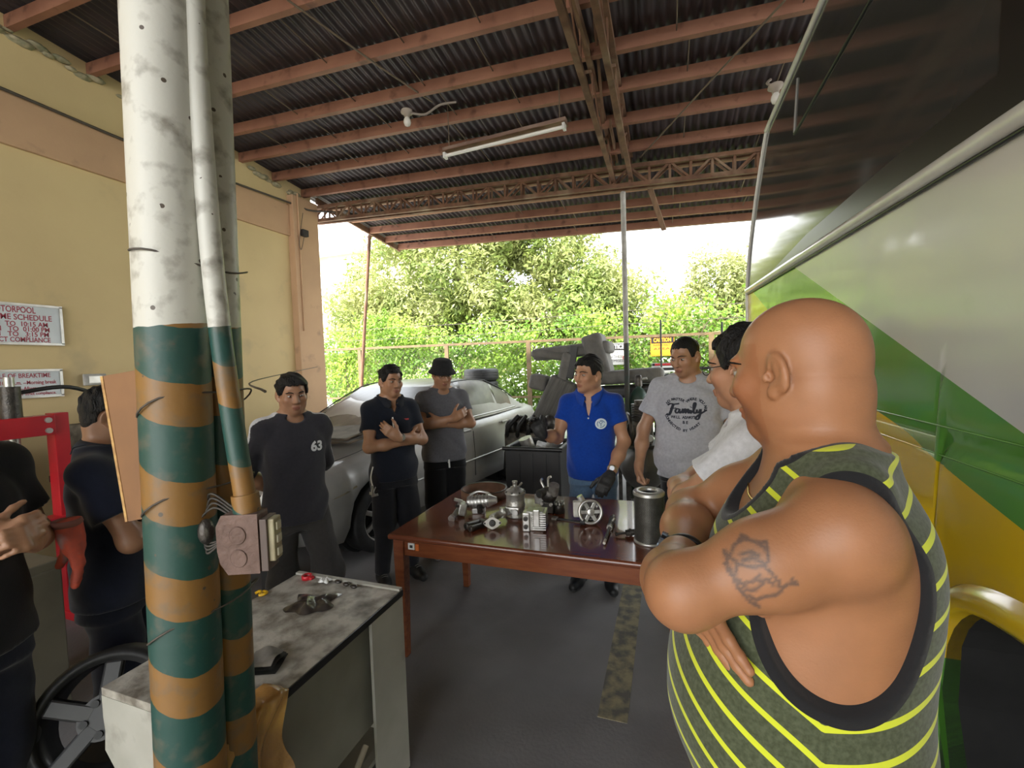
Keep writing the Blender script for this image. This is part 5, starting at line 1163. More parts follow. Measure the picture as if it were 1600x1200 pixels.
# ================================================================ people: signed-distance bodies
class Field:
    def __init__(s, lo, hi, h):
        s.lo = np.array(lo, np.float32); s.h = h; s.n = (np.ceil((np.array(hi)-np.array(lo))/h).astype(int)+2)
        s.F = np.full(tuple(s.n), .05, np.float32)
        s.ax = [s.lo[i]+h*np.arange(s.n[i], dtype=np.float32) for i in range(3)]
    def blk(s, lo, hi, m):
        a = np.clip(np.floor((np.array(lo)-m-s.lo)/s.h).astype(int), 0, s.n); b = np.clip(np.ceil((np.array(hi)+m-s.lo)/s.h).astype(int)+1, 0, s.n)
        if (b <= a).any(): return None, None
        sl = tuple(slice(a[i], b[i]) for i in range(3))
        P = np.stack(np.meshgrid(s.ax[0][sl[0]], s.ax[1][sl[1]], s.ax[2][sl[2]], indexing='ij'), -1)
        return sl, P
    def put(s, sl, d, k, op):
        F = s.F[sl]
        if op == 'add':
            if k > 0: hh = np.maximum(k-np.abs(F-d), 0)/k; s.F[sl] = np.minimum(F, d)-hh*hh*k*.25
            else: s.F[sl] = np.minimum(F, d)
        else:
            d = -d
            if k > 0: hh = np.maximum(k-np.abs(F-d), 0)/k; s.F[sl] = np.maximum(F, d)+hh*hh*k*.25
            else: s.F[sl] = np.maximum(F, d)
    def cone(s, a, b, ra, rb, k=.0, op='add', flat=False, off=None):
        a = np.array(a, np.float32); b = np.array(b, np.float32); r = max(ra, rb); lo = np.minimum(a, b)-r; hi = np.maximum(a, b)+r
        sl, P = s.blk(lo, hi, max(k, .03)+2*s.h)
        if sl is None: return
        ab = b-a; L2 = float(ab @ ab); t = ((P-a) @ ab)/L2; tc_ = np.clip(t, 0, 1)
        d = np.linalg.norm(P-a-tc_[..., None]*ab, axis=-1)-(ra+(rb-ra)*tc_)
        if off is not None: d = d+off(P)
        if flat: L = math.sqrt(L2); d = np.maximum(d, np.maximum((t-1)*L, -t*L-.05))
        s.put(sl, d, k, op)
    def ell(s, c, r, R=None, k=.0, op='add', off=None):
        c = np.array(c, np.float32); r = np.array(r, np.float32); m = float(r.max())
        sl, P = s.blk(c-m, c+m, max(k, .03)+2*s.h)
        if sl is None: return
        Q = P-c
        if R is not None: Q = Q @ np.array(R, np.float32)
        k0 = np.linalg.norm(Q/r, axis=-1); k1 = np.linalg.norm(Q/(r*r), axis=-1)+1e-6
        d = k0*(k0-1)/k1
        if off is not None: d = d+off(P)
        s.put(sl, d, k, op)
    def box(s, c, hf, R, rd, k=.0, op='add'):
        c = np.array(c, np.float32); hf = np.array(hf, np.float32); m = float(np.linalg.norm(hf))
        sl, P = s.blk(c-m, c+m, max(k, .03)+2*s.h)
        if sl is None: return
        Q = np.abs((P-c) @ np.array(R, np.float32))-(hf-rd)
        d = np.linalg.norm(np.maximum(Q, 0), axis=-1)+np.minimum(Q.max(-1), 0)-rd; s.put(sl, d, k, op)
    def loft(s, secs, T, k=.0, op='add', off=None, cut=True, pw=2.4):
        """secs: (z, cx, cy, rx, ry) stations in frame T"""
        A = np.array(secs, np.float32); R = T[:3, :3]; o = T[:3, 3]
        cs = []
        for z, cx, cy, rx, ry in A:
            for sx_ in (-1, 1):
                for sy_ in (-1, 1): cs.append(R @ np.array([cx+sx_*rx, cy+sy_*ry, z])+o)
        cs = np.array(cs); sl, P = s.blk(cs.min(0), cs.max(0), max(k, .03)+2*s.h)
        if sl is None: return
        Q = (P-o.astype(np.float32)) @ R.astype(np.float32); z = Q[..., 2]
        zz = np.linspace(A[0, 0], A[-1, 0], 80); cols = []
        for c in range(1, 5):
            # smooth interpolation of the stations
            y = np.interp(zz, A[:, 0], A[:, c]); ker = np.ones(9)/9; y = np.convolve(np.pad(y, 4, mode='edge'), ker, 'valid'); cols.append(np.interp(z, zz, y).astype(np.float32))
        cx, cy, rx, ry = cols
        q = (np.abs((Q[..., 0]-cx)/rx)**pw+np.abs((Q[..., 1]-cy)/ry)**pw)**(1/pw)
        d = (q-1)*np.minimum(rx, ry)
        if off is not None: d = d+off(P)
        if cut: d = np.maximum(d, np.maximum(A[0, 0]-z, z-A[-1, 0]))
        s.put(sl, d, k, op)
    def plane(s, p, n):
        sl = tuple(slice(0, q) for q in s.n); P0 = [s.ax[i]-p[i] for i in range(3)]
        d = P0[0][:, None, None]*n[0]+P0[1][None, :, None]*n[1]+P0[2][None, None, :]*n[2]
        s.F = np.maximum(s.F, d.astype(np.float32))
    def mesh(s):
        F = s.F; S_ = F < 0
        S_[0] = S_[-1] = False; S_[:, 0] = S_[:, -1] = False; S_[:, :, 0] = S_[:, :, -1] = False
        F = np.where(S_, F, np.abs(F)+1e-6)
        c = np.zeros(tuple(q-1 for q in F.shape), np.int8); of = [(i, j, k) for i in (0, 1) for j in (0, 1) for k in (0, 1)]
        for i, j, k in of: c += S_[i:F.shape[0]-1+i, j:F.shape[1]-1+j, k:F.shape[2]-1+k]
        act = np.argwhere((c > 0) & (c < 8)); idx = np.full(c.shape, -1, np.int32); idx[tuple(act.T)] = np.arange(len(act))
        acc = np.zeros((len(act), 3)); cnt = np.zeros(len(act))
        for a in of:
            for axx in range(3):
                if a[axx]: continue
                b = list(a); b[axx] = 1
                fa = F[act[:, 0]+a[0], act[:, 1]+a[1], act[:, 2]+a[2]]; fb = F[act[:, 0]+b[0], act[:, 1]+b[1], act[:, 2]+b[2]]
                m = (fa < 0) != (fb < 0); t = np.where(m, fa/np.where(m, fa-fb, 1), 0)
                p = np.tile(np.array(a, float), (len(act), 1)); p[:, axx] = t; acc += p*m[:, None]; cnt += m
        V = s.lo+s.h*(act+acc/cnt[:, None]); Q = []
        for axx in range(3):
            o1, o2 = [(1, 2), (2, 0), (0, 1)][axx]; sh = [slice(None)]*3; s0 = list(sh); s1 = list(sh); s0[axx] = slice(0, -1); s1[axx] = slice(1, None)
            e = np.argwhere(S_[tuple(s0)] != S_[tuple(s1)]); 
            if not len(e): continue
            e = e[(e[:, o1] > 0) & (e[:, o2] > 0)]; ins = S_[tuple(e.T)]
            def cell(d1, d2): q = e.copy(); q[:, o1] -= d1; q[:, o2] -= d2; q = np.minimum(q, np.array(c.shape)-1); return idx[tuple(q.T)]
            f = np.stack([cell(0, 0), cell(1, 0), cell(1, 1), cell(0, 1)], 1); f[~ins] = f[~ins][:, ::-1]; Q.append(f)
        Q = np.concatenate(Q); Q = Q[(Q >= 0).all(1)]
        return V, Q
def smooth_v(V, Q, it=1, lam=.5):
    n = len(V)
    for _ in range(it):
        A = np.zeros((n, 3)); C = np.zeros(n)
        for i in range(4):
            a, b = Q[:, i], Q[:, (i+1) % 4]
            for k in range(3): A[:, k] += np.bincount(a, V[b, k], n)+np.bincount(b, V[a, k], n)
            C += np.bincount(a, minlength=n)+np.bincount(b, minlength=n)
        V = V+lam*(A/np.maximum(C, 1)[:, None]-V)
    return V
def vq_obj(name, V, Q, mat, parent, attrs=None):
    me = bpy.data.meshes.new(name); me.vertices.add(len(V)); me.vertices.foreach_set('co', np.ascontiguousarray(V, np.float32).ravel())
    me.loops.add(4*len(Q)); me.loops.foreach_set('vertex_index', Q.astype(np.int32).ravel()); me.polygons.add(len(Q))
    me.polygons.foreach_set('loop_start', np.arange(len(Q), dtype=np.int32)*4); me.polygons.foreach_set('loop_total', np.full(len(Q), 4, np.int32)); me.polygons.foreach_set('use_smooth', np.ones(len(Q), bool)); me.update(calc_edges=True)
    for k, a in (attrs or {}).items():
        if a.ndim == 2:
            at = me.attributes.new(k, 'FLOAT_COLOR', 'POINT'); at.data.foreach_set('color', np.concatenate([a, np.ones((len(a), 1))], 1).astype(np.float32).ravel())
        else: at = me.attributes.new(k, 'FLOAT', 'POINT'); at.data.foreach_set('value', a.astype(np.float32))
    o = bpy.data.objects.new(name, me); COL.objects.link(o); o.parent = parent
    if mat: me.materials.append(mat)
    return o
def n3(a): a = np.array(a, float); return a/max(1e-9, np.linalg.norm(a))
def rotm(rx=0, ry=0, rz=0): return np.array(Euler((R_(rx), R_(ry), R_(rz)), 'XYZ').to_matrix())
def hand(F, w, d, pn, side, curl=35, s=1.0, infl=0.0, spread=.0, k=.012, curls=None):
    """w wrist, d finger direction, pn palm normal, side +1 left / -1 right; five separate fingers"""
    w = np.array(w, float); d = n3(d); pn = n3(np.array(pn)-d*np.dot(pn, d)); t = np.cross(d, pn)*(-side)
    R = np.stack([t, d, pn], 1)
    F.box(w+d*.045*s, (np.array([.040, .050, .0145])+infl)*s, R, .013*s, k); F.cone(w-d*.02*s, w+d*.03*s, (.026+infl)*s, (.027+infl)*s, .02)
    L = [.072, .080, .075, .060]; r0 = [.0092, .0095, .0090, .0080]
    for i in range(4):
        p = w+d*(.088 if i < 3 else .08)*s+t*(.0295-.0197*i)*s; sp = (1.5-i)*spread
        dd = n3(d+t*sp); a = 0; cu = (curls[i] if curls else curl)
        for j, fr in enumerate((.45, .31, .26)):
            a += R_(cu*(1.0, 1.15, .7)[j]); e = dd*math.cos(a)+pn*math.sin(a); q = p+e*L[i]*fr*s
            F.cone(p, q, (r0[i]*(1-.06*j)+infl)*s, (r0[i]*(.94-.08*j)+infl)*s, .004 if j else .012); p = q
    p = w+d*.018*s+t*.028*s+pn*.004*s
    for j, (l, r) in enumerate(((.045, .0135), (.034, .0105), (.028, .0095))):
        e = n3(t*(.62-.18*j)+d*(.75+.1*j)+pn*(.28+.12*j)); q = p+e*l*s; F.cone(p, q, (r+infl)*s, (r*.9+infl)*s, .010); p = q
def wrinkle(amp, f=18., seed=0, zs=1.0):
    r = np.random.default_rng(seed); K = r.normal(0, f, (7, 3)); K[:, 2] *= zs; ph = r.uniform(0, 6.28, 7)
    def fn(P):
        o = 0; w = .012*np.sin(P[..., 0]*23+P[..., 2]*31+ph[0])
        for k, p in zip(K, ph): o = o+np.sin((P[..., 0]+w)*k[0]+P[..., 1]*k[1]+(P[..., 2]+w)*k[2]+p)
        return (amp/3)*np.abs(o)**1.1*np.sign(o)
    return fn
SKIN_M = attr_mat('skin', rough=.43, bump=.12, bsc=260, spec=.42, sss=.06, var=.07, vsc=22)
CLOTH_M = attr_mat('cloth', rough=.92, bump=.25, bsc=420, spec=.15, sheen=.2, var=.10, vsc=60)
HAIR_M = M('black_hair', (.005, .0045, .0045), (.011, .010, .0095), sc=60, rough=.55, spec=.3, bump=1.0, bsc=160, stretch=(1, 1, .35))
SHOE_M = attr_mat('shoe_leather', rough=.5, bump=.1, spec=.4, var=.2)
m_eyew = M('eye_white', (.42, .38, .35), rough=.15); m_iris = M('dark_iris', (.018, .01, .007), rough=.1, coat=1.)
TORSO = [(.80, 0, .0, .150, .105), (.90, 0, .005, .168, .118), (1.00, 0, 0, .155, .108), (1.10, 0, -.003, .152, .106), (1.20, 0, 0, .163, .112), (1.30, 0, .005, .170, .112), (1.37, 0, .012, .155, .095), (1.42, 0, .016, .105, .072), (1.46, 0, .018, .062, .058)]
class Person: pass
def person(label, loc, yaw, H, look=(0, 0, 0), lean=(0, 0, 0), arms=None, legs=None, skin=(.36, .185, .105), wide=1.0, belly=0.0, thick=1.0, armr=1.0, voxel=.0055, hands=None, headk=1.0, hipz=0.0, pelvis=(0, 0), neckr=1.0, shk=1.0, shy=.012, muscle=False):
    p = Person(); s = H/1.70; p.s = s; p.root = thing('person', label, 'person', (loc[0], loc[1], 0), R_(yaw)); p.voxel = voxel
    def Tm(rx, ry, rz, piv):
        R = rotm(rx, ry, rz); T = np.eye(4); T[:3, :3] = R; T[:3, 3] = np.array(piv)-R @ np.array(piv); return T
    off = np.array([pelvis[0], pelvis[1], hipz])*s
    T = Tm(lean[0], lean[1], lean[2], np.array([0, 0, .93])*s); T[:3, 3] += off; p.T = T
    tp = lambda q: T[:3, :3] @ (np.array(q, float)*s)+T[:3, 3]; p.tp = tp
    p.skin = np.array(skin)
    def bel(secs, o=0.0):
        out = []
        for z, cx, cy, rx, ry in secs:
            b = belly*math.exp(-((z-1.05)/.15)**2); out.append((z*s, cx, (cy-b*.55)*s, (rx*wide+b*.45+o)*s, (ry*thick+b*.6+o)*s))
        return out
    p.secs = bel; p.belly = belly
    # head frame
    HR = T[:3, :3] @ rotm(0, 0, look[0]) @ rotm(look[1], 0, 0) @ rotm(0, look[2], 0); p.HR = HR
    nb = tp((0, .018, 1.44)); hk = s*headk; hc = tp((0, -.004, 1.505))+HR @ (np.array([0, -.012, .088])*hk); p.hc = hc; p.hk = hk
    hp = lambda q: hc+HR @ (np.array(q, float)*hk); p.hp = hp
    A = arms; Hd = hands or {}
    p.sh = {1: tp((.163*wide, shy, 1.375)), -1: tp((-.163*wide, shy, 1.375))}
    p.el = {q: np.array(A[q][0], float)*s for q in (1, -1)}; p.wr = {q: np.array(A[q][1], float)*s for q in (1, -1)}
    pts = np.array([hp((0, 0, .14)), hp((.11, -.13, 0)), hp((-.11, .12, 0)), hp((-.11, -.13, -.12)), hp((.11, .12, -.12)), tp((.25*wide, .16, .84)), tp((-.25*wide, -.17-belly, .84)), tp((.25*wide, -.17-belly, 1.4)), tp((-.25*wide, .16, 1.4))]+[p.el[q] for q in (1, -1)]+[p.wr[q] for q in (1, -1)])
    ext = [p.wr[q]+n3(Hd[q][0])*.2*s for q in (1, -1) if q in Hd]
    pts = np.concatenate([pts, np.array(ext)]) if ext else pts
    p.lo, p.hi = pts.min(0)-.09, pts.max(0)+.09
    F = Field(p.lo, p.hi, voxel)
    F.loft(bel([q for q in TORSO if q[0] >= .80], -.006), T, 0, pw=2.3)
    if muscle:
        for q in (1, -1):
            F.ell(tp((q*.100*wide, .012, 1.335)), np.array([.075, .070, .085])*s, None, .06); F.ell(tp((q*.112*wide, -.005, 1.23)), np.array([.052, .075, .12])*s, None, .05); F.ell(tp((q*.095*wide, -.05, 1.30)), np.array([.07, .055, .065])*s, None, .05)
    # neck and shoulders
    F.cone(nb, hp((0, .024, -.04)), .062*s*(.8+.2*wide)*neckr, .057*hk*neckr, .06)
    for q in (1, -1):
        F.cone(tp((q*.03, .022, 1.445)), p.sh[q]+np.array([0, 0, .008]), .045*s, .043*s*armr*shk, .05)
        F.ell(p.sh[q], np.array([.050, .055, .060])*s*armr*shk, None, .05)
        F.cone(p.sh[q], p.el[q], .050*s*armr*shk, .041*s*armr, .03)
        m = p.sh[q]*.55+p.el[q]*.45; F.ell(m, np.array([.050, .050, .050])*s*armr, None, .04)
        F.cone(p.el[q], p.el[q]*.6+p.wr[q]*.4, .0425*s*armr, .043*s*armr, .03); F.cone(p.el[q]*.6+p.wr[q]*.4, p.wr[q], .043*s*armr, .027*s*(.4+.6*armr), .03)
        if q in Hd: hand(F, p.wr[q], *Hd[q][:2], q, s=s*1.02, **Hd[q][2])
    # head
    E = lambda c, r, k, op='add', R=None: F.ell(hp(c), np.array(r)*hk, HR if R is None else HR @ R, k*hk, op)
    E((0, .014, .034), (.075, .095, .082), 0); E((0, -.022, -.035), (.0615, .068, .078), .03); E((0, -.06, -.096), (.027, .024, .021), .03)
    E((0, .046, -.030), (.056, .050, .062), .05)
    for q in (1, -1):
        E((q*.047, -.008, -.062), (.020, .034, .028), .03); E((q*.041, -.060, -.022), (.023, .020, .019), .03)
    E((0, -.081, .024), (.047, .014, .011), .02)
    for q in (1, -1): E((q*.032, -.094, .002), (.019, .013, .012), .014, 'sub')
    F.cone(hp((0, -.088, .010)), hp((0, -.107, -.030)), .0085*hk, .0125*hk, .012*hk)
    for q in (1, -1): E((q*.0125, -.095, -.034), (.0095, .011, .0085), .008)
    E((0, -.088, -.063), (.025, .010, .0062), .007); E((0, -.086, -.075), (.021, .010, .0070), .007)
    E((0, -.104, -.0688), (.026, .010, .0022), .004, 'sub')
    for q in (1, -1):
        R = rotm(12, 0, q*-24); E((q*.080, .017, -.004), (.0095, .0205, .034), .007, 'add', R); E((q*.0885, .014, .001), (.0065, .0125, .0225), .004, 'sub', R); E((q*.0835, .016, .002), (.0035, .006, .017), .004, 'add', R); E((q*.080, .004, -.008), (.006, .007, .009), .004, 'sub', R); E((q*.079, .006, -.034), (.007, .010, .011), .008); E((q*.078, -.006, -.010), (.004, .005, .008), .006)
    p.F = F; p.A = A; p.Hd = Hd
    return p
def finish_skin(p, colf=None, lips=True, stubble=.0, grey=0.0, it=1, extra=None):
    V, Q = p.F.mesh(); V = smooth_v(V, Q, it, .4); C = np.tile(p.skin, (len(V), 1))
    L = ((V-p.hc) @ p.HR)/p.hk; p.L = L
    def g(c, r): return np.exp(-(((L-np.array(c))/np.array(r))**2).sum(1))
    if lips:
        m = np.clip(g((0, -.094, -.069), (.024, .012, .0105))*1.4, 0, .75)[:, None]; C = C*(1-m)+np.array([.26, .09, .07])*m
    for q in (1, -1):
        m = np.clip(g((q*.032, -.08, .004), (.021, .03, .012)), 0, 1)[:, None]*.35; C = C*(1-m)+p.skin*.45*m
        m = g((q*.012, -.105, -.043), (.007, .008, .004))[:, None]*.7; C = C*(1-m)
        m = g((q*.05, -.055, -.03), (.025, .03, .025))[:, None]*.22; C = C*(1-m)+np.array([.42, .15, .09])*m
    if stubble:
        m = (g((0, -.075, -.095), (.055, .05, .03))+g((0, -.1, -.052), (.03, .012, .008)))[:, None]; C = C*(1-np.clip(m, 0, 1)*stubble)
    if colf is not None: C = colf(p, V, C)
    o = vq_obj('body', V, Q, SKIN_M, p.root, {'col': C}); p.body = o; p.V = V
    if extra: extra(p, o, V)
    p.bvh = BVHTree.FromPolygons([Vector(v) for v in V], Q.tolist())
    # eyes, lids, brows
    for q in (1, -1):
        e = p.hp((q*.0315, -.0735, .004)); r = .0122*p.hk
        Rh = Matrix(p.HR.tolist())
        eye = MB().sph(e, r, 10).build('eye', m_eyew, p.root)
        MB().sph(Vector(e)+Rh @ Vector((p.gaze[0]*.3, -1, p.gaze[1]*.3)).normalized()*r*.62, r*.52, 8).build('iris', m_iris, eye)
        def lid(u, w, up):
            az = (u-.5)*PI*1.0; el = R_(13)+w*R_(78) if up else -R_(20)-w*R_(70)
            v = Vector((math.sin(az)*math.cos(el), -math.cos(az)*math.cos(el), math.sin(el)))*r*1.13
            return Vector(e)+Rh @ v
        b = MB().surf(lambda u, w: lid(u, w, True), 12, 6); b.surf(lambda u, w: lid(u, w, False), 12, 6)
        lo_ = b.build('eyelid', M('lid_%d' % int(1000*p.skin[0]), tuple(p.skin*.72), rough=.5), p.root)
    return o
def face_pt(p, x, z, off=.002):
    o = p.hp((x, -.2, z)); d = p.HR @ np.array([0, 1., 0]); h = p.bvh.ray_cast(Vector(o), Vector(d), .3)
    return (h[0] if h[0] else Vector(p.hp((x, -.09, z))))-Vector(d)*off
def brows(p, thick=1.0, mat=None):
    for q in (1, -1):
        pts = [face_pt(p, q*x, z) for x, z in ((.014, .021), (.024, .026), (.036, .0275), (.046, .024), (.053, .018))]
        MB().tube(pts, [.0022*thick, .0032*thick, .0032*thick, .0026*thick, .0012], 6).build('eyebrow', mat or HAIR_M, p.root)
def hair(p, vol=.010, front=.052, slope=.80, top=.0, spike=.007, seed=0, nape=-.085, side=0.0):
    front = front+.010
    lo = p.hp((0, 0, .03))-.16*p.hk; hi = p.hp((0, 0, .03))+.16*p.hk
    F = Field(lo, hi, .0045); HR = p.HR; hk = p.hk
    r = np.random.default_rng(seed); K = r.normal(0, 75, (6, 3)); ph = r.uniform(0, 6, 6)
    def off(P):
        Q = ((P-p.hc.astype(np.float32)) @ HR.astype(np.float32))/hk; o = 0
        for k, f in zip(K, ph): o = o+np.sin(Q @ k.astype(np.float32)+f)
        return -spike*o/3*np.clip((Q[..., 2]+.02)/.08, .2, 1)
    F.ell(p.hp((0, .014, .034)), np.array([.075+vol, .096+vol, .082+vol+top])*hk, HR, 0, 'add', off)
    for q in (1, -1): F.ell(p.hp((q*.062, .004, .005)), np.array([.016+vol*.5, .035, .045])*hk, HR, .02)
    F.ell(p.hp((0, .060, -.030)), np.array([.058+vol*.5, .045, .055])*hk, HR, .02)
    # hairline: cut away the face and below the nape
    P = np.stack(np.meshgrid(*F.ax, indexing='ij'), -1); Q = ((P-p.hc.astype(np.float32)) @ HR.astype(np.float32))/hk
    yy = Q[..., 1]+.006*np.sin(Q[..., 0]*90)
    line = np.interp(yy, [-.12, -.052, -.034, .016, .044, .09], [front+.004, front-.006, .004-side, -.014, -.055, nape]).astype(np.float32)
    line = np.maximum(line, nape); w = .004*np.sin(Q[..., 0]*260+1.3*np.sin(Q[..., 0]*90))
    d = (line-Q[..., 2]+w)*.6*hk
    ear = .031-np.sqrt((Q[..., 1]-.014)**2+((Q[..., 2]+.010)*.85)**2)
    ear = np.where(np.abs(Q[..., 0]) > .05, ear*hk, -1)
    F.F = np.maximum(F.F, np.maximum(d, ear).astype(np.float32))
    V, Qd = F.mesh()
    return vq_obj('hair', smooth_v(V, Qd, 1, .3), Qd, HAIR_M, p.root)
def sleeve_end(p, q, frac): return p.sh[q]+(p.el[q]-p.sh[q])*frac
def shirt(p, col, sleeve=.55, loose=.014, hem=.84, seed=0, wr=.004, colf=None, neck=.066, low=.0, voxel=None, sl_r=.064, long_to=None, name='shirt', flare=0.045, vneck=0.0, mat=None, attrf=None):
    s = p.s; h = voxel or .0065; F = Field(p.lo-.02, p.hi+.02, h)
    secs = [q for q in TORSO if q[0] >= .79]; W = wrinkle(wr*s, 16, seed, 1.5)
    ss = [(z, cx, cy, rx+(flare*s*max(0, 1.2-z/s)), ry+(flare*s*max(0, 1.2-z/s))) for z, cx, cy, rx, ry in p.secs(secs, loose)]
    ss[0] = (hem*s,)+ss[0][1:]; ss = [q for i, q in enumerate(ss) if i == 0 or q[0] > hem*s+.01]
    F.loft(ss, p.T, 0, off=W, pw=2.35)
    for q in (1, -1):
        F.cone(p.tp((q*.03, .022, 1.437)), p.sh[q]+np.array([0, 0, .006*s]), .051*s+loose*.45, .050*s+loose*.45, .05, off=W)
        F.ell(p.sh[q], np.array([.054, .058, .060])*s+loose*.45, None, .04, off=W)
        e = sleeve_end(p, q, min(1, sleeve)); F.cone(p.sh[q], e, (.054*s+loose*.5), sl_r*s, .03, flat=True, off=W)
        if sleeve > 1:
            e2 = p.el[q]+(p.wr[q]-p.el[q])*(sleeve-1); F.ell(p.el[q], np.full(3, .054*s), None, .03, off=W); F.cone(p.el[q], e2, .056*s, .046*s, .03, flat=True, off=W)
    a = p.tp((0, .022, 1.395)); b = p.tp((0, -.02, 1.56)); F.cone(a, b, .0*s+neck*.62*s, (neck*1.35)*s, .004, 'sub')
    a = p.tp((0, -.06-low*.3, 1.442-low)); F.ell(a, np.array([neck*.78, .055, .030])*s, p.T[:3, :3], .01, 'sub')
    if vneck:
        for u in np.linspace(0, 1, 5): F.ell(p.tp((0, -.105-.02*u, 1.40-vneck*u)), np.array([.030*(1-u)+.006, .05, .02])*s, p.T[:3, :3], .006, 'sub')
    V, Q = F.mesh(); V = smooth_v(V, Q, 1, .35); C = np.tile(np.array(col), (len(V), 1))
    if colf: C = colf(p, V, C)
    at = {'col': C}
    if attrf: at.update(attrf(p, V))
    o = vq_obj(name, V, Q, mat or CLOTH_M, p.root, at); p.shirt = o; p.sbvh = BVHTree.FromPolygons([Vector(v) for v in V], Q.tolist()); return o
def trousers(p, col, legs, top=.96, loose=.0, seed=1, wr=.006, colf=None, hemr=.062, voxel=.0085, name='trousers'):
    """legs: side -> (knee, ankle) in scaled local metres"""
    s = p.s; pts = [np.array(legs[q][i])*s for q in (1, -1) for i in (0, 1)]; pel = p.tp((0, 0, .93))
    lo = np.minimum(np.min(pts, 0), pel-np.array([.25, .25, .2]))-.13; hi = np.maximum(np.max(pts, 0), pel+np.array([.25, .25, .16]))+.13; lo[2] = max(lo[2], .02)
    F = Field(lo, hi, voxel); W = wrinkle(wr*s, 15, seed, 1.3)
    b = p.belly; T = np.eye(4); T[:3, 3] = p.T[:3, 3]*0; T = p.T.copy(); T[:3, :3] = np.eye(3); T[:3, 3] = pel-np.array([0, 0, .93*s])
    F.loft([(z*s, 0, (cy-b*.2)*s, (rx+b*.2)*s, (ry+b*.25)*s) for z, cy, rx, ry in ((.78, .0, .168+loose, .118+loose), (.83, .004, .162, .112), (.90, .0, .150, .104), (top+.0, 0, .135, .095))], T, 0, off=W, pw=2.4)
    for q in (1, -1):
        hipj = pel+np.array([q*.088, .0, -.07])*s; kn, an = (np.array(legs[q][i])*s for i in (0, 1))
        F.cone(hipj, kn, (.088+loose*.6)*s, (.076+loose)*s, .035, off=W); F.cone(kn, an, (.074+loose)*s, hemr*s, .04, off=W, flat=True)
    V, Q = F.mesh(); V = smooth_v(V, Q, 1, .35); C = np.tile(np.array(col), (len(V), 1))
    if colf: C = colf(p, V, C)
    return vq_obj(name, V, Q, CLOTH_M, p.root, {'col': C})
def shoes(p, legs, yaws=(8, -8), col=(.012, .012, .012), sole=(.03, .03, .03), name='shoe'):
    s = p.s
    for q, ya in zip((1, -1), yaws):
        an = np.array(legs[q][1])*s; R = rotm(0, 0, ya); base = np.array([an[0], an[1], max(0, an[2]-.09*s)]); T = lambda v: base+R @ (np.array(v)*s)
        F = Field(base-.28*s, base+np.array([.28, .28, .20])*s, .006)
        F.cone(T((0, .035, .048)), T((0, -.09, .040)), .043*s, .047*s, 0); F.cone(T((0, -.09, .040)), T((0, -.165, .034)), .047*s, .034*s, .02); F.cone(T((0, .02, .06)), T((0, .02, .125)), .045*s, .043*s, .03); F.cone(T((0, -.0, .085)), T((0, -.09, .055)), .042*s, .036*s, .03)
        F.plane(base+np.array([0, 0, .001]), (0, 0, -1)); V, Q = F.mesh(); C = np.tile(np.array(col), (len(V), 1)); C[V[:, 2] < base[2]+.024*s] = sole
        sh = vq_obj(name, smooth_v(V, Q, 1, .3), Q, SHOE_M, p.root, {'col': C})
        bv = BVHTree.FromPolygons([Vector(v) for v in V], Q.tolist())
        for k in range(4):
            pts = []
            for xx in (-.022, 0, .022):
                o = T((xx, -.03-.022*k, .2)); h = bv.ray_cast(Vector(o), Vector((0, 0, -1)), .3)
                if h[0]: pts.append(h[0]+Vector((0, 0, .002)))
            if len(pts) > 1: MB().tube(pts, .003*s, 5).build('lace', M('lace', (.16, .15, .14), rough=.9), sh)
def collar(p, col, open_=.05, h=.034, name='collar', r=.066):
    """folded polo collar: stands round the neck, its fall lies on the shirt"""
    s = p.s; b = MB(); n = 40; dn = Vector(p.T[:3, :3] @ np.array([0, 0, -1.]))
    def fn(u, w):
        a = R_(90)-R_(163)+R_(326)*u; f = abs(u-.5)*2; k = int(round(w*4)); ou = (.0, .004, .012, .024, .036+.022*f**6)[k]
        x, y = (r+ou)*math.cos(a), .012+(r+ou)*math.sin(a)-.012*f**3; top = 1.502-.062*f**2.0-.004*(1-f)
        if k <= 1: z = top-.035*(1-k)
        else:
            h = p.sbvh.ray_cast(Vector(p.tp((x, y, 1.56))), dn, .3); q = h[0] if h[0] else Vector(p.tp((x, y, 1.40)))
            zs_ = ((np.array(q)-p.T[:3, 3]) @ p.T[:3, :3])[2]/s+.004; z = max(zs_, top-.055) if k == 4 else max(zs_+.004, top-(.008, .022)[k-2])
            z = min(z, top)
        return p.tp((x, y, z))
    b.surf(fn, n, 5); o = b.build(name, M('collar_%d_%d' % (int(999*col[0]), int(999*col[2])), tuple(col), rough=.9, bump=.2, bsc=300), p.root)
    so = o.modifiers.new('solid', 'SOLIDIFY'); so.thickness = .003; return o
def on_shirt(p, x, z, off=.0015, y0=-.6):
    o = p.tp((x/p.s, y0, z/p.s)); d = p.T[:3, :3] @ np.array([0, 1., 0]); h = p.sbvh.ray_cast(Vector(o), Vector(d), 1.2)
    return (h[0]+h[1]*off) if h[0] else Vector(p.tp((x/p.s, -.13, z/p.s)))
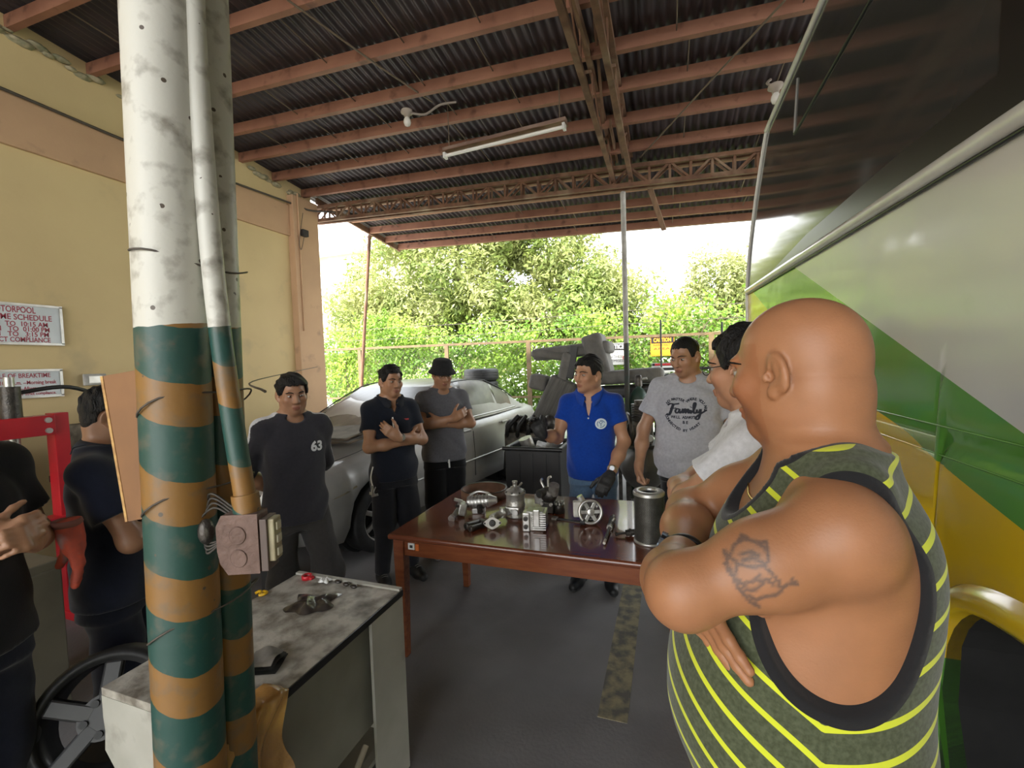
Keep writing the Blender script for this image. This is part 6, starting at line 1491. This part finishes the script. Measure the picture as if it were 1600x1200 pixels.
def print_on(p, meshes, cx, cz, mat, name='print', subdiv=True):
    """wrap flat meshes (in metres, x right as the viewer reads it, y up) on the shirt front"""
    import bmesh
    for me in meshes:
        bm = bmesh.new(); bm.from_mesh(me)
        if subdiv:
            bmesh.ops.triangulate(bm, faces=bm.faces[:]); ed = [e for e in bm.edges if e.calc_length() > .012]; 
            if ed: bmesh.ops.subdivide_edges(bm, edges=ed, cuts=2)
        for v in bm.verts: v.co = on_shirt(p, cx+v.co.x, cz+v.co.y, .0022)
        m2 = bpy.data.meshes.new(name); bm.to_mesh(m2); bm.free(); m2.materials.append(mat); o = bpy.data.objects.new(name, m2); COL.objects.link(o); o.parent = p.root; o['kind'] = 'stuff' if False else 'part'; del o['kind']
def stroke_mesh(strokes, wd):
    b = MB()
    for st in strokes:
        w0 = wd
        if isinstance(st, tuple): st, w0 = st
        c = catmull([(x, y, 0) for x, y in st], 6); v = []
        for i, q in enumerate(c):
            t = (c[min(i+1, len(c)-1)]-c[max(i-1, 0)]).normalized(); n = Vector((-t.y, t.x, 0)); wq = w0*(.55+.45*abs(t.y)); v += [q+n*wq/2, q-n*wq/2]
        b.add(v, [(2*i, 2*i+1, 2*i+3, 2*i+2) for i in range(len(c)-1)])
    return b.mesh('strokes')
def watch(p, q, band=(.012, .012, .012), face=(.3, .3, .3), r=.031, f=.93, digital=False):
    a = p.el[q]+(p.wr[q]-p.el[q])*f; ax = n3(p.wr[q]-p.el[q]); w = thing('wristwatch', None, None); w.parent = p.root
    m1 = M('watch_band_%d' % int(999*band[0]), band, rough=.4); m2 = M('watch_face_%d' % int(999*face[0]), face, rough=.2, metal=.5)
    MB().torus(a, r*p.s, .0045, ax, 28, 6, 2.4).build('strap', m1, w)
    return w, a, ax, m1, m2
# ================================================================ the nine men
CA = lambda: None
def crossed(ez=1.13, ex=.225, ey=-.10, wz=1.17, fwd=.0, over=1):
    """arms folded over the chest; over = side of the forearm on top"""
    u = -over
    return {over: ((over*ex, ey, ez), (-over*.035, -.215-fwd, wz+.02)), u: ((u*ex, ey, ez-.01), (over*.055, -.150-fwd, wz-.03))}
STAND = {1: ((.098, -.015, .49), (.105, .02, .09)), -1: ((-.098, -.015, .49), (-.105, .02, .09))}
Person.gaze = (0, -.3)

# ---- blue polo, explaining
p = person('man in a blue polo and black gloves explaining at the table', (-.53, 3.20), 2, 1.67, look=(-34, -3, 0), lean=(8, 0, 0), skin=(.44, .235, .14),
    arms={1: ((.235, -.06, 1.10), (.15, -.31, .91)), -1: ((-.235, -.12, 1.13), (-.31, -.30, 1.19))},
    hands={1: ((-.35, -.75, -.55), (-.3, .3, -1), dict(curl=32)), -1: ((-.35, -.35, .75), (.3, -.8, -.2), dict(curl=26, spread=.12))}, headk=1.05, voxel=.0048)
p.gaze = (-.5, -.1)
finish_skin(p); brows(p, 1.2); hair(p, .013, .058, .80, top=.006, seed=2)
shirt(p, (.006, .045, .30), .50, .016, .84, 3, .0045, neck=.060, vneck=.075, low=.01, sl_r=.068)
collar(p, (.008, .055, .34)); trousers(p, (.10, .17, .27), STAND, seed=5, hemr=.072); shoes(p, STAND, (14, -14), (.012, .012, .013), (.05, .05, .05))
gm = M('black_glove', (.016, .016, .017), (.03, .03, .03), sc=40, rough=.6, bump=.3, bsc=120)
for q in (1, -1):
    F = Field(p.wr[q]-.26, p.wr[q]+.26, .005); hand(F, p.wr[q], *p.Hd[q][:2], q, s=p.s*1.04, infl=.0025, **p.Hd[q][2]); ax = n3(p.el[q]-p.wr[q]); F.cone(p.wr[q], p.wr[q]+ax*.03, .032, .034, .01, flat=True)
    V, Q = F.mesh(); vq_obj('glove', V, Q, gm, p.root)
w, a, ax, m1, m2 = watch(p, 1, (.30, .24, .14), (.2, .2, .2), .033, .80); MB().cyl(Vector(a)+Vector((0, -.03, .012)), Vector(a)+Vector((0, -.042, .016)), .016, n=18).build('watch_face', m2, w)
# round white emblem
m_emb = M('emblem_white', (.66, .76, .82), rough=.8); m_embk = M('emblem_blue', (.02, .10, .28), rough=.8)
def disc(r0, r1, n=40, a0=0, a1=2*PI):
    b = MB(); v = []
    for i in range(n+1):
        a = a0+(a1-a0)*i/n; v += [(r0*math.cos(a), r0*math.sin(a), 0), (r1*math.cos(a), r1*math.sin(a), 0)]
    b.add(v, [(2*i, 2*i+1, 2*i+3, 2*i+2) for i in range(n)]); return b.mesh('disc')
cx_, cz_ = .085*p.s, 1.26*p.s
print_on(p, [disc(.0005, .038)], cx_, cz_, m_emb, 'chest_emblem')
p2 = [disc(.022, .026, 14, .3, 1.8), disc(.022, .026, 14, 2.3, 3.9), disc(.022, .026, 14, 4.4, 6.0), stroke_mesh([[(0, -.016), (0, .0)], [(0, 0), (-.012, .012)], [(0, 0), (.012, .012)], [(-.012, .012), (0, .018), (.012, .012)]], .004)]
_o = on_shirt
def on_shirt2(p, x, z, off=.0015, y0=-.6): return _o(p, x, z, off+.0015, y0)
on_shirt = on_shirt2; print_on(p, p2, cx_, cz_, m_embk, 'emblem_mark', False); on_shirt = _o
MB().sph(on_shirt(p, .0, 1.30*p.s, .002), .006, 6, (1, .5, 1)).build('button', m_white, p.root)

# ---- grey family shirt
p = person('man in a light grey printed T-shirt standing at the table corner', (.13, 3.26), -6, 1.78, look=(-28, 16, 0), skin=(.38, .205, .12), wide=1.08, belly=.035, headk=1.03,
    arms={1: ((.275, .02, 1.09), (.25, -.09, .86)), -1: ((-.29, .0, 1.10), (-.30, -.16, .87))}, hands={1: ((0, -.3, -1), (-.6, .6, 0), dict(curl=28)), -1: ((.05, -.25, -1), (1, .1, 0), dict(curl=55))}, voxel=.0052)
p.gaze = (-.4, -.5)
finish_skin(p, stubble=.15); brows(p); hair(p, .006, .062, .78, seed=4, spike=.002)
shirt(p, (.40, .405, .44), .62, .024, .80, 6, .005, sl_r=.082, neck=.068, flare=.05)
trousers(p, (.012, .012, .014), STAND, seed=8, loose=.012); shoes(p, STAND, (10, -10), (.25, .25, .26), (.5, .5, .5))
m_prn = M('shirt_print_black', (.025, .028, .04), rough=.9)
fam = [([(-.090, .026), (-.075, .034), (-.055, .032), (-.030, .036)], .008), ([(-.060, .032), (-.068, .010), (-.078, -.018), (-.088, -.026), (-.096, -.020)], .010), ([(-.078, .008), (-.060, .010), (-.045, .012)], .006),
       ([(-.030, .006), (-.042, .008), (-.050, -.004), (-.044, -.014), (-.034, -.008), (-.028, .006), (-.031, -.010), (-.024, -.013), (-.018, -.004)], .0075),
       ([(-.018, -.014), (-.014, .004), (-.012, .006), (-.013, -.014), (-.004, .006), (.001, .006), (.000, -.014), (.010, .006), (.015, .004), (.014, -.012), (.021, -.010)], .007),
       ([(.026, .004), (.025, -.012), (.033, -.010)], .008), ([(.027, .016), (.0285, .019)], .008),
       ([(.033, -.010), (.044, .012), (.050, .034), (.045, .040), (.040, .026), (.041, -.008), (.048, -.013), (.055, -.006)], .0075),
       ([(.056, .006), (.056, -.008), (.064, -.010), (.072, .006)], .0075), ([(.074, .008), (.072, -.016), (.064, -.040), (.054, -.044), (.052, -.034), (.070, -.018), (.092, -.004), (.098, .004)], .0075)]
px0, pz0 = -.01*p.s, 1.235*p.s; kf = 1.25
fam = [([(x*kf, y*kf+.012) for x, y in st], w*kf*1.5) for st, w in fam]
for st in fam: print_on(p, [stroke_mesh([st], .007)], px0, pz0, m_prn, 'script_lettering', False)
def arc_text(txt, pts, size):
    """letters set along a polyline"""
    P = catmull([(x, y, 0) for x, y in pts], 8); Ls = [0]
    for a, b in zip(P, P[1:]): Ls.append(Ls[-1]+(b-a).length)
    out = []
    for i, ch in enumerate(txt):
        if ch == ' ': continue
        d = Ls[-1]*(i+.5)/len(txt); k = max(j for j in range(len(Ls)-1) if Ls[j] <= d); t = (d-Ls[k])/(Ls[k+1]-Ls[k]); o = P[k].lerp(P[k+1], t); dr = (P[k+1]-P[k]).normalized()
        me = text_mesh(ch, size*1.12, 0, 'CENTER', .0011); me.transform(frameT(o, dr, Vector((-dr.y, dr.x, 0)))); out.append(me)
    return out
ltr = arc_text('NO MATTER', [(-.118, .055), (-.085, .082), (-.03, .082), (-.008, .07)], .021)+arc_text('WHERE YOU ARE,', [(.010, .07), (.04, .086), (.085, .078), (.118, .045), (.118, -.005)], .021)+arc_text('CONNECTED BY HEART', [(-.125, -.02), (-.10, -.06), (-.055, -.10), (.0, -.118), (.05, -.098), (.088, -.068)], .020)+arc_text('WILL ALWAYS', [(-.085, -.032), (0, -.034), (.062, -.032)], .022)+arc_text('BE', [(-.02, -.066), (.02, -.066)], .022)
for me in ltr: print_on(p, [me], px0, pz0, m_prn, 'lettering', False)

# ---- navy polo, arms folded
p = person('man in a black polo shirt with folded arms and a key chain', (-2.0, 2.86), 54, 1.655, look=(8, 4, 0), skin=(.38, .20, .115), wide=.95, arms=crossed(1.12, .21, -.09, 1.16, .0, 1),
    hands={1: ((-.75, .05, .65), (.3, .9, 0), dict(curl=22)), -1: ((.95, .1, .1), (0, .8, .5), dict(curl=20))}, voxel=.0055)
p.gaze = (.4, -.2)
finish_skin(p, stubble=.12); brows(p, 1.2); hair(p, .009, .060, .80, top=.01, seed=6)
shirt(p, (.010, .013, .022), .58, .017, .83, 9, .005, neck=.062, vneck=.04, sl_r=.072); collar(p, (.009, .011, .018))
LG = {1: ((.105, -.02, .49), (.13, .02, .09)), -1: ((-.10, -.015, .49), (-.12, .02, .09))}
trousers(p, (.014, .015, .019), LG, seed=3, loose=.008); shoes(p, LG)
w, a, ax, m1, m2 = watch(p, 1, (.10, .09, .07), (.32, .31, .28), .031, .86); MB().cyl(Vector(a)+Vector((0, -.028, 0)), Vector(a)+Vector((0, -.040, .003)), .018, n=20).build('watch_face', m2, w)
MB().tube([on_shirt(p, -.03, z, .004) for z in np.linspace(1.32, 1.20, 6)*p.s], .0055, 6).build('pen', m_alu2, p.root)
MB().box(on_shirt(p, .075, 1.295*p.s, .001), (.04, .002, .012)).build('chest_logo', M('logo_red', (.4, .05, .05), rough=.8), p.root)
kc = thing('key_chain', None, None); kc.parent = p.root
MB().tube(catmull([(-.175, -.06, .93), (-.20, -.08, .86), (-.195, -.09, .80)], 5), .006, 6).build('white_strap', m_white, kc)
for k in range(5): MB().box((-.195+.012*math.sin(k*2), -.095+.01*math.cos(k*2), .775-.012*k), (.02, .004, .05), Euler((.3*k, .5*k, k)).to_matrix()).build('key', m_zinc, kc)

# ---- bucket hat
p = person('man in a black bucket hat and grey T-shirt with folded arms', (-1.87, 3.44), 42, 1.69, look=(2, 12, 0), skin=(.38, .20, .115), arms=crossed(1.16, .225, -.08, 1.20, .0, -1), headk=.98, wide=1.03,
    hands={1: ((-.95, .2, .1), (0, .8, .5), dict(curl=20)), -1: ((.85, .1, .35), (0, .9, 0), dict(curl=20))}, voxel=.0058)
p.gaze = (.4, -.3)
finish_skin(p); brows(p); hair(p, .006, .050, .8, seed=8, spike=.002)
shirt(p, (.115, .115, .128), .55, .018, .84, 12, .005, sl_r=.072)
trousers(p, (.007, .007, .008), STAND, seed=11, loose=.012); shoes(p, STAND, (8, -8), (.02, .02, .02), (.5, .5, .5))
MB().tube([on_shirt(p, .0, z*p.s, .008) for z in (.83, .86)]+[Vector(p.tp((.002, -.15, .79)))], .007, 6).build('drawstring', m_white, p.root)
m_hat = M('black_felt', (.008, .008, .009), (.014, .014, .015), sc=40, rough=.95, bump=.3, bsc=200)
Th = Matrix.Translation(p.hp((0, .014, .066))) @ Matrix(p.HR.tolist()).to_4x4()
MB().lathe([(r*p.hk, z*p.hk) for r, z in ((.001, .075), (.06, .073), (.078, .062), (.084, .045), (.092, .0), (.096, -.012), (.118, -.040), (.124, -.048), (.116, -.042), (.094, -.016))], 40, Th @ Matrix.Diagonal((1, 1.15, 1, 1))).build('bucket_hat', m_hat, p.root)
def glasses(p, m):
    g_ = thing('eyeglasses', None, None); g_.parent = p.root
    for q in (1, -1):
        pts = [p.hp((q*.033+.023*math.cos(a), -.101, .002+.016*math.sin(a))) for a in np.linspace(0, 2*PI, 20)[:-1]]; MB().tube(pts, .0014, 5, closed=True).build('lens_rim', m, g_)
        MB().tube([p.hp((q*.056, -.100, .006)), p.hp((q*.076, -.06, .008)), p.hp((q*.086, .01, .012))], .0016, 5).build('temple', m, g_)
    MB().tube([p.hp((-.010, -.102, .004)), p.hp((0, -.106, .006)), p.hp((.010, -.102, .004))], .0014, 5).build('bridge', m, g_)
glasses(p, m_black)

# ---- shirt with the number
LG = {1: ((.13, -.16, .50), (.04, .06, .09)), -1: ((-.10, -.03, .49), (-.13, .02, .09))}
p = person('man in a dark shirt numbered 63 with hands behind his back', (-2.06, 1.97), 60, 1.625, look=(-2, 12, -4), lean=(-3, 2, 0), skin=(.37, .195, .115), wide=.95,
    arms={1: ((.21, .13, 1.12), (.07, .17, .95)), -1: ((-.25, .12, 1.13), (-.07, .19, .97))}, hands={1: ((-.8, .1, -.4), (0, 1, 0), dict(curl=30)), -1: ((.8, .1, -.4), (0, 1, 0), dict(curl=30))}, voxel=.0052)
p.gaze = (.5, -.4)
finish_skin(p, stubble=.2); brows(p, 1.1); hair(p, .012, .056, .8, top=.004, seed=10)
def c63(p, V, C):
    for q in (1, -1):
        pa_ = [p.tp((q*.075, .02, 1.47)), p.sh[q]+np.array([q*.045, 0, .055])*p.s, p.el[q]+np.array([q*.045, -.005, .01])*p.s]
        d = np.full(len(V), 9.)
        for a, b in zip(pa_, pa_[1:]): ab = b-a; t = np.clip(((V-a) @ ab)/(ab @ ab), 0, 1); d = np.minimum(d, np.linalg.norm(V-a-t[:, None]*ab, axis=1))
        C[d < .034*p.s] = (.62, .62, .64)
    return C
shirt(p, (.030, .029, .036), 1.12, .018, .82, 14, .0055, colf=c63, voxel=.0055, neck=.064)
print_on(p, [text_mesh('63', .075, 0, 'CENTER', .003)], .10*p.s, 1.265*p.s, M('print_white', (.7, .7, .72), rough=.9), 'number_print')
trousers(p, (.045, .042, .040), LG, seed=15, loose=.010, wr=.007); shoes(p, LG, (10, -14), (.02, .02, .02))

# ---- white T-shirt, seen from behind his left side
p = person('man in a white T-shirt and glasses with folded arms beside the bus', (.245, 1.52), -102, 1.72, look=(-20, 4, 0), skin=(.42, .215, .125), belly=.03, wide=1.02, arms={1: ((.20, -.155, 1.225), (-.04, -.225, 1.20)), -1: ((-.20, -.15, 1.215), (.02, -.20, 1.205))},
    hands={1: ((-.85, .48, -.2), (.4, .8, -.4), dict(curl=36)), -1: ((.82, .52, -.12), (-.4, .8, .0), dict(curl=12))}, voxel=.0045, headk=1.04)
p.gaze = (-.3, -.1)
finish_skin(p); brows(p); hair(p, .013, .056, .82, top=.006, seed=12, nape=-.075)
shirt(p, (.66, .67, .70), .66, .024, .80, 18, .0095, sl_r=.085, voxel=.0055, flare=.05)
trousers(p, (.010, .010, .012), STAND, seed=19, loose=.01); shoes(p, STAND, (8, -8), (.03, .03, .03), (.4, .4, .4)); glasses(p, m_black)

# ---- navy polo behind the plywood
p = person('man in a navy polo with folded arms half hidden by the plywood board', (-2.13, 1.12), 140, 1.60, look=(4, 10, 0), skin=(.30, .155, .09), wide=1.06, arms=crossed(1.10, .23, -.10, 1.11, .0, -1),
    hands={1: ((-.95, .1, .1), (0, .8, .5), dict(curl=20)), -1: ((.9, .1, .2), (0, .9, 0), dict(curl=20))}, voxel=.0052)
p.gaze = (0, -.2)
finish_skin(p, stubble=.15); brows(p); hair(p, .012, .054, .82, top=.004, seed=14)
shirt(p, (.011, .014, .027), .62, .018, .82, 21, .005, neck=.062, vneck=.03, sl_r=.076); collar(p, (.014, .018, .028))
MB().sph(on_shirt(p, 0, 1.345*p.s, .002), .007, 6, (1, .6, 1)).build('button', m_white, p.root)
trousers(p, (.010, .012, .022), STAND, seed=22, loose=.01); shoes(p, STAND)
gl = thing('work_glove', 'orange red work glove hanging from the navy shirt man', 'glove', tuple(Vector(CAMP+ray(112, 840)*1.50)))
F = Field((-.16, -.16, -.30), (.16, .16, .10), .005); hand(F, (0, 0, 0), (.05, .1, -1), (-.4, -1, 0), -1, curl=8, s=1.0, infl=.004, spread=.08); F.cone((0, 0, 0), (0, -.01, .06), .034, .04, .01, flat=True)
V, Q = F.mesh(); vq_obj('glove_shell', V, Q, M('orange_glove', (.50, .075, .035), (.30, .06, .04), sc=22, rough=.8, c3=(.25, .2, .2), sc3=9, lo3=.58, hi3=.7), gl)
MB().torus((0, -.01, .055), .036, .006, (0, 0, 1), 24, 6, 2).build('cuff', M('glove_cuff', (.2, .08, .06), rough=.9), gl)

# ---- man cut by the left edge
p = person('man in black at the left edge of the photo holding his hands together', (-2.0, .615), 104, 1.70, look=(0, 8, 0), skin=(.36, .19, .11), wide=1.05,
    arms={1: ((.25, .0, 1.12), (.08, -.22, 1.17)), -1: ((-.25, .0, 1.12), (-.02, -.21, 1.19))}, hands={1: ((-.6, -.5, .3), (-.5, .6, -.3), dict(curl=45)), -1: ((.7, -.5, .35), (.4, .7, -.3), dict(curl=40))}, voxel=.0052)
p.gaze = (0, -.2)
finish_skin(p); brows(p); hair(p, .012, .054, .82, seed=15)
shirt(p, (.007, .007, .009), .62, .018, .84, 24, .005, sl_r=.075)
trousers(p, (.011, .013, .024), STAND, seed=25, loose=.012); shoes(p, STAND)
w, a, ax, m1, m2 = watch(p, -1, (.02, .02, .02), (.5, .5, .5), .030, .95)
MB().bx(-.05, .0, -.165, -.155, .88, .92).build('belt_badge', m_zinc, p.root)

# ---- bald man in the striped tank top
LG = STAND
BLD = dict(a=None)
BR, BYAW = (.225, .865), -93
p = person('bald man in a green and yellow striped tank top in front of the bus', BR, BYAW, 1.735, look=(-37, 6, 0), skin=(.36, .165, .080), wide=1.06, thick=1.16, belly=.085, armr=1.10, headk=1.0, neckr=1.17, shk=.90, shy=-.005, muscle=True,
    arms={1: ((.212, -.195, 1.292), (.0, -.230, 1.225)), -1: ((-.215, -.19, 1.265), (.085, -.198, 1.272))},
    hands={1: ((-.85, .45, -.25), (.4, .8, -.3), dict(curl=30)), -1: ((.66, .42, -.70), (-.45, .8, .0), dict(curls=[4, 6, 8, 12], spread=.06))}, voxel=.0036)
p.gaze = (-.2, -.1)
m_gold = M('gold', (.75, .48, .12), rough=.25, metal=1.0)
# tattoo: a crouching bulldog drawn in grey lines on the outside of the left upper arm
TAT = [[(1140, 868), (1148, 850), (1162, 842), (1180, 846), (1196, 856), (1202, 874), (1194, 884), (1176, 886), (1156, 882), (1144, 874), (1140, 868)],
       [(1154, 846), (1158, 836), (1168, 840)], [(1186, 848), (1196, 846), (1198, 858)], [(1158, 866), (1172, 862), (1186, 868)], [(1160, 876), (1174, 872), (1190, 878)],
       [(1133, 880), (1140, 895), (1150, 904)], [(1194, 884), (1206, 896), (1216, 908), (1222, 922), (1212, 930), (1196, 932), (1180, 938), (1170, 930)], [(1222, 918), (1234, 912), (1246, 912), (1238, 906)],
       [(1150, 886), (1148, 902), (1160, 912), (1178, 908), (1188, 898)], [(1160, 912), (1166, 922), (1180, 922), (1192, 912)], [(1136, 874), (1132, 860), (1138, 884), (1152, 916), (1172, 940), (1186, 948)], [(1186, 908), (1200, 906), (1210, 914)]]
def px_of(p, V):
    ca, sa = math.cos(R_(BYAW)), math.sin(R_(BYAW)); Wd = np.stack([V[:, 0]*ca-V[:, 1]*sa+BR[0], V[:, 0]*sa+V[:, 1]*ca+BR[1], V[:, 2]], 1)-CAMP
    z = Wd @ cF; return 800+FPX*(Wd @ cR)/z, 600-FPX*(Wd @ cU)/z, z
def cbald(p, V, C):
    L = p.L
    m = np.exp(-(((L-np.array([0, .0, .07]))/np.array([.07, .08, .05]))**2).sum(1))[:, None]*.12; C = C*(1-m)+np.array([.45, .24, .15])*m
    f = (L[:, 1] < -.02) & (L[:, 2] < .05) & (L[:, 2] > -.12); C[f] = C[f]*np.array([.92, .84, .80])
    x, y, z = px_of(p, V); arm = (z < np.median(z[(x > 1120) & (x < 1260) & (y > 830) & (y < 950)])+.0) if True else None
    d = np.full(len(V), 99.)
    for st in TAT:
        for a, b in zip(st, st[1:]):
            a, b = np.array(a, float), np.array(b, float); ab = b-a; t = np.clip(((x-a[0])*ab[0]+(y-a[1])*ab[1])/(ab @ ab+1e-9), 0, 1); d = np.minimum(d, np.hypot(x-a[0]-t*ab[0], y-a[1]-t*ab[1]))
    # only the outer side of the left arm
    ab = p.el[1]-p.sh[1]; t = ((V-p.sh[1]) @ ab)/(ab @ ab); dist = np.linalg.norm(V-p.sh[1]-t[:, None]*ab, axis=1); on = (t > .0) & (t < 1.0) & (dist < .085) & (V[:, 0] > (p.sh[1]+t[:, None]*ab)[:, 0]-.005)
    m = (np.clip(1.7-d/2.6, 0, 1)*on)[:, None]*.72; C = C*(1-m)+np.array([.06, .055, .055])*m
    sh = np.exp(-(((x-1172)/32)**2+((y-866)/22)**2))*on*.35; C = C*(1-sh[:, None])+np.array([.12, .11, .10])*sh[:, None]
    return C
finish_skin(p, cbald, it=1); brows(p, .8)
m_tank = bpy.data.materials.new('striped_knit'); m_tank.use_nodes = True; nt = m_tank.node_tree; bs = nt.nodes['Principled BSDF']; Lk = nt.links
def at_(n): a = nt.nodes.new('ShaderNodeAttribute'); a.attribute_name = n; return a.outputs['Fac']
fr = mth('FRACT', mth('DIVIDE', at_('stripe'), .050)); ist = mth('LESS_THAN', fr, .20); trim = mth('LESS_THAN', at_('trim'), .0135)
tco = nt.nodes.new('ShaderNodeTexCoord'); nz = nt.nodes.new('ShaderNodeTexNoise'); nz.inputs['Scale'].default_value = 160; nz.inputs['Detail'].default_value = 4; Lk.new(tco.outputs['Object'], nz.inputs['Vector'])
mr = nt.nodes.new('ShaderNodeMapRange'); mr.inputs[1].default_value = .35; mr.inputs[2].default_value = .65; Lk.new(nz.outputs[0], mr.inputs[0])
base = mixn((.052, .062, .032), (.085, .10, .058), mr.outputs[0]); c_ = mixn(base, (.60, .66, .035), ist); c_ = mixn(c_, (.014, .014, .016), trim); Lk.new(c_, bs.inputs['Base Color'])
bs.inputs['Roughness'].default_value = .9; bs.inputs['Sheen Weight'].default_value = .2; bs.inputs['Specular IOR Level'].default_value = .2
bp = nt.nodes.new('ShaderNodeBump'); bp.inputs['Strength'].default_value = .2; bp.inputs['Distance'].default_value = .002; Lk.new(nz.outputs[0], bp.inputs['Height']); Lk.new(bp.outputs[0], bs.inputs['Normal'])
s = p.s; F = Field(p.lo-.02, p.hi+.02, .0042); W_ = wrinkle(.003, 14, 30, 1.2)
secs = p.secs([q for q in TORSO if q[0] >= .79], .017); secs[0] = (.78*s,)+secs[0][1:]
F.loft(secs, p.T, 0, off=W_, pw=2.35)
for q in (1, -1): F.cone(p.tp((q*.03, .022, 1.440)), p.tp((q*.125, .02, 1.425)), .057*s, .054*s, .045, off=W_)
def hole(q): return (p.tp((q*.225, -.005, 1.315)), np.array([.105, .118, .165])*s)
def cutf(V):
    d = np.full(len(V), 9.)
    for q in (1, -1):
        c, r = hole(q); Qv = V-c; k0 = np.linalg.norm(Qv/r, axis=1); k1 = np.linalg.norm(Qv/(r*r), axis=1)+1e-6; d = np.minimum(d, np.abs(k0*(k0-1)/k1))
    for c, r in nk: Qv = (V-c) @ p.T[:3, :3]; k0 = np.linalg.norm(Qv/r, axis=1); k1 = np.linalg.norm(Qv/(r*r), axis=1)+1e-6; d = np.minimum(d, np.abs(k0*(k0-1)/k1))
    return d
nk = [(p.tp((0, -.02, 1.50)), np.array([.092, .105, .085])*s), (p.tp((0, -.11, 1.44)), np.array([.085, .075, .10])*s)]
for q in (1, -1): c, r = hole(q); F.ell(c, r, None, .004, 'sub')
for c, r in nk: F.ell(c, r, p.T[:3, :3], .004, 'sub')
V, Q = F.mesh(); V = smooth_v(V, Q, 1, .35)
y = V[:, 1]; y0 = -.03; xs = V[:, 0]
stripe = V[:, 2]-.55*np.maximum(0, y0-y)*1.3-.30*np.maximum(0, y-y0)+.004*np.sin(y*30)+5
tank = vq_obj('tank_top', V, Q, m_tank, p.root, {'stripe': stripe, 'trim': cutf(V)}); p.sbvh = BVHTree.FromPolygons([Vector(v) for v in V], Q.tolist())
trousers(p, (.12, .20, .30), STAND, seed=31, loose=.014, top=.93); shoes(p, STAND)
pts = []
for k in range(40):
    a = 2*PI*k/40; c0_ = p.tp((0, .012-.01*math.sin(a), 1.455+.022*math.sin(a)+(-.03 if math.sin(a) < 0 else 0)*abs(math.sin(a)))); d = Vector(p.T[:3, :3] @ np.array([math.cos(a), math.sin(a), -.25])).normalized()
    h = p.bvh.ray_cast(Vector(c0_)+d*.135, -d, .2); pts.append(h[0]+d*.002 if h[0] else Vector(c0_)+d*.07)
MB().tube(pts, .0022, 5, closed=True).build('gold_necklace', m_gold, p.root)
w, a, ax, m1, m2 = watch(p, -1, (.012, .012, .013), (.10, .12, .14), .036, .88); A_ = Vector(a)
dirw = (Vector(p.T[:3, :3] @ np.array([-.1, -1, .35]))).normalized(); MB().cyl(A_+dirw*.030, A_+dirw*.046, .023, n=22).build('watch_case', m1, w, bevel=.003); MB().cyl(A_+dirw*.046, A_+dirw*.048, .016, n=20).build('watch_face', m2, w)
for k in range(8): an = 2*PI*k/8; B3 = basis(dirw); MB().box(A_+dirw*.042+B3 @ Vector((.022*math.cos(an), .022*math.sin(an), 0)), (.008, .008, .010), B3).build('bezel_lug', m2, w)
